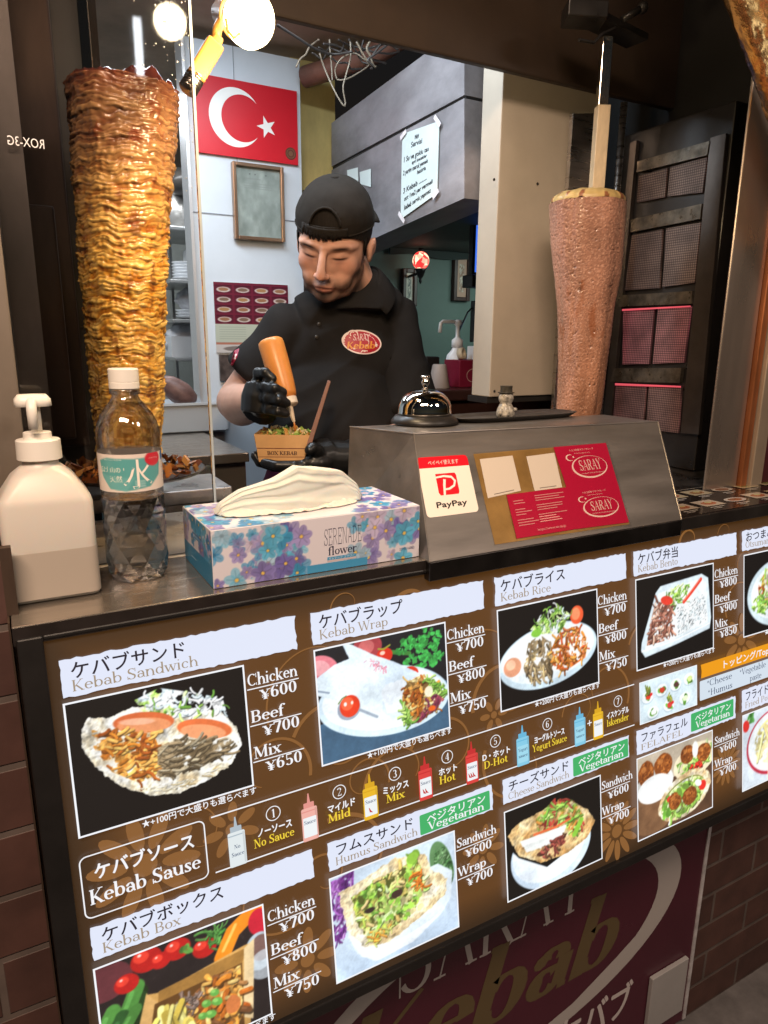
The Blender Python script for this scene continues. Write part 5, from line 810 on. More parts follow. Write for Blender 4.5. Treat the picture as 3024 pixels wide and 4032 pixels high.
# ------------------------------------------------------------------ hand sanitiser pump bottle
sc = V((.0275, .0800, 1.0002)); san = thing('sanitiser_bottle', 'square translucent pump bottle half full of clear sanitiser at the left end of the shelf', 'pump bottle', sc)
m_hdpe = mat('milky_plastic', (.70, .65, .59), .38, trans=.12, sss=.25); m_pl = mat('white_plastic', (.80, .76, .70), .35)
def sq(c, hx, hy, r, z, n=6):
    return [V((c[0] + x, c[1] + y, c[2] + z)) for x, y in rrect(-hx, -hy, hx, hy, min(r, hx * .999, hy * .999), n)]
def sqlevels(mb, c, lv, cap=True): mb.rings([sq(c, *l) for l in lv], cap)
mb = MB(); mb.smooth = True; hx = .0325
hx, hy = .0385, .031; sqlevels(mb, sc, [(hx - .006, hy - .006, .008, 0), (hx - .0015, hy - .0015, .008, .0012), (hx, hy, .009, .005), (hx, hy, .009, .088), (hx - .0015, hy - .0015, .0095, .094), (hx - .013, hy - .009, .011, .112), (.0185, .0175, .0165, .119), (.0150, .0150, .0150, .1215), (.0150, .0150, .0150, .130)]); mb.build('bottle', m_hdpe, san)
mb = MB(); mb.smooth = True; sqlevels(mb, sc, [(hx + .0003, hy + .0003, .009, .004), (hx + .0003, hy + .0003, .009, .047)], False); mb.build('liquid_level', mat('liquid_tint', (.55, .48, .41), .4, trans=.2), san)
mb = MB(); mb.smooth = True; mb.lathe(sc, [(.0180, .1255), (.0187, .126), (.0184, .1425), (.0174, .1435), (.0118, .1438), (.0115, .1495), (.0106, .150), (.004, .150)], 40); mb.build('collar', m_pl, san, auto=35)
mb = MB(); mb.smooth = True; mb.lathe(sc, [(.0046, .149), (.0046, .176)], 20); mb.build('stem', m_pl, san)
mb = MB(); mb.smooth = True; hd = sc + V((-.001, 0, .0125)); sqlevels(mb, hd, [(.0138, .0105, .006, .160), (.0150, .0115, .007, .1605), (.0146, .0112, .007, .1665), (.0115, .0085, .006, .1702), (.004, .003, .003, .1707)]); nd = V((-.12, -.99, 0)); mb.tube([hd + V((0, 0, .164)), hd + nd * .009 + V((0, 0, .1650)), hd + nd * .0145 + V((0, 0, .163)), hd + nd * .0165 + V((0, 0, .158)), hd + nd * .017 + V((0, 0, .1415))], [.0042, .0042, .0044, .0043, .0040], 14); mb.build('pump_head', m_pl, san)
# ------------------------------------------------------------------ water bottle
wc = V((.106, .0905, 1.0004)); wb = thing('water_bottle', 'clear plastic water bottle with white cap and teal label beside the pump bottle', 'water bottle', wc)
m_pet = bpy.data.materials.new('clear_pet'); m_pet.use_nodes = True; t_ = m_pet.node_tree; t_.nodes.remove(t_.nodes['Principled BSDF'])
gb = t_.nodes.new('ShaderNodeBsdfGlass'); gb.inputs['IOR'].default_value = 1.33; gb.inputs['Roughness'].default_value = .01; tb_ = t_.nodes.new('ShaderNodeBsdfTransparent'); gy = t_.nodes.new('ShaderNodeBsdfGlossy'); gy.inputs['Roughness'].default_value = .06
m1 = t_.nodes.new('ShaderNodeMixShader'); m1.inputs[0].default_value = .5; m2 = t_.nodes.new('ShaderNodeMixShader'); m2.inputs[0].default_value = .13
for a_, b_ in ((gb.outputs[0], m1.inputs[1]), (tb_.outputs[0], m1.inputs[2]), (m1.outputs[0], m2.inputs[1]), (gy.outputs[0], m2.inputs[2]), (m2.outputs[0], t_.nodes['Material Output'].inputs[0])): t_.links.new(a_, b_)
WSC = .915
prof = [(.012, .004), (.020, .0015), (.0262, 0), (.0295, .0015), (.0312, .006), (.0316, .014)] + [(.0312, z) for z in np.linspace(.018, .083, 27)] + [(.0308, .086), (.0318, .089), (.0318, .092), (.0312, .094), (.0312, .130), (.0318, .132), (.0316, .137), (.0322, .1455), (.0318, .152), (.0298, .160), (.026, .168), (.0205, .175), (.0162, .180), (.0136, .184), (.0128, .187), (.0128, .190)]
wp = lambda r, a, z: wc + V((math.cos(a) * r, math.sin(a) * r, z * 1.05)) * WSC
mb = MB(); mb.smooth = True; mb.rings([[wp(r, 2 * math.pi * k / 64, z) for k in range(64)] for r, z in prof if z >= .0859]); mb.build('bottle', m_pet, wb)
mb = MB(); ng = 11; rr = [[wp(r * (1 + (.05 * math.cos(10 * math.pi * k / ng) if z < .004 else 0)), 2 * math.pi * (k + .5 * (j % 2)) / ng, z) for k in range(ng)] for j, (r, z) in enumerate([(.020, .0015), (.0275, .0005), (.0318, .008), (.0325, .022), (.0325, .038), (.0325, .054), (.0325, .070), (.0318, .0855)])]
bs = [mb.add(r) for r in rr]
for j in range(len(rr) - 1):
    for k in range(ng):
        k2 = (k + 1) % ng; a, b = bs[j], bs[j + 1]
        if j % 2 == 0: mb.face((a + k, a + k2, b + k)); mb.face((a + k2, b + k2, b + k))
        else: mb.face((a + k, a + k2, b + k2)); mb.face((a + k, b + k2, b + k))
mb.face([bs[0] + k for k in range(ng)][::-1]); mb.face([bs[-1] + k for k in range(ng)]); m_pet2 = m_pet.copy(); m_pet2.name = 'faceted_pet'; m_pet2.node_tree.nodes['Mix Shader'].inputs[0].default_value = .15; m_pet2.node_tree.nodes['Mix Shader.001'].inputs[0].default_value = .30; mb.build('faceted_base', m_pet2, wb)
wl = lambda pr, n: (lambda m: (setattr(m, 'smooth', True), m.lathe(wc, [(r * WSC, z * 1.05 * WSC) for r, z in pr], n))[1])(MB())
wl([(.0128, .187), (.0146, .1872), (.0150, .188), (.0150, .1915), (.0144, .192)], 32).build('neck_ring', m_pet, wb)
wl([(.0142, .1922), (.0150, .1930), (.0150, .1985), (.0146, .1990), (.0150, .1995), (.0150, .2110), (.0140, .2122), (.005, .2124)], 48).build('cap', m_pl, wb, auto=35)
LR = .0319 * WSC; LZ0, LZ1 = .0945 * WSC * 1.05, .1315 * WSC * 1.05
va = math.atan2(CAM.y - wc.y, CAM.x - wc.x)
def lwarp(x, y, h): a = va + (x - .5) * 2 * math.pi; return wc + V((math.cos(a) * (LR + h), math.sin(a) * (LR + h), LZ1 - y))
PERI = 2 * math.pi * LR
WS = Sheet((0, 0, 0), (1, 0, 0), (0, -1, 0), warp=lwarp, step=2e-5, lift=1e-4)
cv = Cv(200, 36, (228, 214, 204), 41); s0 = lambda q: .5 + (q - .5) * .5 * 1.0
H_ = .18
def lx(q): return .5 + (q - .46) * .47   # q: 0..1 across the visible front
yy = lambda q: q * H_
cv.poly([(lx(.08), yy(.18)), (lx(.2), yy(.1)), (lx(.5), yy(.13)), (lx(.8), yy(.1)), (lx(.82), yy(.3)), (lx(.8), yy(.6)), (lx(.66), yy(.88)), (lx(.4), yy(.96)), (lx(.22), yy(.9)), (lx(.12), yy(.6))], (92, 164, 164)); cv.poly([(lx(.1), yy(.5)), (lx(.3), yy(.62)), (lx(.5), yy(.6)), (lx(.4), yy(.96)), (lx(.22), yy(.9))], (112, 178, 178), a=.7)
cv.ell(lx(.72), yy(.16), .05, .034, (206, 44, 60)); cv.ell(lx(.90), yy(.13), .02, .028, (52, 96, 160))
for k in range(8): cv.line([(lx(.88), yy(.32 + k * .07)), (lx(1.02), yy(.32 + k * .07))], .003, (150, 150, 156))
for k in range(3): cv.line([(lx(.5), yy(.72 + k * .06)), (lx(.6), yy(.72 + k * .06))], .004, (206, 222, 220))
h = WS.h(); P = np.array([[tuple(lwarp(x, y, h)) for x in np.linspace(0, 1, cv.w)] for y in np.linspace(0, LZ1 - LZ0, cv.h)]); lab = grid_obj('label', P, cv.lin(), mat('bottle_label_print', (.8, .8, .8), .4, attr='Col'), wb, smooth=True)
def fl(txt, q, y, s, c_, w): # letters along the curved label
    v, f, wd = font_mesh(txt); sx = w / wd; mb.col = c_; hh = WS.h(); b = mb.add([lwarp(lx(q) + a * sx, y - e * s, hh) for a, e in v]); [mb.face([b + i for i in g]) for g in f]
mb = MB(); fl('富士山の', .10, .0165, .0060, L3(240, 240, 226), .118); fl('天然', .22, .0255, .0068, L3(240, 240, 226), .068); fl('水', .36, .0300, .0300, L3(244, 236, 226), .155)
fl('バナジウム', .66, .0055, .0018, L3(250, 220, 220), .06); fl('おいしい天然水', .16, .0055, .0016, L3(220, 236, 232), .1); mb.build('label_lettering', m_pr, wb)
# ------------------------------------------------------------------ chicken spit behind the glass
def spit_grid(rows, y0, na, nz, disp, colf, z_of=None):
    'rows: (v, left, right) in picture rows; returns points and colours of a turned, displaced column'
    zc, xc, rc = [], [], []
    for v, l, r in rows:
        ra, rb = ray(l * K, v * K).normalized(), ray(r * K, v * K).normalized(); c0 = UY((l + r) / 2, v, y0); zc.append(c0.z); xc.append(c0.x); rc.append((c0 - CAM).length * math.sin(ra.angle(rb) / 2))
    o = np.argsort(zc); zc, xc, rc = np.array(zc)[o], np.array(xc)[o], np.array(rc)[o]
    zz = np.linspace(zc[0], zc[-1], nz); X0 = np.interp(zz, zc, xc); R0 = np.interp(zz, zc, rc); th = np.linspace(0, 2 * math.pi, na, endpoint=False)
    P = np.zeros((nz, na, 3)); Cc = np.zeros((nz, na, 3))
    for j in range(nz):
        for i in range(na):
            d, c_ = disp(th[i], zz[j], (zz[j] - zz[0]) / (zz[-1] - zz[0])); r = R0[j] + d; P[j, i] = (X0[j] + math.cos(th[i]) * r, y0 + math.sin(th[i]) * r, zz[j]); Cc[j, i] = c_
    return P, Cc, (X0, R0, zz)
N3 = lambda x, y, z: mnoise.noise(V((x, y, z)))
rk = np.random.RandomState(77); LZ = np.cumsum(rk.uniform(.0022, .0062, 220)) + .98; LH = rk.uniform(-1, 1, 220); LC = rk.uniform(0, 1, 220)   # the slices of the stack
def chick(t, z, q):
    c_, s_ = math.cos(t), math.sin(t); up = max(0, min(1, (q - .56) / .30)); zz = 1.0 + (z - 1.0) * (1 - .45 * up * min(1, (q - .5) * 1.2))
    wz = z + .0065 * N3(c_ * 1.7, s_ * 1.7, z * 11) + .0044 * N3(c_ * 3.6 + 3, s_ * 3.6, z * 34) + .0016 * N3(c_ * 9 + 3, s_ * 9, z * 90)
    k = int(np.searchsorted(LZ, wz)); k = min(max(k, 1), 218); f = (wz - LZ[k - 1]) / (LZ[k] - LZ[k - 1]); th = LZ[k] - LZ[k - 1]
    e1 = N3(c_ * 2.6, s_ * 2.6, k * 3.7); e2 = N3(c_ * 7, s_ * 7, k * 5.1); st = N3(c_ * 5, s_ * 5, wz * 640); e = N3(c_ * 12, s_ * 12, z * 150); big = N3(c_ * 1.6 + 4, s_ * 1.6, z * 15)
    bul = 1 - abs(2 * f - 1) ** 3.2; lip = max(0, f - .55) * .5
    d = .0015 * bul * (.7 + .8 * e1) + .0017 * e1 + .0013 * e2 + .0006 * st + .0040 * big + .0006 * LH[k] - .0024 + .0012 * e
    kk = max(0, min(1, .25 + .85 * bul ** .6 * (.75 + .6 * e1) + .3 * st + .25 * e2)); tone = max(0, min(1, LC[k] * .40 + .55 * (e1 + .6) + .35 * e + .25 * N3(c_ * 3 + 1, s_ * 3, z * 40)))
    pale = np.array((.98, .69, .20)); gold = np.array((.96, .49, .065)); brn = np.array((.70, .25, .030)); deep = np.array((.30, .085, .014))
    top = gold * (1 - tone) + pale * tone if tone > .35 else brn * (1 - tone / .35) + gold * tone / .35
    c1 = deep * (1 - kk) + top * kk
    u1 = np.array((.10, .036, .022)) * (1 - kk) + (np.array((.30, .13, .06)) * (1 - tone) + np.array((.50, .30, .14)) * tone) * kk  # upper meat: less roasted, its dimmer light also put into the colour
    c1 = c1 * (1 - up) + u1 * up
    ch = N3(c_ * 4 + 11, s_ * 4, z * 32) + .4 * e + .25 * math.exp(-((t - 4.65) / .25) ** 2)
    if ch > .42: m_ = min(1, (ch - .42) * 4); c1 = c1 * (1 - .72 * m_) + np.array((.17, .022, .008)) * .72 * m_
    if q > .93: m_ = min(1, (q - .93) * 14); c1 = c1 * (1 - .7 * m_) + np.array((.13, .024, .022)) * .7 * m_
    return d, c1
rows = [(1050, 215, 350), (1000, 207, 352), (900, 200, 360), (800, 190, 362), (700, 180, 363), (600, 172, 366), (500, 165, 369), (400, 157, 376), (300, 149, 386), (230, 142, 394), (195, 141, 393)]
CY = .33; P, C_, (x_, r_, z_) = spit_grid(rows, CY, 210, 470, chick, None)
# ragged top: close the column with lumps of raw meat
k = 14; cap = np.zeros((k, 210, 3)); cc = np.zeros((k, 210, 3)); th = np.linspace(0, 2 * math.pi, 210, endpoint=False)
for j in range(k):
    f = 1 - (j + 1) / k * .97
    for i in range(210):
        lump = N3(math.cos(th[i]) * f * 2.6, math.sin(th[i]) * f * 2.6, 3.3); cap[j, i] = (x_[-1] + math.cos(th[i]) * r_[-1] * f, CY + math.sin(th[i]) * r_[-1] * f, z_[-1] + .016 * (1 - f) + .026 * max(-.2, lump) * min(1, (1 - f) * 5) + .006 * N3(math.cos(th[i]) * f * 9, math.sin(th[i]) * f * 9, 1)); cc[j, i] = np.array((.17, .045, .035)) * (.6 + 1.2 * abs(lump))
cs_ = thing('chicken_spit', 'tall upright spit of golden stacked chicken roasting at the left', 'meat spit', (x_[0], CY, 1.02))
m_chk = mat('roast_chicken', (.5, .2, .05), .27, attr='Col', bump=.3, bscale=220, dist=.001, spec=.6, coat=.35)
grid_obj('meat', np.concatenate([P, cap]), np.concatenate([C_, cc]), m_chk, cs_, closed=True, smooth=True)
rod0 = UY(197, 140, CY); mb = MB(); rd = V((rod0.x, CY, 0)); mb.obox((rod0.x, CY, 1.78), (.0052, .0052, 0), (-.0052, .0052, 0), (0, 0, .35)); mb.build('skewer', mat('skewer_steel', (.80, .76, .68), .16, 1.), cs_, bevel=.0008)
tcx = UY(330, 1045, CY); mb = MB(); mb.smooth = True; mb.lathe((x_[0], CY, 0), [(.06, 1.0605), (.090, 1.061), (.096, 1.066), (.094, 1.0665), (.088, 1.0635), (.01, 1.0635)], 48); mb.lathe((x_[0], CY, 0), [(.03, 1.021), (.026, 1.058), (.03, 1.0604)], 24); mb.build('drip_pan', mat('charred_pan', (.03, .018, .014), .35, .3, var=.5, scale=30, rvar=.15, bump=.4, bscale=60), cs_)
rs = np.random.RandomState(12); mb = MB()
for i in range(110):
    a = rs.uniform(0, 6.28); d = rs.uniform(.045, .090); c0 = V((x_[0] + math.cos(a) * d, CY + math.sin(a) * d, 1.0655 + rs.uniform(0, .007))); mb.col = tuple(np.array(((.42, .16, .04), (.24, .07, .02), (.5, .24, .07))[rs.randint(3)]) * rs.uniform(.6, 1.1)) + (1,); q = rs.uniform(.003, .008)
    e1, e2, e3 = V(rs.normal(0, 1, 3)).normalized() * q, V(rs.normal(0, 1, 3)).normalized() * q * .6, V(rs.normal(0, 1, 3)).normalized() * q * .25; mb.obox(c0, e1, e2, e3)
tag(mb.build('meat_scraps', m_chk, cs_), None, kind='stuff')
# ------------------------------------------------------------------ minced beef spit on the right
BY = .35
def beef(t, z, q):
    c_, s_ = math.cos(t), math.sin(t); f = N3(c_ * 17, s_ * 17, z * 300); g = N3(c_ * 36, s_ * 36, z * 480); b = N3(c_ * 2.4, s_ * 2.4, z * 9); cr = N3(c_ * 3 + 2, s_ * 3, z * 85 + 1.2 * N3(c_ * 4, s_ * 4, z * 40)); fac = abs(math.sin(t * 4.5 + 1.2 * N3(0, 0, z * 8)))
    pit = max(0, f - .33) * 2.2; crack = max(0, cr - .52) * 4
    d = .0009 * g - .0020 * min(1, pit) - .0022 * min(1, crack) + .0022 * b + .0016 * fac
    low = 1 - min(1, q / .75); hue = N3(c_ * 2, s_ * 2 + 5, z * 14); base = (np.array((.40, .205, .145)) * (1 - low) + np.array((.43, .20, .115)) * low) * (1 + .35 * hue)
    c1 = base * (1 + .55 * g + .2 * f) ; c1 = c1 * (1 - .75 * min(1, pit)) * (1 - .6 * min(1, crack)); 
    if g > .35: c1 = c1 * .5 + np.array((.66, .40, .30)) * .5
    ch = N3(c_ * 3 + 5, s_ * 3, z * 22)
    if ch > .3 and low > .1: c1 = c1 * (1 - min(.5, (ch - .3) * 2)) + np.array((.28, .07, .01)) * min(.5, (ch - .3) * 2)
    return d, np.clip(c1, .01, .9)
rows = [(930, 1203, 1288), (880, 1204, 1296), (840, 1206, 1303), (780, 1208, 1311), (720, 1207, 1318), (660, 1204, 1325), (600, 1199, 1338), (540, 1194, 1345), (490, 1190, 1349), (440, 1188, 1350)]
P, C_, (x_, r_, z_) = spit_grid(rows, BY, 180, 300, beef, None)
bs_ = thing('beef_spit', 'upright cone of pale pink minced beef on a spit at the right', 'meat spit', (x_[0], BY, 1.0))
m_beef = mat('minced_beef', (.4, .2, .12), .32, attr='Col', bump=.25, bscale=230, dist=.001, coat=.3)
kk = [(1.0, 0), (1.005, .002), (.985, .004), (.93, .0065), (.80, .0095), (.55, .012), (.3, .013), (.1, .0135)]; th = np.linspace(0, 2 * math.pi, 180, endpoint=False); cap = np.zeros((len(kk), 180, 3)); cc = np.zeros((len(kk), 180, 3))
for j, (f, h) in enumerate(kk):
    for i in range(180):
        n1 = N3(math.cos(th[i]) * 6 * f, math.sin(th[i]) * 6 * f, 2); cap[j, i] = (x_[-1] + math.cos(th[i]) * r_[-1] * f * (1 + .012 * n1), BY + math.sin(th[i]) * r_[-1] * f, z_[-1] + h * 1.6 + .0025 * n1); cc[j, i] = np.array((.56, .40, .16)) * (1 + .4 * n1) if n1 < .35 else np.array((.28, .11, .05))
grid_obj('meat', P, C_, m_beef, bs_, closed=True, smooth=True); grid_obj('fat_cap', cap, cc, mat('fat_cap', (.5, .4, .2), .4, attr='Col', bump=.3, bscale=150), bs_, closed=True, smooth=True)
tp = z_[-1] + .018; rx = UY(1289, 400, BY).x; zb = UY(1280, 228, BY).z
mb = MB(); mb.obox((rx, BY, (tp + zb) / 2 - .004), (.0095, -.0046, 0), (.0046, .0095, 0), (0, 0, (zb - tp) / 2 + .006)); mb.build('spit_sleeve', mat('pale_sleeve', (.62, .50, .34), .4, var=.25, scale=60, stretch=(1, 1, .3), bump=.2), bs_, bevel=.001)
zt = UY(1287, 75, BY).z; mb = MB(); mb.obox((rx - .002, BY, (zb + zt) / 2), (.0075, -.0035, 0), (.0035, .0075, 0), (0, 0, (zt - zb) / 2)); mb.build('skewer', mat('skewer_steel', (.8, .76, .68), .16, 1.), bs_, bevel=.0008)
p_ = UY(1334, 400, .43); mb = MB(); mb.smooth = True; mb.tube([(p_.x, .43, 1.0), (p_.x, .43, 1.66)], .0062, 12); mb.build('guide_rod', m_steel, label='thin steel guide rod standing just behind the beef cone', cat='rod')
clp = thing('spit_clamp', 'dark metal spit clamp under the hood above the beef cone', 'clamp', (rx, BY, zt)); q_ = UY(1287, 60, BY)
mb = MB(); mb.obox(UY(1262, 32, BY - .01), (.030, -.012, 0), (.012, .022, 0), (0, 0, .012)); mb.build('block', m_bmetal, clp, bevel=.002)
mb = MB(); mb.obox(UY(1330, 66, BY), (.055, .004, -.004), (-.002, .022, 0), (0, 0, .005)); mb.tube([UY(1250, 86, BY - .03), UY(1283, 92, BY - .03), UY(1300, 74, BY - .03), UY(1330, 60, BY - .03)], .0028, 8); mb.build('arm', m_bmetal, clp, bevel=.001)
mb = MB(); mb.smooth = True; mb.tube([UY(1345, 42, BY - .04), UY(1385, 18, BY - .05)], .0055, 10); mb.ell(UY(1388, 16, BY - .05), (.009, .009, .009)); mb.build('handle', m_bmetal, clp)
# back plate of the right grill: beige enamel, steel upright
a, b = UY(1057, 858, .5), UY(1236, 852, .5)
mb = MB(); mb.box((a.x, .50, a.z), (b.x + .03, .56, 1.78)); o = mb.build('grill_side_panel', m_beige, label='large beige enamel panel behind the beef cone', cat='panel', bevel=.002)
mb = MB(); mb.box((a.x - .002, .505, a.z - .012), (b.x + .05, .57, a.z - .0005)); mb.build('panel_edge', m_black, o)
for u, v in ((1067, 388), (1161, 397), (1068, 845), (1214, 832)): mb = MB(); mb.smooth = True; mb.lathe(UY(u, v, .4992), [(.0026, -.0001), (.0026, .0007), (.001, .0012)], 10, axis=(0, -1, 0)); mb.build('screw', m_bmetal, o)
a, b = UY(1228, 400, .485), UY(1290, 400, .485); zt2 = UY(1228, 243, .485).z
mb = MB(); mb.hexa([(a.x, .485, 1.0), (b.x, .485, 1.0), (b.x, .495, 1.0), (a.x, .495, 1.0), (a.x, .485, zt2), (b.x, .485, zt2 + .012), (b.x, .495, zt2 + .012), (a.x, .495, zt2)]); mb.build('steel_upright', m_steel, label='narrow brushed steel upright plate behind the spit sleeve', cat='panel', bevel=.001)
# gas burner wall facing the beef cone
BX = 1.115
def bp_(u, v): p = UX(u, v, BX); return p
F2 = lambda x, y: bp_((2000 + x * .6172) / K, (600 + y * .6172) / K)
bw = thing('gas_burner', 'dark gas burner wall with glowing pink mesh squares beside the beef cone', 'grill', (BX + .04, .34, 1.0))
yn, yf = F2(1290, 900).y, F2(690, 900).y
mb = MB(); mb.box((BX + .006, yn - .004, .9995), (BX + .10, yf + .02, 1.62)); mb.build('back_plate', m_bmetal, bw, bevel=.002)
def meshmat(name, glow, top=0):
    m = bpy.data.materials.new(name); m.use_nodes = True; t = m.node_tree; b = t.nodes['Principled BSDF']; N = t.nodes.new; L = t.links.new; tc = N('ShaderNodeTexCoord'); sp = N('ShaderNodeSeparateXYZ'); L(tc.outputs['Object'], sp.inputs[0]); out = []
    for ax in (1, 2):
        mu = N('ShaderNodeMath'); mu.operation = 'MULTIPLY'; mu.inputs[1].default_value = 2 * math.pi / .0042; L(sp.outputs[ax], mu.inputs[0]); sn = N('ShaderNodeMath'); sn.operation = 'SINE'; L(mu.outputs[0], sn.inputs[0]); mr = N('ShaderNodeMapRange'); mr.inputs[1].default_value = -.2; mr.inputs[2].default_value = .9; mr.inputs[3].default_value = 1; mr.inputs[4].default_value = .25; L(sn.outputs[0], mr.inputs[0]); out.append(mr)
    x = N('ShaderNodeMath'); x.operation = 'MULTIPLY'; L(out[0].outputs[0], x.inputs[0]); L(out[1].outputs[0], x.inputs[1]); n = N('ShaderNodeTexNoise'); n.inputs['Scale'].default_value = 30; n.inputs['Detail'].default_value = 4; L(tc.outputs['Object'], n.inputs['Vector']); mr2 = N('ShaderNodeMapRange'); mr2.inputs[1].default_value = .3; mr2.inputs[2].default_value = .7; mr2.inputs[3].default_value = .55; mr2.inputs[4].default_value = 1.2; L(n.outputs[0], mr2.inputs[0]); y = N('ShaderNodeMath'); y.operation = 'MULTIPLY'; L(x.outputs[0], y.inputs[0]); L(mr2.outputs[0], y.inputs[1])
    c_ = N('ShaderNodeMix'); c_.data_type = 'RGBA'; c_.inputs[6].default_value = (.03, .02, .02, 1); c_.inputs[7].default_value = (.22, .17, .14, 1); L(y.outputs[0], c_.inputs[0]); L(c_.outputs[2], b.inputs['Base Color']); b.inputs['Roughness'].default_value = .5; b.inputs['Metallic'].default_value = .4
    b.inputs['Emission Color'].default_value = (1, .13, .24, 1); e = N('ShaderNodeMath'); e.operation = 'MULTIPLY'; e.inputs[1].default_value = glow; L(y.outputs[0], e.inputs[0]); L(e.outputs[0], b.inputs['Emission Strength']); return m
m_m = [meshmat('burner_mesh_cold', 0.012), meshmat('burner_mesh_hot', .15), meshmat('burner_mesh_warm', .05)]; m_grime = mat('grimy_bar', (.13, .11, .085), .38, .7, var=.6, scale=40, rvar=.15)
m_rail = mat('dark_rail', (.10, .085, .075), .35, .8, var=.3, scale=10)
mb = MB(); mb.box((BX + .101, .106, .9), (BX + .13, .70, 2.2)); mb.build('grill_side_wall', m_black, label='sooty black side wall behind the gas burner', cat='wall')
m_edge = mat('ember_edge', (.3, .02, .03), .5, emit=(1, .14, .18), es=.6)
def patch(pts, dx, name, m, th=.004, par=bw):
    P4 = [V((BX - dx, p.y, p.z)) for p in (F2(*q) for q in pts)]; mb = MB(); mb.hexa([P4[3], P4[2], P4[2] + V((th, 0, 0)), P4[3] + V((th, 0, 0)), P4[0], P4[1], P4[1] + V((th, 0, 0)), P4[0] + V((th, 0, 0))]); return mb.build(name, m, par)
for pts, mi in (([(835, 150), (1015, 100), (1000, 285), (822, 320)], 0), ([(1035, 95), (1270, 30), (1240, 255), (1018, 280)], 0), ([(790, 530), (985, 490), (965, 865), (745, 880)], 0), ([(1010, 485), (1228, 448), (1190, 830), (985, 860)], 0), ([(735, 1003), (932, 992), (900, 1350), (730, 1352)], 1), ([(958, 990), (1168, 980), (1122, 1340), (922, 1348)], 1), ([(690, 1480), (880, 1488), (860, 1760), (668, 1740)], 2), ([(900, 1489), (1106, 1498), (1086, 1790), (880, 1765)], 2)): patch(pts, .0, 'burner_mesh', m_m[mi])
for pts in ([(800, 430), (1250, 330), (1240, 425), (795, 512)], [(700, 915), (1190, 885), (1185, 965), (705, 985)], [(690, 1378), (1120, 1375), (1108, 1470), (665, 1462)], [(840, 60), (1300, -70), (1285, 20), (835, 130)]): patch(pts, .006, 'cross_bar', m_grime, .009)
for pts in ([(735, 1000), (1168, 978), (1168, 986), (735, 1012)], [(690, 1472), (1106, 1490), (1106, 1500), (690, 1486)]): patch(pts, .003, 'ember_line', m_edge, .002)
for pts in ([(790, -60), (830, -75), (660, 1760), (612, 1750)], [(1300, -90), (1400, -120), (1225, 1800), (1110, 1790)]): patch(pts, .004, 'side_rail', m_rail, .008)
for q in ((1120, 1620), ): pass
# right hand jamb: steel, copper strip, beige post
a, b = UY(1528, 1000, .10), UY(1597, 1000, .10)
mb = MB(); mb.box((a.x, .10, .999), (b.x, .104, 2.3)); mb.build('steel_jamb', mat('jamb_steel', (.52, .44, .38), .30, .85, var=.06, scale=5, rvar=.07, stretch=(3, 1, .5)), label='tall brushed steel jamb right of the gas burner', cat='jamb', bevel=.002)
mb = MB(); mb.box((b.x + .0005, .092, .999), (b.x + .015, .106, 2.3)); mb.build('copper_strip', mat('worn_copper', (.42, .15, .06), .38, .7, var=.4, scale=14, rvar=.12, stretch=(1, 1, .3)), label='worn copper coloured strip beside the steel jamb', cat='strip', bevel=.002)
x2 = UY(1645, 1000, .085).x; mb = MB(); mb.box((b.x + .0155, .085, .999), (x2, .11, 2.3)); mb.box((x2 + .0006, .09, .999), (x2 + .016, .11, 2.3)); mb.build('door_post', mat('right_post', (.45, .36, .27), .45, .6, var=.12, scale=6, rvar=.08), label='beige post at the far right edge of the counter opening', cat='post', bevel=.0015)
mb = MB(); mb.box((x2 + .017, .095, .0), (2.6, .102, 2.3)); mb.build('facade_panel', mat('maroon_facade', (.06, .012, .016), .4, var=.3, scale=5), label='dark maroon facade panel beyond the right post', cat='wall')
# gold foil wrapped duct, top right
mb = MB(); mb.smooth = True; rr = []; c0, c1 = UY(1655, -90, .02), UY(1745, 190, .02); c0, c1 = c0 + (c0 - c1) * 1.6, c1 + (c1 - c0) * 1.2; ax = (c1 - c0).normalized(); e1 = V((0, 1, 0)); e2 = ax.cross(e1).normalized(); RR = .052
for i in range(150):
    c_ = c0.lerp(c1, i / 149); rr.append([c_ + (e1 * math.cos(t) + e2 * math.sin(t)) * RR * (1 + .05 * (abs(N3(math.cos(t) * 3, math.sin(t) * 3, i * .16)) + .5 * abs(N3(math.cos(t) * 9, math.sin(t) * 9, i * .5)))) for t in np.linspace(0, 2 * math.pi, 72, endpoint=False)])
mb.rings(rr); mb.build('foil_duct', mat('gold_foil', (.86, .52, .20), .20, 1., var=.2, scale=20, bump=.6, bscale=50, dist=.004), label='duct wrapped in crumpled gold foil at the top right', cat='duct')
# ------------------------------------------------------------------ clamp lamp with the bare flood bulb
LY = .20; q5 = .76
lc = UY(524, 38, LY); lampo = thing('clamp_lamp', 'bright clamp lamp with a bare flood bulb and a yellow clip above the chicken spit', 'lamp', lc)
m_bulb = mat('bulb_glow', (1, .9, .7), .3, emit=(1, .80, .46), es=9); m_yel = mat('yellow_lamp_plastic', (.34, .16, .03), .4, var=.15, scale=30)
ld = (UY(565, 52, LY - .04) - UY(462, 28, LY + .05)).normalized(); ld2 = ld
mb = MB(); mb.smooth = True; mb.lathe(lc - ld2 * .035 * q5, [(r * q5, z * q5) for r, z in [(.010, 0), (.014, .01), (.026, .028), (.0345, .046), (.036, .056), (.033, .066), (.024, .075), (.010, .080), (.002, .081)]], 32, axis=ld2); mb.build('bulb', m_bulb, lampo)
mb = MB(); mb.smooth = True; mb.lathe(lc - ld2 * .062 * q5, [(r * q5, z * q5) for r, z in [(.010, 0), (.0165, .003), (.0175, .026), (.021, .034), (.030, .050), (.0285, .050), (.018, .036), (.0145, .030)]], 32, axis=ld2, cap=False); mb.build('socket', m_yel, lampo)
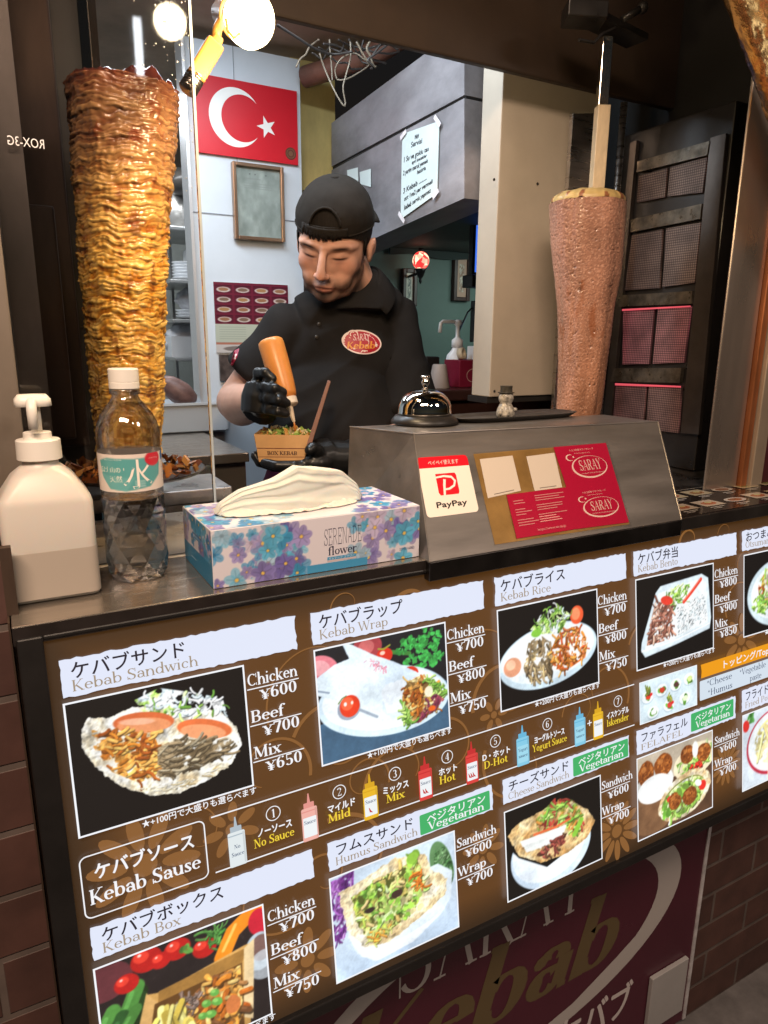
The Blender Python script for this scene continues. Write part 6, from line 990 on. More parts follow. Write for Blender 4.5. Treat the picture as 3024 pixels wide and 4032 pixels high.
g0 = UY(462, 90, LY); mb = MB(); mb.smooth = True; mb.tube([lc - ld2 * .05 * q5, UY(470, 62, LY), UY(466, 86, LY)], .005, 10); mb.tube([UY(488, 40, LY - .02), UY(492, 66, LY - .02), UY(505, 82, LY - .03), UY(518, 72, LY - .03)], .0014, 8); mb.build('bracket', m_yel, lampo)
ca, cb_ = UY(470, 85, LY), UY(408, 190, LY - .01); d = (cb_ - ca).normalized(); s_ = d.cross(V((0, 1, 0))).normalized()
mb = MB(); mb.obox(ca.lerp(cb_, .45), d * .024, s_ * .0095, V((0, .009, 0))); mb.obox(ca.lerp(cb_, .10), d * .010, s_ * .0055, V((0, .006, 0))); mb.build('clip', m_yel, lampo, bevel=.003)
mb = MB(); mb.smooth = True; mb.tube([ca.lerp(cb_, .76), ca.lerp(cb_, 1.05)], (.0088), 14); [mb.lathe(ca.lerp(cb_, .78 + .05 * i), [(.009, -.001), (.0101, 0), (.009, .001)], 16, axis=d, cap=False) for i in range(6)]; mb.build('spring', m_dsteel, lampo)
lamp('bulb_light', 'POINT', tuple(lc + ld2 * .045 + V((0, -.055, -.035))), 6, (1, .72, .40), .035)
# ------------------------------------------------------------------ the cook
def remesh(mb, vox, it=3):
    'fuse overlapping closed shapes into one skin'
    me = bpy.data.meshes.new('t'); me.from_pydata([tuple(v) for v in mb.v], [], mb.f); o = bpy.data.objects.new('t', me); COL.objects.link(o); bm = bmesh.new(); bm.from_mesh(me); bmesh.ops.recalc_face_normals(bm, faces=bm.faces); bm.to_mesh(me); bm.free()
    md = o.modifiers.new('r', 'REMESH'); md.mode = 'VOXEL'; md.voxel_size = vox; dg = bpy.context.evaluated_depsgraph_get(); e = o.evaluated_get(dg).to_mesh()
    n = len(e.vertices); A = np.zeros(n * 3); e.vertices.foreach_get('co', A); A = A.reshape(-1, 3); F = [tuple(p.vertices) for p in e.polygons]; E = np.zeros(len(e.edges) * 2, np.int32); e.edges.foreach_get('vertices', E); E = E.reshape(-1, 2); bpy.data.objects.remove(o)
    return smooth(A, E, it), F, E
def smooth(A, E, it, w=None):
    deg = np.bincount(E.ravel(), minlength=len(A)).astype(float)[:, None] + 1e-9
    for _ in range(it):
        S = np.zeros_like(A); np.add.at(S, E[:, 0], A[E[:, 1]]); np.add.at(S, E[:, 1], A[E[:, 0]]); d = S / deg - A; A = A + .6 * d * (1 if w is None else w)
    return A
def mesh_obj(name, A, F, m, parent, C=None, label=None):
    mb = MB(); mb.v = A.tolist(); mb.f = [tuple(f) for f in F]; mb.c = [None] * len(F); mb.m = [0] * len(F); mb.sm = [True] * len(F); o = mb.build(name, m, parent, label=label)
    if C is not None: ca = o.data.color_attributes.new('Col', 'FLOAT_COLOR', 'POINT'); ca.data.foreach_set('color', np.concatenate([C, np.ones((len(C), 1))], 1).ravel())
    return o
D0 = UD(727, 540, 1.42); w_ = D0 - CAM; FH_ = V((w_.x, w_.y, 0)).normalized(); RH_ = V((FH_.y, -FH_.x, 0)); UPV = V((0, 0, 1))
VF = Mx((RH_, FH_, UPV)).transposed()   # viewer frame: right, away, up
def frame(yaw, pitch, roll):
    y = FH_ * math.cos(R(yaw)) + RH_ * math.sin(R(yaw)); x = RH_ * math.cos(R(yaw)) - FH_ * math.sin(R(yaw)); z = UPV.copy(); y, z = y * math.cos(R(pitch)) + z * math.sin(R(pitch)), z * math.cos(R(pitch)) - y * math.sin(R(pitch)); x, z = x * math.cos(R(roll)) - z * math.sin(R(roll)), z * math.cos(R(roll)) + x * math.sin(R(roll)); return Mx((x, y, z)).transposed()
HF = frame(15, 29, 8); HO = UD(721, 521, 1.425); ZS = .88
def hp(x, y, z):
    if z < .02: z = .02 + (z - .02) * ZS
    return HO + HF @ V((x, y, z))
cook = thing('person', 'cook in black polo shirt and backward black cap squeezing sauce into a paper box', 'person', (D0.x, D0.y, 0))
def hell(mb, c, r, rot=None): r = (r[0], r[1], r[2] * (ZS if c[2] < .02 else 1)); mb.ell(hp(*c), r, 24, 16, HF if rot is None else HF @ rot)
def htube(mb, pts, rad): mb.tube([hp(*p) for p in pts], rad, 14)
body = MB()
hell(body, (0, .014, .026), (.073, .092, .082)); hell(body, (0, -.022, -.012), (.0655, .064, .088)); hell(body, (0, -.038, .024), (.056, .040, .036)); hell(body, (0, -.030, -.058), (.0515, .053, .050)); hell(body, (0, -.066, -.094), (.029, .025, .020)); hell(body, (0, -.068, -.062), (.030, .026, .026)); htube(body, [(-.048, .004, -.046), (-.044, -.018, -.066), (-.033, -.048, -.086), (0, -.069, -.097), (.033, -.048, -.086), (.044, -.018, -.066), (.048, .004, -.046)], [.019, .020, .020, .018, .020, .020, .019])
for s in (-1, 1):
    hell(body, (.034 * s, -.052, -.026), (.027, .026, .034)); hell(body, (.027 * s, -.058, -.058), (.025, .026, .032)); hell(body, (.0735 * s, .012, -.022), (.007, .016, .028), Mx.Rotation(R(-14), 3, 'X')); hell(body, (.079 * s, .020, -.013), (.0055, .015, .022), Mx.Rotation(R(-14), 3, 'X')); hell(body, (.0115 * s, -.1035, -.035), (.0075, .009, .0075))
htube(body, [(-.060, -.042, .014), (-.046, -.065, .018), (-.024, -.0785, .021), (0, -.082, .019), (.024, -.0785, .021), (.046, -.065, .018), (.060, -.042, .014)], [.004, .0095, .0110, .0095, .0110, .0095, .004])
htube(body, [(0, -.086, .022), (0, -.098, .002), (0, -.110, -.020), (0, -.115, -.0305), (0, -.104, -.038)], [.0075, .0082, .0095, .0108, .008])
htube(body, [(-.021, -.086, -.0675), (-.008, -.0955, -.0612), (0, -.0960, -.0618), (.008, -.0955, -.0612), (.021, -.086, -.0675)], [.004, .006, .006, .006, .004]); htube(body, [(-.017, -.086, -.0755), (0, -.094, -.0735), (.017, -.086, -.0755)], [.005, .0068, .005])
NB = UD(771, 630, 1.53); nk = hp(0, .030, -.045); body.tube([nk, nk.lerp(NB, .5), NB + V((0, 0, -.03))], [.052, .051, .055], 20)
SHR, SHL = UD(624, 716, 1.54), UD(850, 698, 1.60); CH, BE, HI = UD(730, 780, 1.585), UD(722, 930, 1.575), UD(718, 1080, 1.59)
ELR, WRR = UD(506, 868, 1.58), UD(566, 872, 1.35); ELL, WRL = UD(892, 945, 1.56), UD(748, 990, 1.385)
def torso(mb, g=0.):
    for c_, r in ((CH, (.148, .094, .145)), (BE, (.146, .098, .170)), (HI, (.150, .105, .15))): mb.ell(c_, (r[0] + g, r[1] + g, r[2] + g), 28, 18, VF)
    mb.tube([SHR, SHR.lerp(SHL, .5) + V((0, 0, .012)), SHL], [.050 + g, .060 + g, .050 + g], 16); mb.tube([NB + V((0, 0, -.012)), SHR.lerp(NB, .25)], [.055 + g, .052 + g], 14); mb.tube([NB + V((0, 0, -.012)), SHL.lerp(NB, .25)], [.055 + g, .052 + g], 14)
torso(body, -.012)
def limb(mb, pts, rad): mb.tube(pts, rad, 18); mb.ell(pts[0], (rad[0],) * 3, 14, 8); mb.ell(pts[-1], (rad[-1],) * 3, 14, 8)
limb(body, [SHR, SHR.lerp(ELR, .5), ELR], [.05, .044, .041]); limb(body, [ELR, ELR.lerp(WRR, .3) + V((0, 0, -.006)), ELR.lerp(WRR, .7), WRR], [.041, .046, .037, .029]); limb(body, [SHL, SHL.lerp(ELL, .5), ELL], [.05, .044, .040]); limb(body, [ELL, ELL.lerp(WRL, .35), WRL], [.040, .042, .029])
body.ell(WRR.lerp(UD(585, 850, 1.33), .7), (.026,) * 3, 12, 8); body.ell(WRL.lerp(UD(690, 1000, 1.36), .7), (.026,) * 3, 12, 8)
for s in (-1, 1):
    h_ = HI + VF @ V((.075 * s, 0, -.08)); k_ = V((h_.x, h_.y, .48)) + VF @ V((.01 * s, -.02, 0)); a_ = V((h_.x, h_.y, .09)) + VF @ V((.02 * s, .02, 0)); limb(body, [h_, h_.lerp(k_, .5), k_, k_.lerp(a_, .35), a_], [.085, .078, .058, .056, .040]); body.tube([a_ + V((0, 0, -.045)), a_ + VF @ V((.01 * s, -.10, -.055)), a_ + VF @ V((.015 * s, -.17, -.062))], [.042, .036, .026], 12)
A, F, E = remesh(body, .0025, 11)
# face modelling in head space
HI_ = HF.transposed(); Hl = (A - np.array(HO)) @ np.array(HF); Hl[:, 2] = np.where(Hl[:, 2] < .02, .02 + (Hl[:, 2] - .02) / ZS, Hl[:, 2]); X, Y, Z = Hl[:, 0], Hl[:, 1], Hl[:, 2]
ZM = Z + 11 * X ** 2 * (np.abs(Z + .067) < .02)
def gm(cx, cy, cz, sx, sy, sz): return np.exp(-((X - cx) / sx) ** 2 - ((Y - cy) / sy) ** 2 - ((ZM - cz) / sz) ** 2)
def g3(cx, cy, cz, sx, sy, sz): return np.exp(-((X - cx) / sx) ** 2 - ((Y - cy) / sy) ** 2 - ((Z - cz) / sz) ** 2)
dsp = np.zeros_like(Hl)
for s in (-1, 1):
    dsp[:, 1] += .0060 * g3(.031 * s, -.078, .010, .016, .03, .010); dsp[:, 1] -= .0062 * g3(.031 * s, -.075, .004, .0125, .03, .0085); dsp[:, 1] += .0030 * g3(.031 * s, -.078, -.0055, .014, .03, .0028); dsp[:, 1] += .0022 * g3(.031 * s, -.078, .0135, .014, .03, .003)
    dsp[:, 1] += .003 * g3(.016 * s, -.09, -.012, .006, .03, .012); dsp[:, 1] += .0018 * g3(.019 * s, -.095, -.046, .005, .03, .012);  dsp[:, 0] -= s * .0035 * g3(.080 * s, .014, -.019, .006, .007, .013)
dsp[:, 1] += .0034 * gm(0, -.1, -.0672, .021, .03, .0022); dsp[:, 1] += .002 * g3(0, -.1, -.049, .0035, .03, .008); dsp[:, 1] += .003 * g3(0, -.09, -.083, .018, .03, .006); dsp[:, 1] += .003 * g3(0, -.088, .016, .010, .03, .006)
head_m = (np.linalg.norm(Hl - np.array((0, -.03, 0)), axis=1) < .2)
A = A + (dsp * head_m[:, None]) @ np.array(HF).T
Hl = (A - np.array(HO)) @ np.array(HF); Hl[:, 2] = np.where(Hl[:, 2] < .02, .02 + (Hl[:, 2] - .02) / ZS, Hl[:, 2]); X, Y, Z = Hl[:, 0], Hl[:, 1], Hl[:, 2]
nz = np.array([mnoise.noise(V(tuple(p * 60))) for p in Hl[:]]) if len(Hl) < 900000 else 0
skin = np.array((.56, .305, .215)); C = np.tile(skin, (len(A), 1)) * (1 + .06 * nz)[:, None]
def mixc(m, c): global C; m = np.clip(m, 0, 1)[:, None]; C = C * (1 - m) + np.array(c) * m
mixc(.5 * g3(0, -.115, -.032, .014, .02, .012) + .35 * g3(.042, -.07, -.022, .02, .03, .016) + .35 * g3(-.042, -.07, -.022, .02, .03, .016), (.55, .20, .13))
fr = head_m & (Y < .015)
beard = (np.clip((-.050 - Z - .35 * np.maximum(0, np.abs(X) - .03) + .9 * np.maximum(0, np.abs(X) - .035)) / .014, 0, 1) * np.clip((.012 - Y) / .02, 0, 1) * np.clip((Z + .135) / .01, 0, 1)); beard *= np.clip(1 - 1.6 * g3(0, -.095, -.067, .020, .04, .0085), 0, 1)
beard = np.maximum(beard, 1.1 * g3(0, -.1, -.0525, .026, .03, .0055)); beard = np.maximum(beard, .9 * g3(.022, -.09, -.066, .006, .03, .014) + .9 * g3(-.022, -.09, -.066, .006, .03, .014)); beard = np.maximum(beard, np.clip(1.3 * np.exp(-((np.abs(X) - .066) / .012) ** 2 - ((Y + .012) / .010) ** 2), 0, 1) * (Z < .03) * (Z > -.08))
mixc(beard * head_m * (.80 + .35 * nz), (.052, .033, .026))
mixc(head_m * 1.0 * gm(0, -.1, -.0645, .021, .03, .0058), (.42, .155, .115)); mixc(head_m * gm(0, -.1, -.0725, .017, .03, .0050), (.46, .17, .125)); mixc(head_m * .55 * gm(0, -.1, -.0672, .021, .03, .0015), (.14, .05, .04))
for s in (-1, 1):
    bx = np.abs(X * s - .033); by = Z - (.0190 + .0020 * np.cos((X * s - .028) * 60) - .0005); mixc(head_m * (X * s > 0) * 1.0 * np.exp(-(bx / .0170) ** 4 - (by / .0044) ** 2) * (Y < -.03), (.018, .011, .009))
    ly = Z - (-.0035 - .0022 * np.cos((X * s - .031) * 95)); mixc(head_m * (X * s > 0) * np.exp(-((X * s - .031) / .0135) ** 4 - (ly / .0028) ** 2) * (Y < -.03), (.018, .01, .008)); mixc(head_m * .35 * g3(.031 * s, -.08, -.011, .016, .03, .005), (.25, .10, .075)); mixc(head_m * .4 * g3(.031 * s, -.08, .0125, .015, .03, .0025), (.2, .08, .06)); mixc(head_m * .9 * g3(.0075 * s, -.11, -.0395, .0035, .006, .0022), (.08, .03, .025)); mixc(head_m * .5 * g3(.080 * s, .012, -.019, .008, .006, .012), (.3, .11, .08))
mesh_obj('body', A, F, mat('skin', (.5, .26, .17), .55, attr='Col', spec=.25, sss=.1, bump=.12, bscale=350, dist=.0006), cook, C)
# hair, cap
mb = MB(); hell(mb, (0, .014, .029), (.0765, .0975, .088)); 
mb2 = MB(); mb2.smooth = True
hr = remesh(mb, .004, 2); Hh = (hr[0] - np.array(HO)) @ np.array(HF); keep = (Hh[:, 2] > .0345 - .55 * (Hh[:, 1] + .06).clip(0)) | (Hh[:, 1] > .035); F_ = [f for f in hr[1] if all(keep[i] for i in f)]
m_hair = mat('dark_hair', (.012, .009, .007), .75, spec=.2, bump=.5, bscale=220, stretch=(1, 1, .2)); mesh_obj('hair', hr[0], F_, m_hair, cook)
mb = MB(); rs = np.random.RandomState(3)
for i in range(46):
    x = rs.uniform(-.048, .026); y0 = -math.sqrt(max(0, 1 - (x / .0765) ** 2)) * .084 + .004; mb.smooth = True; mb.tube([hp(x, y0, .058), hp(x + rs.uniform(-.003, .003), y0 - .006, .044), hp(x + rs.uniform(-.005, .005), y0 - .0045, .0345 + rs.uniform(-.004, .004) + .12 * abs(x + .012))], [.0022, .0020, .0006], 5)
for s in (-1, 1):
    for i in range(26): a = rs.uniform(-.020, .006); mb.tube([hp(.0695 * s, a, .022), hp(.0690 * s, a - .002, .004), hp(.0665 * s, a - .002 + rs.uniform(-.002, .002), -.014 - rs.uniform(0, .012))], [.0024, .0022, .0006], 5)
tag(mb.build('hair_fringe', m_hair, cook), None, kind='stuff')
m_cap = mat('black_cotton', (.020, .0165, .0135), .9, spec=.15, var=.25, scale=18, bump=.35, bscale=420, dist=.0006)
nu, nv = 96, 44; cz, cy = .027, .014; rx, ry, rz = .0790, .0990, .0915; pts = {}; mb = MB(); mb.smooth = True
def capp(a, t, g=0.):
    'a: angle round the head (0 = brow), t: 0 rim .. 1 crown'
    zr = .0035 + .012 * math.cos(a) - .003 * math.cos(2 * a) ; e = t * math.pi / 2; b = math.cos(e) ** .80 * (1 - .035 * max(0, 1 - t * 5)); seam = .0009 * (abs(math.sin(3 * a)) < .06)
    x, y, z = math.sin(a) * (rx + g) * b, cy - math.cos(a) * (ry + g) * b, cz + zr + (rz - zr + g) * math.sin(e) ** 1.08; w = .0030 * mnoise.noise(V((x * 20, y * 20, z * 20))) + .0012 * mnoise.noise(V((x * 60, y * 60, z * 40))) ; k = 1 + (w - seam) / .09; return hp(x * k, cy + (y - cy) * k, z)
def hole(a, t): return ((a - .0) / .40) ** 2 + ((t - .185) / .265) ** 2 < 1 and t > .185
grid = [[capp(-math.pi + 2 * math.pi * i / nu, j / nv) for i in range(nu)] for j in range(nv)]; bs = [mb.add(r) for r in grid]
for j in range(nv - 1):
    for i in range(nu):
        i2 = (i + 1) % nu
        a = -math.pi + 2 * math.pi * (i + .5) / nu
        if hole(a, (j + .5) / nv): continue
        mb.face((bs[j] + i, bs[j] + i2, bs[j + 1] + i2, bs[j + 1] + i))
cap = mb.build('cap', m_cap, cook, solid=.0022)
mb = MB(); mb.smooth = True; rr = [capp(a, t, .0016) for a, t in [(.40 * math.cos(q), .185 + .265 * math.sin(q)) for q in np.linspace(0, math.pi, 24)]]; mb.tube(rr, .0026, 8); mb.tube([capp(a, .016, .0012) for a in np.linspace(-math.pi, math.pi, 60)], .0018, 6); mb.build('piping', m_cap, cap)
mb = MB(); mb.smooth = True
for lo_, hi_, g in ((.02, .155, .0032), ):
    rr0 = [[capp(a, t, g + .0004 * math.sin(a * 40)) for t in np.linspace(lo_, hi_, 5)] for a in np.linspace(-.52, .58, 26)]; mb.rings(rr0, False, False)
mb.build('strap', m_cap, cap, solid=.002); mb = MB(); mb.smooth = True; mb.ell(hp(0, cy, cz + rz + .001), (.0065, .0065, .003), 14, 8, HF); mb.build('button', m_cap, cap)
mb = MB(); mb.smooth = True; rr0 = []
for a in np.linspace(-1.0, 1.0, 21): rr0.append([hp(math.sin(a) * (.078 + .015 * t), cy + math.cos(a) * (.098 + .068 * t * math.cos(a * .9)), cz + .006 - .010 * t - .010 * a * a) for t in np.linspace(0, 1, 8)])
mb.rings(rr0, False, False); mb.build('brim', m_cap, cap, solid=.003)
# black polo shirt
sh = MB(); torso(sh, .004)
for a, b, c_, r in ((SHR, ELR, .64, (.058, .062, .068)), (SHL, ELL, .80, (.058, .062, .064))): sh.tube([a, a.lerp(b, c_ * .5), a.lerp(b, c_)], r, 20); sh.ell(a, (.058,) * 3, 16, 10)
sh.tube([NB + V((0, 0, -.04)), NB, NB + (nk - NB).normalized() * .020], [.084, .069, .0595], 20)
A, F, E = remesh(sh, .0045, 7)
q = (A - np.array(CH)) @ np.array(VF); w = np.array([.0095 * mnoise.noise(V((p[0] * 7 + 1.2 * p[2] * 5, p[1] * 6, p[2] * 9 - p[0] * 6))) + .0075 * (1 - abs(mnoise.noise(V((p[0] * 9 - p[2] * 9, p[1] * 7, p[2] * 6 + 3)))) * 2.2) for p in q]); nn = np.zeros_like(A)
for f in F:
    n_ = np.cross(A[f[1]] - A[f[0]], A[f[2]] - A[f[0]])
    for i in f: nn[i] += n_
nn /= np.linalg.norm(nn, axis=1)[:, None] + 1e-9; A = A + nn * w[:, None]; cut = A[:, 2] > UD(700, 1032, 1.47).z
F = [f for f in F if cut[list(f)].all()]
m_polo = mat('black_polo', (.016, .0143, .0135), .85, spec=.15, var=.25, scale=9, bump=.25, bscale=500, dist=.0005)
shirt = mesh_obj('polo_shirt', A, F, m_polo, cook); bvh = BVHTree.FromPolygons([V(p) for p in A], F)
def onshirt(u, v, h=0.0):
    d = ray(u * K, v * K).normalized(); hit = bvh.ray_cast(CAM, d, 5)[0]; return (hit if hit is not None else CAM + d * 1.45) - d * (.0012 + h)
# collar, placket and buttons
cax = (nk - NB).normalized(); cxr = VF @ V((1, 0, 0)); cxr = (cxr - cax * cxr.dot(cax)).normalized(); cyr = cax.cross(cxr); mb = MB(); mb.smooth = True; rr0 = []
for a in np.linspace(R(-62), R(242), 44):
    fr_ = max(0, -math.sin(a)) * 1.6; pt = lambda r, h: NB + cxr * math.cos(a) * r + cyr * math.sin(a) * r * .94 + cax * h
    rr0.append([pt(.0575, -.004), pt(.0585, .012), pt(.0600, .019 - .010 * fr_), pt(.0630, .021 - .010 * fr_), pt(.0665, .014 - .010 * fr_), pt(.0705, .000 - .010 * fr_), pt(.0735 + .020 * fr_, -.014 - .018 * fr_)])
mb.rings(rr0, False, False); mb.build('collar', m_polo, shirt, solid=.003)
mb = MB(); mb.smooth = True
for u, v in ((689, 700), (684, 728)): mb.ell(onshirt(u, v, .001), (.0045, .003, .0045), 12, 8)
mb.build('button', mat('shirt_button', (.05, .045, .04), .3), shirt)
US = Sheet((0, 0, 0), (1, 0, 0), (0, -1, 0), warp=lambda x, y, h: onshirt(x, y, h), step=6e-5, lift=4e-4)
mb = MB(); LR_ = L3(176, 22, 44); LWh = L3(236, 214, 206)
def filled(pts, c_):  # fan with rings so the badge follows the cloth
    pts = np.array(pts); ce = pts.mean(0); h = US.h(); mb.col = c_; n = len(pts)
    for a_, b_ in ((0, .35), (.35, .7), (.7, 1)):
        for i in range(n): p, q_ = pts[i], pts[(i + 1) % n]; mb.poly([US.pt(*x, h) for x in (ce + (p - ce) * b_, ce + (q_ - ce) * b_, ce + (q_ - ce) * a_, ce + (p - ce) * a_)][::-1])
filled(ellp(781, 739, 43.5, 26, 40, rot=9), LWh); filled(ellp(781, 739, 40.5, 23, 40, rot=9), LR_); filled(ellp(762, 722, 12, 9.5, 20, rot=0), LWh); filled(ellp(762, 723, 9.8, 7.5, 20), LR_); US.line(mb, ellp(761.5, 722, 5, 5, 14, 50, 310), 2.0, LWh); filled(ellp(766, 729, 9, 7, 16), LR_)
US.serif(mb, 'SARAY', 763, 735, 13.5, LWh, w=36, T=.13, t=.06); US.serif(mb, 'Kebab', 748, 753, 15, L3(226, 150, 60), w=62, T=.2, t=.09, serif=False, shear=.15); mb.build('badge', m_pr, shirt, label='red oval badge with a white rim')
mb = MB(); filled([(506, 757), (517, 752), (512, 772), (503, 790), (498, 788)], L3(150, 30, 60)); filled([(507, 765), (512, 764), (509, 776), (505, 776)], LWh); mb.build('sleeve_patch', m_pr, shirt)
# maroon apron and dark trousers
ap = MB(); ap.ell(HI, (.162, .117, .165), 28, 18, VF); ap.ell(BE + V((0, 0, -.05)), (.156, .108, .15), 28, 18, VF)
A, F, E = remesh(ap, .006, 3); zc0 = UD(580, 1014, 1.47).z; cut = (A[:, 2] < zc0); F = [f for f in F if cut[list(f)].all()]; mesh_obj('apron', A, F, mat('maroon_apron', (.13, .012, .05), .75, var=.25, scale=14, bump=.2, bscale=80), cook)
tr = MB()
for s in (-1, 1): h_ = HI + VF @ V((.075 * s, 0, -.08)); k_ = V((h_.x, h_.y, .48)) + VF @ V((.01 * s, -.02, 0)); a_ = V((h_.x, h_.y, .09)) + VF @ V((.02 * s, .02, 0)); limb(tr, [h_, h_.lerp(k_, .5), k_, k_.lerp(a_, .35), a_], [.098, .092, .074, .072, .058])
A, F, E = remesh(tr, .008, 3); mesh_obj('trousers', A, F, m_polo, cook)
# black gloves: five fingers each
m_glove = mat('black_glove', (.011, .011, .011), .36, bump=.3, bscale=120, dist=.001)
def finger(mb, pts, r0=.0095, r1=.0078):
    n = len(pts); mb.tube(pts, [r0 + (r1 - r0) * i / (n - 1) for i in range(n)], 12)
    for i, p in enumerate(pts): r = (r0 + (r1 - r0) * i / (n - 1)) * (1.06 if 0 < i < n - 1 else 1.0); mb.ell(p, (r,) * 3, 12, 8)
G = lambda x, y, d: PD(800 + x * .6028, 1200 + y * .6028, d)
gl_ = MB()
gl_.tube([WRR.lerp(ELR, .12), WRR, G(360, 700, 1.335)], [.036, .034, .036], 16); gl_.tube([G(362, 705, 1.340), G(372, 600, 1.335), G(380, 520, 1.335)], [.035, .036, .030], 16); gl_.ell(G(385, 600, 1.335), (.030, .028, .042), 16, 10, VF)
finger(gl_, [G(362, 490, 1.325), G(360, 445, 1.305), G(405, 442, 1.288), G(452, 482, 1.290)], .0115, .0092); finger(gl_, [G(375, 540, 1.320), G(405, 535, 1.292), G(465, 545, 1.280), G(520, 572, 1.292)], .0115, .0092); finger(gl_, [G(385, 600, 1.320), G(420, 610, 1.292), G(490, 620, 1.282), G(545, 642, 1.296)], .0115, .009); finger(gl_, [G(390, 670, 1.325), G(425, 682, 1.300), G(485, 698, 1.292), G(540, 712, 1.302)], .011, .0085)
finger(gl_, [G(400, 640, 1.350), G(440, 560, 1.368), G(490, 500, 1.372), G(520, 455, 1.366)], .013, .010)
A, F, E = remesh(gl_, .0022, 4); mesh_obj('glove', A, F, m_glove, cook)
gl_ = MB()
gl_.tube([WRL.lerp(ELL, .10), WRL, G(820, 1000, 1.375)], [.036, .035, .037], 16); gl_.tube([G(830, 985, 1.375), G(760, 1000, 1.365), G(700, 1030, 1.362)], [.036, .038, .032], 16); gl_.ell(G(720, 1020, 1.36), (.045, .045, .026), 16, 10, VF)
finger(gl_, [G(690, 1050, 1.335), G(590, 1052, 1.318), G(480, 1050, 1.315), G(400, 1030, 1.322)], .0115, .009); finger(gl_, [G(690, 1058, 1.358), G(580, 1062, 1.345), G(460, 1058, 1.343), G(370, 1030, 1.346), G(338, 985, 1.345)], .0115, .009); finger(gl_, [G(690, 1058, 1.38), G(590, 1062, 1.37), G(480, 1056, 1.37), G(380, 1020, 1.372), G(350, 980, 1.372)], .0115, .009); finger(gl_, [G(700, 1050, 1.40), G(620, 1058, 1.395), G(520, 1050, 1.395), G(450, 1036, 1.395)], .0105, .0085); finger(gl_, [G(770, 985, 1.345), G(735, 950, 1.322), G(712, 935, 1.312), G(694, 950, 1.306)], .014, .010)
A, F, E = remesh(gl_, .0022, 4); mesh_obj('glove', A, F, m_glove, cook)
# ------------------------------------------------------------------ orange sauce bottle, upside down in the hand
b0, b1 = G(437, 232, 1.332), G(597, 778, 1.326); bax = (b1 - b0).normalized(); BLn = (b1 - b0).length
sauce_b = thing('sauce_bottle', 'orange squeeze bottle held upside down by the cook', 'squeeze bottle', b0)
t_ = lambda f: BLn * f
mb = MB(); mb.smooth = True; mb.lathe(b0, [(.012, 0), (.0205, .0006), (.0235, .003), (.0246, .010), (.0240, t_(.3)), (.0222, t_(.52)), (.0205, t_(.64)), (.0185, t_(.685)), (.014, t_(.70))], 40, axis=bax); mb.build('bottle', mat('orange_sauce_plastic', (.74, .27, .055), .34, var=.08, scale=40, sss=.15, trans=.05), sauce_b)
mb = MB(); mb.smooth = True; mb.lathe(b0, [(.012, t_(.695)), (.0180, t_(.70)), (.0180, t_(.775)), (.0150, t_(.79)), (.0062, t_(.80)), (.0050, t_(.88)), (.0030, t_(.97)), (.0012, t_(.985))], 32, axis=bax); mb.build('nozzle_cap', mat('cream_cap', (.74, .60, .44), .35), sauce_b, auto=30)
mb = MB(); mb.smooth = True; tip = b0 + bax * t_(.98); mb.tube([tip, tip.lerp(G(602, 830, 1.335), .5), G(604, 838, 1.338)], [.0016, .0022, .0034], 8); mb.build('sauce_stream', mat('orange_sauce', (.62, .22, .05), .2), label='thin stream of orange sauce falling from the nozzle into the box', cat='sauce')
# ------------------------------------------------------------------ paper kebab box in the other hand
kt = [G(333, 846, 1.312), G(700, 852, 1.318)]; kb = [G(366, 1026, 1.318), G(656, 1026, 1.322)]; dv = FH_ * .078 + RH_ * .004
kbox = thing('kebab_box', 'small tan paper box of kebab with its lid up in the gloved hand', 'food box', kb[0].lerp(kb[1], .5))
P8 = [kb[0], kb[1], kb[1] + dv * .8, kb[0] + dv * .8, kt[0], kt[1], kt[1] + dv, kt[0] + dv]; m_kraft = mat('kraft_card', (.62, .34, .13), .6, var=.06, scale=60)
mb = MB(); n_in = .0012; th_ = lambda p, q_, r, s_: None
for q_ in ((3, 2, 1, 0), (0, 1, 5, 4), (1, 2, 6, 5), (2, 3, 7, 6), (3, 0, 4, 7)): mb.poly([P8[i] for i in q_])
mb.build('tray', m_kraft, kbox, solid=.0010)
nf = (kt[1] - kt[0]).cross(kb[0] - kt[0]).normalized(); nf = nf if nf.dot(CAM - kt[0]) > 0 else -nf
KS = Sheet((0, 0, 0), (1, 0, 0), (0, -1, 0), warp=lambda x, y, h: kt[0].lerp(kt[1], x).lerp(kb[0].lerp(kb[1], x), y) + nf * (h + .0008), step=3e-5); mb = MB(); BRN = (.16, .03, .015, 1)
KS.rect(mb, .005, .49, .995, .515, BRN); KS.rect(mb, .005, .81, .995, .83, BRN); KS.serif(mb, 'BOX KEBAB', .20, .745, .135, (.06, .02, .012, 1), w=.62, T=.2, t=.09); mb.build('print', m_pr, kbox)
l0, l1 = G(694, 905, 1.34), G(822, 500, 1.345); lw = FH_ * .034; ln_ = (l1 - l0).cross(lw).normalized() * .0045
mb = MB(); mb.hexa([l0 - lw - ln_, l0 - lw + ln_, l0 + lw + ln_, l0 + lw - ln_, l1 - lw * .9 - ln_ * .7, l1 - lw * .9 + ln_ * .7, l1 + lw * .9 + ln_ * .7, l1 + lw * .9 - ln_ * .7]); mb.build('lid', mat('shaded_lid', (.20, .085, .05), .6, var=.15, scale=40), kbox, bevel=.001)  # lid in shadow, the shade put into its darker brown
mb = MB(); rs = np.random.RandomState(6); pal = [(.30, .42, .08), (.5, .55, .16), (.62, .40, .14), (.66, .52, .30), (.5, .24, .06), (.2, .32, .05)]
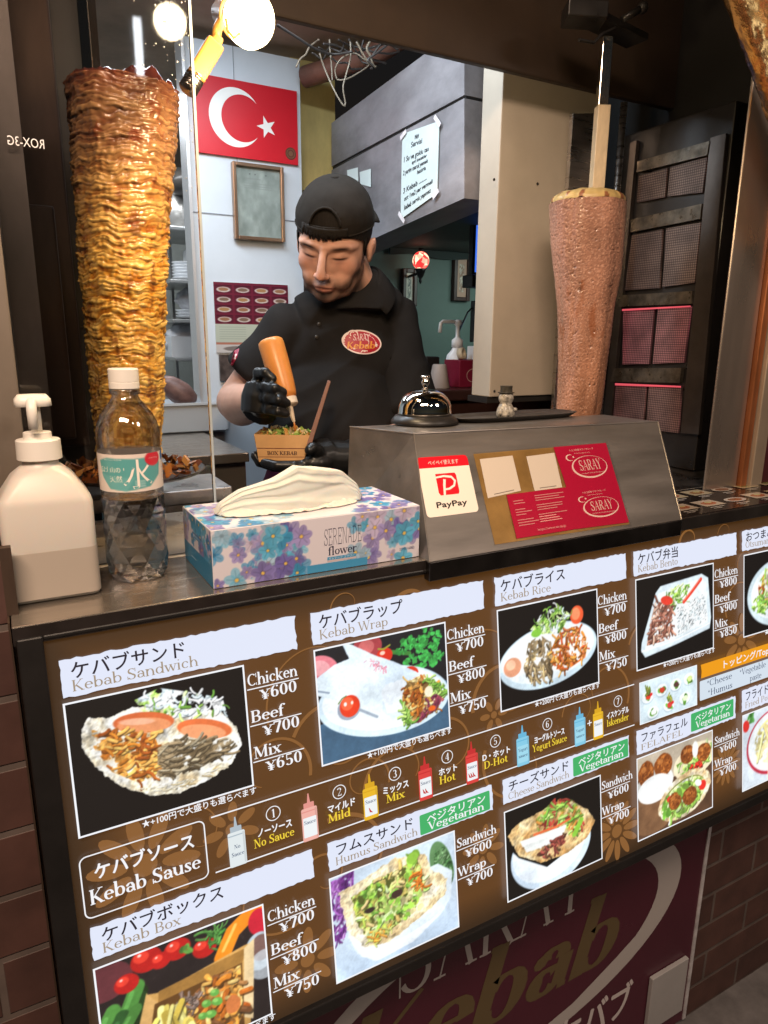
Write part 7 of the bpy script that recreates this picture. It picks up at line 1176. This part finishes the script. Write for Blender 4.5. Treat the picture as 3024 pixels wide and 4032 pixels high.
for i in range(150):
    x, y = rs.uniform(.06, .94), rs.uniform(.06, .94); c0 = kt[0].lerp(kt[1], x) + dv * y + V((0, 0, -.008 + .013 * math.sin(x * 3.1) * rs.uniform(.3, 1))); mb.col = tuple(np.array(pal[rs.randint(6)]) * rs.uniform(.7, 1.2)) + (1,); q_ = rs.uniform(.004, .010); a_, b_, c_ = V(rs.normal(0, 1, 3)).normalized(), V(rs.normal(0, 1, 3)).normalized(), V(rs.normal(0, 1, 3)).normalized(); mb.obox(c0, a_ * q_, b_ * q_ * .45, c_ * q_ * .2)
tag(mb.build('filling', mat('box_filling', (.5, .4, .2), .45, attr='Col'), kbox), None, kind='stuff')
# ------------------------------------------------------------------ things on the partition
fl_ = thing('flag_board', 'red flag board with a white crescent and star on the white partition', 'flag', (.6, 1.195, 1.75))
fq = [UY(415, 160, 1.194), UY(640, 194, 1.194), UY(644, 356, 1.194), UY(424, 330, 1.194)]; fx0 = (fq[0].x + fq[3].x) / 2 + .0005; fx1 = (fq[1].x + fq[2].x) / 2; fz1 = (fq[0].z + fq[1].z) / 2; fz0 = (fq[2].z + fq[3].z) / 2
mb = MB(); mb.box((fx0, 1.192, fz0), (fx1, 1.198, fz1)); mb.build('board', mat('flag_red', (.55, .008, .018), .35, var=.08, scale=5), fl_)
FW, FH = fx1 - fx0, fz1 - fz0; FS = Sheet((fx0, 1.192, fz1), (1, 0, 0), (0, 0, -1), up=(0, -1, 0), step=4e-5, lift=3e-4); WF = (.80, .78, .74, 1); mb = MB()
def uvp(u, v): p = UY(u, v, 1.192); return (p.x - fx0, fz1 - p.z)
cxy = uvp(509, 254); r1 = .060 * FW / .262; cc_ = (cxy[0], cxy[1]); r0 = FH * .385; ri = r0 * .80; off = r0 * .26; pts = []
a1 = math.acos((off ** 2 + r0 ** 2 - ri ** 2) / (2 * off * r0)); bi = math.acos((off ** 2 + ri ** 2 - r0 ** 2) / (2 * off * ri)); ou = [(cc_[0] + r0 * math.cos(t), cc_[1] + r0 * math.sin(t)) for t in np.linspace(a1, 2 * math.pi - a1, 50)]; inn = [(cc_[0] + off + ri * math.cos(t), cc_[1] + ri * math.sin(t)) for t in np.linspace(math.pi - bi, math.pi + bi, 50)]
h = FS.h(); mb.col = WF
for i in range(49): mb.poly([FS.pt(*q, h) for q in (ou[i], ou[i + 1], inn[i + 1], inn[i])][::-1])
sx, sy = uvp(576, 275); h = FS.h()
star = [(sx + (.026 if i % 2 == 0 else .0102) * math.cos(R(36 * i + 180)), sy + (.026 if i % 2 == 0 else .0102) * math.sin(R(36 * i + 180))) for i in range(10)]; FS.poly(mb, star, WF)
mb.build('crescent_and_star', m_pr, fl_)
mq = uvp(628, 332); mb = MB(); FS.poly(mb, ellp(mq[0], mq[1], .0145, .0145, 24), (.10, .03, .015, 1)); FS.line(mb, ellp(mq[0], mq[1], .0105, .0105, 20), .0015, (.20, .09, .04, 1), closed=True); FS.poly(mb, ellp(mq[0], mq[1], .006, .006, 12), (.18, .08, .04, 1)); mb.build('round_seal', m_pr, fl_)
# framed certificate
cf = thing('framed_certificate', 'framed grey certificate hanging under the flag', 'framed certificate', (.63, 1.19, 1.45))
cq = [UY(501, 347, 1.185), UY(610, 363, 1.185), UY(617, 525, 1.185), UY(508, 515, 1.185)]; x0, x1 = (cq[0].x + cq[3].x) / 2, (cq[1].x + cq[2].x) / 2; z1, z0 = (cq[0].z + cq[1].z) / 2, (cq[2].z + cq[3].z) / 2; t = .0085
mb = MB(); mb.box((x0, 1.180, z0), (x0 + t, 1.1975, z1)); mb.box((x1 - t, 1.180, z0), (x1, 1.1975, z1)); mb.box((x0 + t, 1.1802, z0), (x1 - t, 1.1975, z0 + t)); mb.box((x0 + t, 1.1802, z1 - t), (x1 - t, 1.1975, z1)); mb.build('frame', mat('bronze_frame', (.36, .22, .14), .28, .8, var=.2, scale=20), cf, bevel=.0015)
cv = Cv(70, 104, (136, 146, 140), 51); cv.p += (cv.noise(5, 1)[..., None] - .5) * 60; [cv.ell(.32 + .12 * i, .14, .014, .012, (70, 70, 76)) for i in range(4) if i != 2]; cv.line([(.2, .24), (.55, .24)], .012, (120, 124, 122)); [cv.line([(.2, .34 + .05 * i), (.8, .34 + .05 * i)], .01, (124, 130, 126)) for i in range(3)]
CS = Sheet((x0 + t, 1.189, z1 - t), (1, 0, 0), (0, 0, -1), up=(0, -1, 0)); CS.canvas('certificate', cv, 0, 0, x1 - x0 - 2 * t, z1 - z0 - 2 * t, mat('certificate_print', (.5, .5, .5), .3, attr='Col', coat=.4), cf)
# maroon picture menu under it
pq = [UY(461, 608, 1.19), UY(600, 622, 1.19), UY(600, 700, 1.19), UY(466, 765, 1.19)]; x0 = pq[0].x + .001; x1 = pq[1].x + .03; z1 = pq[0].z; zm = UY(463, 702, 1.19).z; z0 = UY(466, 762, 1.19).z
cv = Cv(110, 150, (104, 26, 48), 52); 
for j in range(4):
    for i in range(4):
        X, Y = .13 + i * .25, .13 + j * .19; cv.poly([(X - .11, Y - .075), (X + .11, Y - .075), (X + .11, Y + .075), (X - .11, Y + .075)], (84, 18, 38)); cv.ell(X, Y + .012, .09, .05, (196, 184, 176)); cv.ell(X, Y + .008, .065, .034, ((146, 104, 76), (120, 96, 80), (160, 120, 80))[(i + j) % 3], rag=.3); cv.line([(X - .1, Y - .065), (X + .1, Y - .065)], .014, (60, 12, 30))
cv.poly([(0, .80), (1, .80), (1, 1.16), (0, 1.16)], (176, 182, 166)); [cv.line([(.06 + .5 * k, .86 + .045 * i), (.4 + .5 * k, .86 + .045 * i)], .008, (140, 146, 134)) for i in range(6) for k in range(2)]; cv.poly([(0, 1.16), (1, 1.16), (1, 1.2), (0, 1.2)], (170, 110, 90)); cv.poly([(0, 1.2), (1, 1.2), (1, 1.364), (0, 1.364)], (190, 184, 180)); cv.ell(.3, 1.28, .2, .05, (120, 110, 106)); cv.ell(.7, 1.28, .2, .05, (130, 118, 110))
PS = Sheet((x0, 1.196, z1), (1, 0, 0), (0, 0, -1), up=(0, -1, 0)); mp = thing('picture_menu', 'maroon picture menu poster on the partition behind the cook', 'poster', ((x0 + x1) / 2, 1.196, z0)); mb = MB(); mb.box((x0, 1.1962, z0 + .0), (x1, 1.1975, z1)); mb.build('sheet', m_note, mp); PS.canvas('poster_print', cv, 0, 0, x1 - x0, z1 - z0, m_tprint, mp)
mb = MB(); a, b = UY(474, 766, 1.19), UY(600, 820, 1.19); mb.box((a.x, 1.190, b.z), (x1, 1.1975, a.z)); mb.build('dark_menu', mat('dark_menu_print', (.035, .026, .024), .35, scale=60, col2=(.12, .09, .08)), label='small dark menu sheet under the maroon picture menu', cat='poster')
# ------------------------------------------------------------------ kitchen shelves seen through the glass
KY = 2.0
m_shelf = mat('shelf_steel', (.45, .46, .46), .35, .8, var=.2, scale=10); m_dish = mat('white_dish', (.70, .73, .76), .3); m_bag = mat('clear_bag', (.62, .64, .68), .25, var=.3, scale=30, bump=.6, bscale=30, dist=.01)
ks = thing('kitchen_shelf', 'steel kitchen shelf rack seen through the glass beside the chicken', 'shelf', (UY(400, 700, KY).x, KY, 0))
xa, xb = UY(345, 600, KY).x, UY(470, 600, KY).x
for v in (505, 612, 692, 770): z = UY(400, v, KY).z; mb = MB(); mb.box((xa, KY - .16, z - .012), (xb, KY + .2, z)); mb.build('shelf_board', m_shelf, ks, bevel=.002)
mb = MB(); mb.box((UY(392, 600, KY).x, KY + .17, 0), (UY(398, 600, KY).x, KY + .2, 1.9)); mb.build('upright', m_shelf, ks)
def on(v): return UY(400, v, KY).z
def plates(u, v, n, r=.05):
    for i in range(n):
        c_ = UY(u, v, KY - .06); c_.z = on(v) + .0004 + i * .010; mb = MB(); mb.smooth = True; mb.lathe(c_, [(r * .55, 0), (r, .012), (r * .98, .0135), (r * .5, .004), (.004, .004)], 24); mb.build('plate', m_dish, label='white plate in the stack on the %s' % ('middle kitchen shelf' if v == 612 else 'lower kitchen shelf'), cat='plate', group='plates stacked on the %s' % ('middle kitchen shelf' if v == 612 else 'lower kitchen shelf'))
plates(405, 612, 6); plates(415, 692, 3, .055)
for u, v, r, l in ((418, 692, .055, 'crumpled clear bag on the lower kitchen shelf'), (410, 770, .085, 'big bulging clear bag on the lowest kitchen shelf')):
    c_ = UY(u, v, KY - .02); c_.z = on(v) + (.033 if r < .06 else .0005); mb = MB(); mb.smooth = True; rr = []
    for i in range(14):
        t = i / 13; q = r * (math.sin(math.pi * (.16 + .80 * t)) ** .7); rr.append([c_ + V((math.cos(a) * q * (1 + .3 * N3(math.cos(a) * 2, math.sin(a) * 2, t * 5 + u)), math.sin(a) * q * .8 * (1 + .3 * N3(math.cos(a) * 2, math.sin(a) * 2, t * 5)), r * 1.5 * t)) for a in np.linspace(0, 6.283, 24, endpoint=False)])
    mb.rings(rr); mb.build('plastic_bag', m_bag, label=l, cat='bag')
c_ = UY(388, 505, KY); c_.z = on(505) + .0004; mb = MB(); mb.smooth = True; mb.lathe(c_, [(.04, 0), (.05, .01), (.055, .07), (.045, .09), (.04, .15), (.02, .16)], 24); mx = thing('food_mixer', 'grey food mixer on the top kitchen shelf', 'mixer', c_); mb.build('body', mat('mixer_grey', (.34, .33, .31), .3, .5), mx); mb = MB(); mb.smooth = True; mb.ell(c_ + V((-.0, -.06, .15)), (.045, .075, .04)); mb.build('head', mat('mixer_dark', (.05, .045, .04), .3), mx)
for u, v, w, h, l in ((428, 505, .05, .10, 'white carton beside the mixer on the top kitchen shelf'), (392, 770, .05, .07, 'white carton at the left end of the lowest kitchen shelf'), (432, 612, .045, .11, 'tall white carton beside the plates on the middle kitchen shelf'), (440, 770, .05, .12, 'white carton at the right end of the lowest kitchen shelf')):
    c_ = UY(u, v, KY - .02); mb = MB(); mb.box((c_.x - w, KY - .1, on(v) + .0004), (c_.x + w, KY + .02, on(v) + h)); mb.box((c_.x - w * .3, KY - .1004, on(v) + h * .3), (c_.x + w * .4, KY - .1002, on(v) + h * .6)); mb.build('supply_carton', m_dish, label=l, cat='carton', bevel=.003)
for u, zz, lb in ((395, 350, 'upper'), ): pass
a, b = UY(378, 300, 2.4), UY(432, 220, 2.4); mb = MB(); mb.box((a.x, 2.4, a.z), (b.x, 2.59, b.z)); mb.build('wall_cupboard', m_white, label='white cupboard high on the kitchen wall beside the flag partition', cat='cupboard', bevel=.004)
# lower bench with a white tub and a forearm sized piece of meat
a, b = UY(340, 945, .95), UY(470, 880, .95)
mb = MB(); mb.box((.20, .80, .98), (.452, 1.3, 1.0)); mb.box((.22, .82, 0), (.45, 1.28, .979)); mb.build('prep_bench', m_steelh, label='steel preparation bench behind the glass guard', cat='bench', bevel=.002)
c_ = UZ(400, 935, 1.0); tub = thing('white_tub', 'white plastic food tub on the steel bench', 'tub', V((c_.x + .02, c_.y + .05, 1.0002))); q = tub.location
mb = MB(); sqlevels(mb, q, [(.088, .055, .008, 0), (.092, .060, .010, .004), (.098, .066, .012, .068), (.102, .070, .013, .070), (.102, .070, .013, .076), (.098, .066, .012, .076), (.090, .06, .01, .02)]); mb.build('tub', m_dish, tub, auto=40)
mb = MB(); mb.smooth = True; m0, m1 = V((q.x - .07, q.y - .02, 1.124)), V((q.x + .018, q.y - .035, 1.082)); mb.tube([m0.lerp(m1, t) + V((0, 0, .004 * math.sin(t * 7))) for t in np.linspace(0, 1, 9)], [.012, .021, .026, .028, .030, .030, .027, .020, .008], 14); mb.build('meat_piece', mat('raw_meat', (.20, .11, .095), .45, var=.4, scale=40, bump=.5, bscale=50), label='dark piece of raw meat lying on the white tub', cat='meat')
# ------------------------------------------------------------------ dining room behind, right of the cook
m_green = mat('green_wall', (.13, .185, .165), .6, var=.1, scale=4); GY = 2.2
mb = MB(); mb.box((1.2, GY, 0), (3.6, GY + .05, 2.0)); mb.build('dining_wall', m_green, label='green dining room wall behind the cook on the right', cat='wall')
mb = MB(); zc_ = UY(900, 540, GY).z; mb.box((.945, .66, zc_), (3.6, GY, zc_ + .05)); tag(mb.build('ceiling', mat('dark_teal_ceiling', (.045, .06, .055), .7, var=.2, scale=3)), 'dark teal lowered ceiling of the dining room', kind='structure')
rr = []; xs = np.linspace(1.55, 2.7, 50); mb = MB()
for i in range(49):
    z0, z1 = (zc_ - .02 - .025 * abs(N3(x * 3, 0, 5)) - .04 * max(0, x - 1.9) * max(0, 2.2 - x) * 4 for x in (xs[i], xs[i + 1])); mb.hexa([(xs[i], GY - .03, z0), (xs[i + 1], GY - .03, z1), (xs[i + 1], GY - .02, z1), (xs[i], GY - .02, z0), (xs[i], GY - .03, zc_ - .001), (xs[i + 1], GY - .03, zc_ - .001), (xs[i + 1], GY - .02, zc_ - .001), (xs[i], GY - .02, zc_ - .001)])
mb.build('valance', mat('dark_valance', (.03, .04, .038), .8), label='dark wavy valance along the top of the green wall', cat='valance')
m_wood = mat('dark_frame_wood', (.055, .022, .018), .35, var=.3, scale=30); 
def picf(q, lbl, inner, mount):
    P4 = [UY(u, v, GY - .02) for u, v in q]; x0, x1 = (P4[0].x + P4[3].x) / 2, (P4[1].x + P4[2].x) / 2; z1, z0 = (P4[0].z + P4[1].z) / 2, (P4[2].z + P4[3].z) / 2; t = .018; o = thing('framed_picture', lbl, 'picture', ((x0 + x1) / 2, GY - .02, z0))
    mb = MB(); mb.box((x0, GY - .028, z0), (x0 + t, GY - .001, z1)); mb.box((x1 - t, GY - .028, z0), (x1, GY - .001, z1)); mb.box((x0 + t, GY - .027, z0), (x1 - t, GY - .001, z0 + t)); mb.box((x0 + t, GY - .027, z1 - t), (x1 - t, GY - .001, z1)); mb.build('frame', m_wood, o, bevel=.003)
    cv = Cv(24, 60, mount, 61); H = 2.5; cv.poly([(.28, .35), (.72, .35), (.72, H - .35), (.28, H - .35)], inner); m_ = cv.mpoly([(.28, .35), (.72, .35), (.72, H - .35), (.28, H - .35)]); cv.mix(m_ * np.clip((cv.noise(12, 3) - .45) * 5, 0, 1), (214, 206, 190)); S_ = Sheet((x0 + t, GY - .018, z1 - t), (1, 0, 0), (0, 0, -1), up=(0, -1, 0)); S_.canvas('artwork', cv, 0, 0, x1 - x0 - 2 * t, z1 - z0 - 2 * t, m_tprint, o)
picf([(869, 580), (901, 580), (899, 661), (869, 661)], 'narrow dark framed picture with a white mount under the red lantern', (90, 96, 92), (216, 208, 194)); picf([(980, 553), (1016, 548), (1014, 652), (980, 649)], 'brown framed patterned picture right of the red lantern', (150, 110, 92), (190, 150, 130))
lq = UY(909, 563, GY - .12); lan = thing('mosaic_lantern', 'small glowing red mosaic glass lantern on the green wall', 'lantern', lq)
def mosaic():
    m = bpy.data.materials.new('mosaic_glass'); m.use_nodes = True; t = m.node_tree; b = t.nodes['Principled BSDF']; N = t.nodes.new; L = t.links.new; tc = N('ShaderNodeTexCoord'); vo = N('ShaderNodeTexVoronoi'); vo.inputs['Scale'].default_value = 62; L(tc.outputs['Object'], vo.inputs['Vector']); r = N('ShaderNodeValToRGB'); e = r.color_ramp.elements; e[0].color = (.9, .03, .03, 1); e[1].color = (1, .85, .55, 1); e[0].position = .45; e[1].position = .75; sp = N('ShaderNodeSeparateColor'); L(vo.outputs['Color'], sp.inputs[0]); L(sp.outputs[0], r.inputs[0]); L(r.outputs[0], b.inputs['Emission Color']); b.inputs['Emission Strength'].default_value = 1.5; b.inputs['Base Color'].default_value = (.3, .05, .04, 1); return m
mb = MB(); mb.smooth = True; mb.ell(lq, (.036, .036, .038), 24, 14); mb.build('glass_globe', mosaic(), lan); mb = MB(); mb.smooth = True; mb.lathe(lq + V((0, 0, -.095)), [(.002, 0), (.008, .012), (.005, .02), (.012, .03), (.02, .052), (.026, .062)], 20); mb.tube([lq + V((0, .02, -.05)), lq + V((0, .119, -.06))], .006, 8); mb.tube([lq + V((0, 0, .036)), lq + V((0, 0, .05))], .012, 12); mb.build('bracket', m_bmetal, lan)
# ordering screens
m_scr = mat('blue_screen', (.02, .03, .05), .2, emit=(.06, .20, .95), es=1.0)
for v0, v1, lbl, u0 in ((483, 592, 'upper wall screen glowing blue beside the beige panel', 1031), (657, 732, 'lower screen glowing blue beside the beige panel', 1033)):
    a, b = UY(u0, v0, 1.5), UY(1095, v1, 1.5); o = thing('order_screen', lbl, 'screen', ((a.x + b.x) / 2, 1.5, b.z)); mb = MB(); mb.box((a.x - .012, 1.505, b.z - .012), (b.x, 1.53, a.z + .012)); mb.build('housing', m_bmetal, o, bevel=.003); mb = MB(); mb.box((a.x, 1.5035, b.z), (b.x - .01, 1.5048, a.z)); mb.build('display', m_scr, o)
    if v0 < 500: mb = MB(); q = UY(1028, 602, 1.48); mb.box((q.x - .03, 1.46, q.z - .03), (b.x, 1.52, q.z + .012)); mb.build('stand', m_bmetal, o, bevel=.003)
# back counter with its small things
z_b = UY(980, 838, 1.05).z; mb = MB(); mb.box((.90, .98, z_b - .03), (1.75, 1.45, z_b)); mb.box((.92, 1.0, 0), (1.74, 1.44, z_b - .0305)); mb.build('back_counter', mat('dark_counter_wood', (.05, .022, .018), .3, var=.4, scale=10), label='dark wooden back counter behind the cook on the right', cat='counter', bevel=.004)
def onb(u, y=1.06): p = UY(u, 830, y); return V((p.x, y, z_b + .0004))
c_ = onb(985, 1.16); pb = thing('pump_dispenser', 'white and pink pump dispenser on the dark back counter', 'pump bottle', c_); m_pk = mat('pink_label', (.62, .06, .18), .35); S = 1.0
zt_ = UY(985, 690, 1.16).z - c_.z; mb = MB(); mb.smooth = True; mb.lathe(c_, [(.030, 0), (.034, .004), (.034, zt_ * .36), (.030, zt_ * .46), (.017, zt_ * .54), (.014, zt_ * .58), (.014, zt_ * .62)], 28); mb.build('bottle', m_dish, pb); mb = MB(); mb.smooth = True; mb.lathe(c_, [(.0345, .02), (.0345, zt_ * .34)], 28, cap=False); mb.build('label_band', m_pk, pb)
mb = MB(); mb.smooth = True; mb.lathe(c_, [(.017, zt_ * .58), (.017, zt_ * .69), (.009, zt_ * .72), (.006, zt_ * .74), (.006, zt_ * .90), (.012, zt_ * .93), (.012, zt_ * .985), (.004, zt_)], 20); mb.tube([c_ + V((0, 0, zt_ * .965)), c_ + V((-.050, .005, zt_ * .965)), c_ + V((-.057, .005, zt_ * .94)), c_ + V((-.060, .005, zt_ * .80))], .0055, 10); mb.build('pump', m_dish, pb)
a = onb(992, 1.05); b = onb(1075, 1.05); h_ = UY(1000, 778, 1.05).z - z_b; mx_ = thing('maroon_box', 'maroon cardboard box with a cream ring printed on it on the back counter', 'box', ((a.x + b.x) / 2, 1.09, z_b)); mb = MB(); mb.box((a.x, 1.05, z_b + .0004), (b.x, 1.13, z_b + h_)); mb.build('carton', mat('maroon_carton', (.20, .012, .035), .4, var=.1, scale=10), mx_, bevel=.002); XS = Sheet((a.x, 1.05, z_b + h_), (1, 0, 0), (0, 0, -1), up=(0, -1, 0), lift=4e-4); mb = MB(); XS.line(mb, ellp(.046, h_ * .56, .021, .018, 30), .0018, (.6, .42, .36, 1), closed=True); mb.build('ring_print', m_pr, mx_)
c_ = V(((a.x + b.x) / 2 + .012, 1.08, z_b + h_ + .0004)); mb = MB(); mb.box((c_.x - .022, 1.06, c_.z), (c_.x + .03, 1.10, c_.z + .038)); mb.build('small_white_box', m_dish, label='small white box standing on the maroon box', cat='box', bevel=.002)
c_ = V((a.x + .022, 1.075, z_b + h_ + .0004)); mb = MB(); mb.smooth = True; mb.lathe(c_ + V((0, 0, .017)), [(.011, -.008), (.017, -.008), (.017, .008), (.011, .008), (.011, -.008)], 24, axis=(.5, -.8, .2), cap=False); mb.build('tape_roll', mat('cream_tape', (.6, .52, .38), .4), label='cream tape roll leaning on top of the maroon box', cat='tape roll')
c_ = onb(948, 1.05); mb = MB(); mb.smooth = True; mb.lathe(c_, [(.030, 0), (.031, .002), (.019, .060 * 1.05), (.017, .066)], 24); mb.build('paper_cup_stack', mat('grey_cups', (.34, .29, .26), .6), label='upside down grey paper cups on the back counter', cat='cups')
c_ = onb(928, 1.12); mb = MB(); mb.box((c_.x - .025, 1.10, c_.z), (c_.x + .02, 1.16, c_.z + .085)); mb.build('card_terminal', m_bmetal, label='small black terminal on the back counter behind the bell', cat='terminal', bevel=.004)
mb = MB(); mb.smooth = True; pts = [UY(u, v, y) for u, v, y in ((1046, 635, 1.6), (1010, 675, 1.5), (985, 730, 1.4), (962, 790, 1.25), (956, 815, 1.14))]; mb.tube(pts, .003, 6); mb.build('cable', m_wd, label='thin black cable running down the green wall to the back counter', cat='cable')
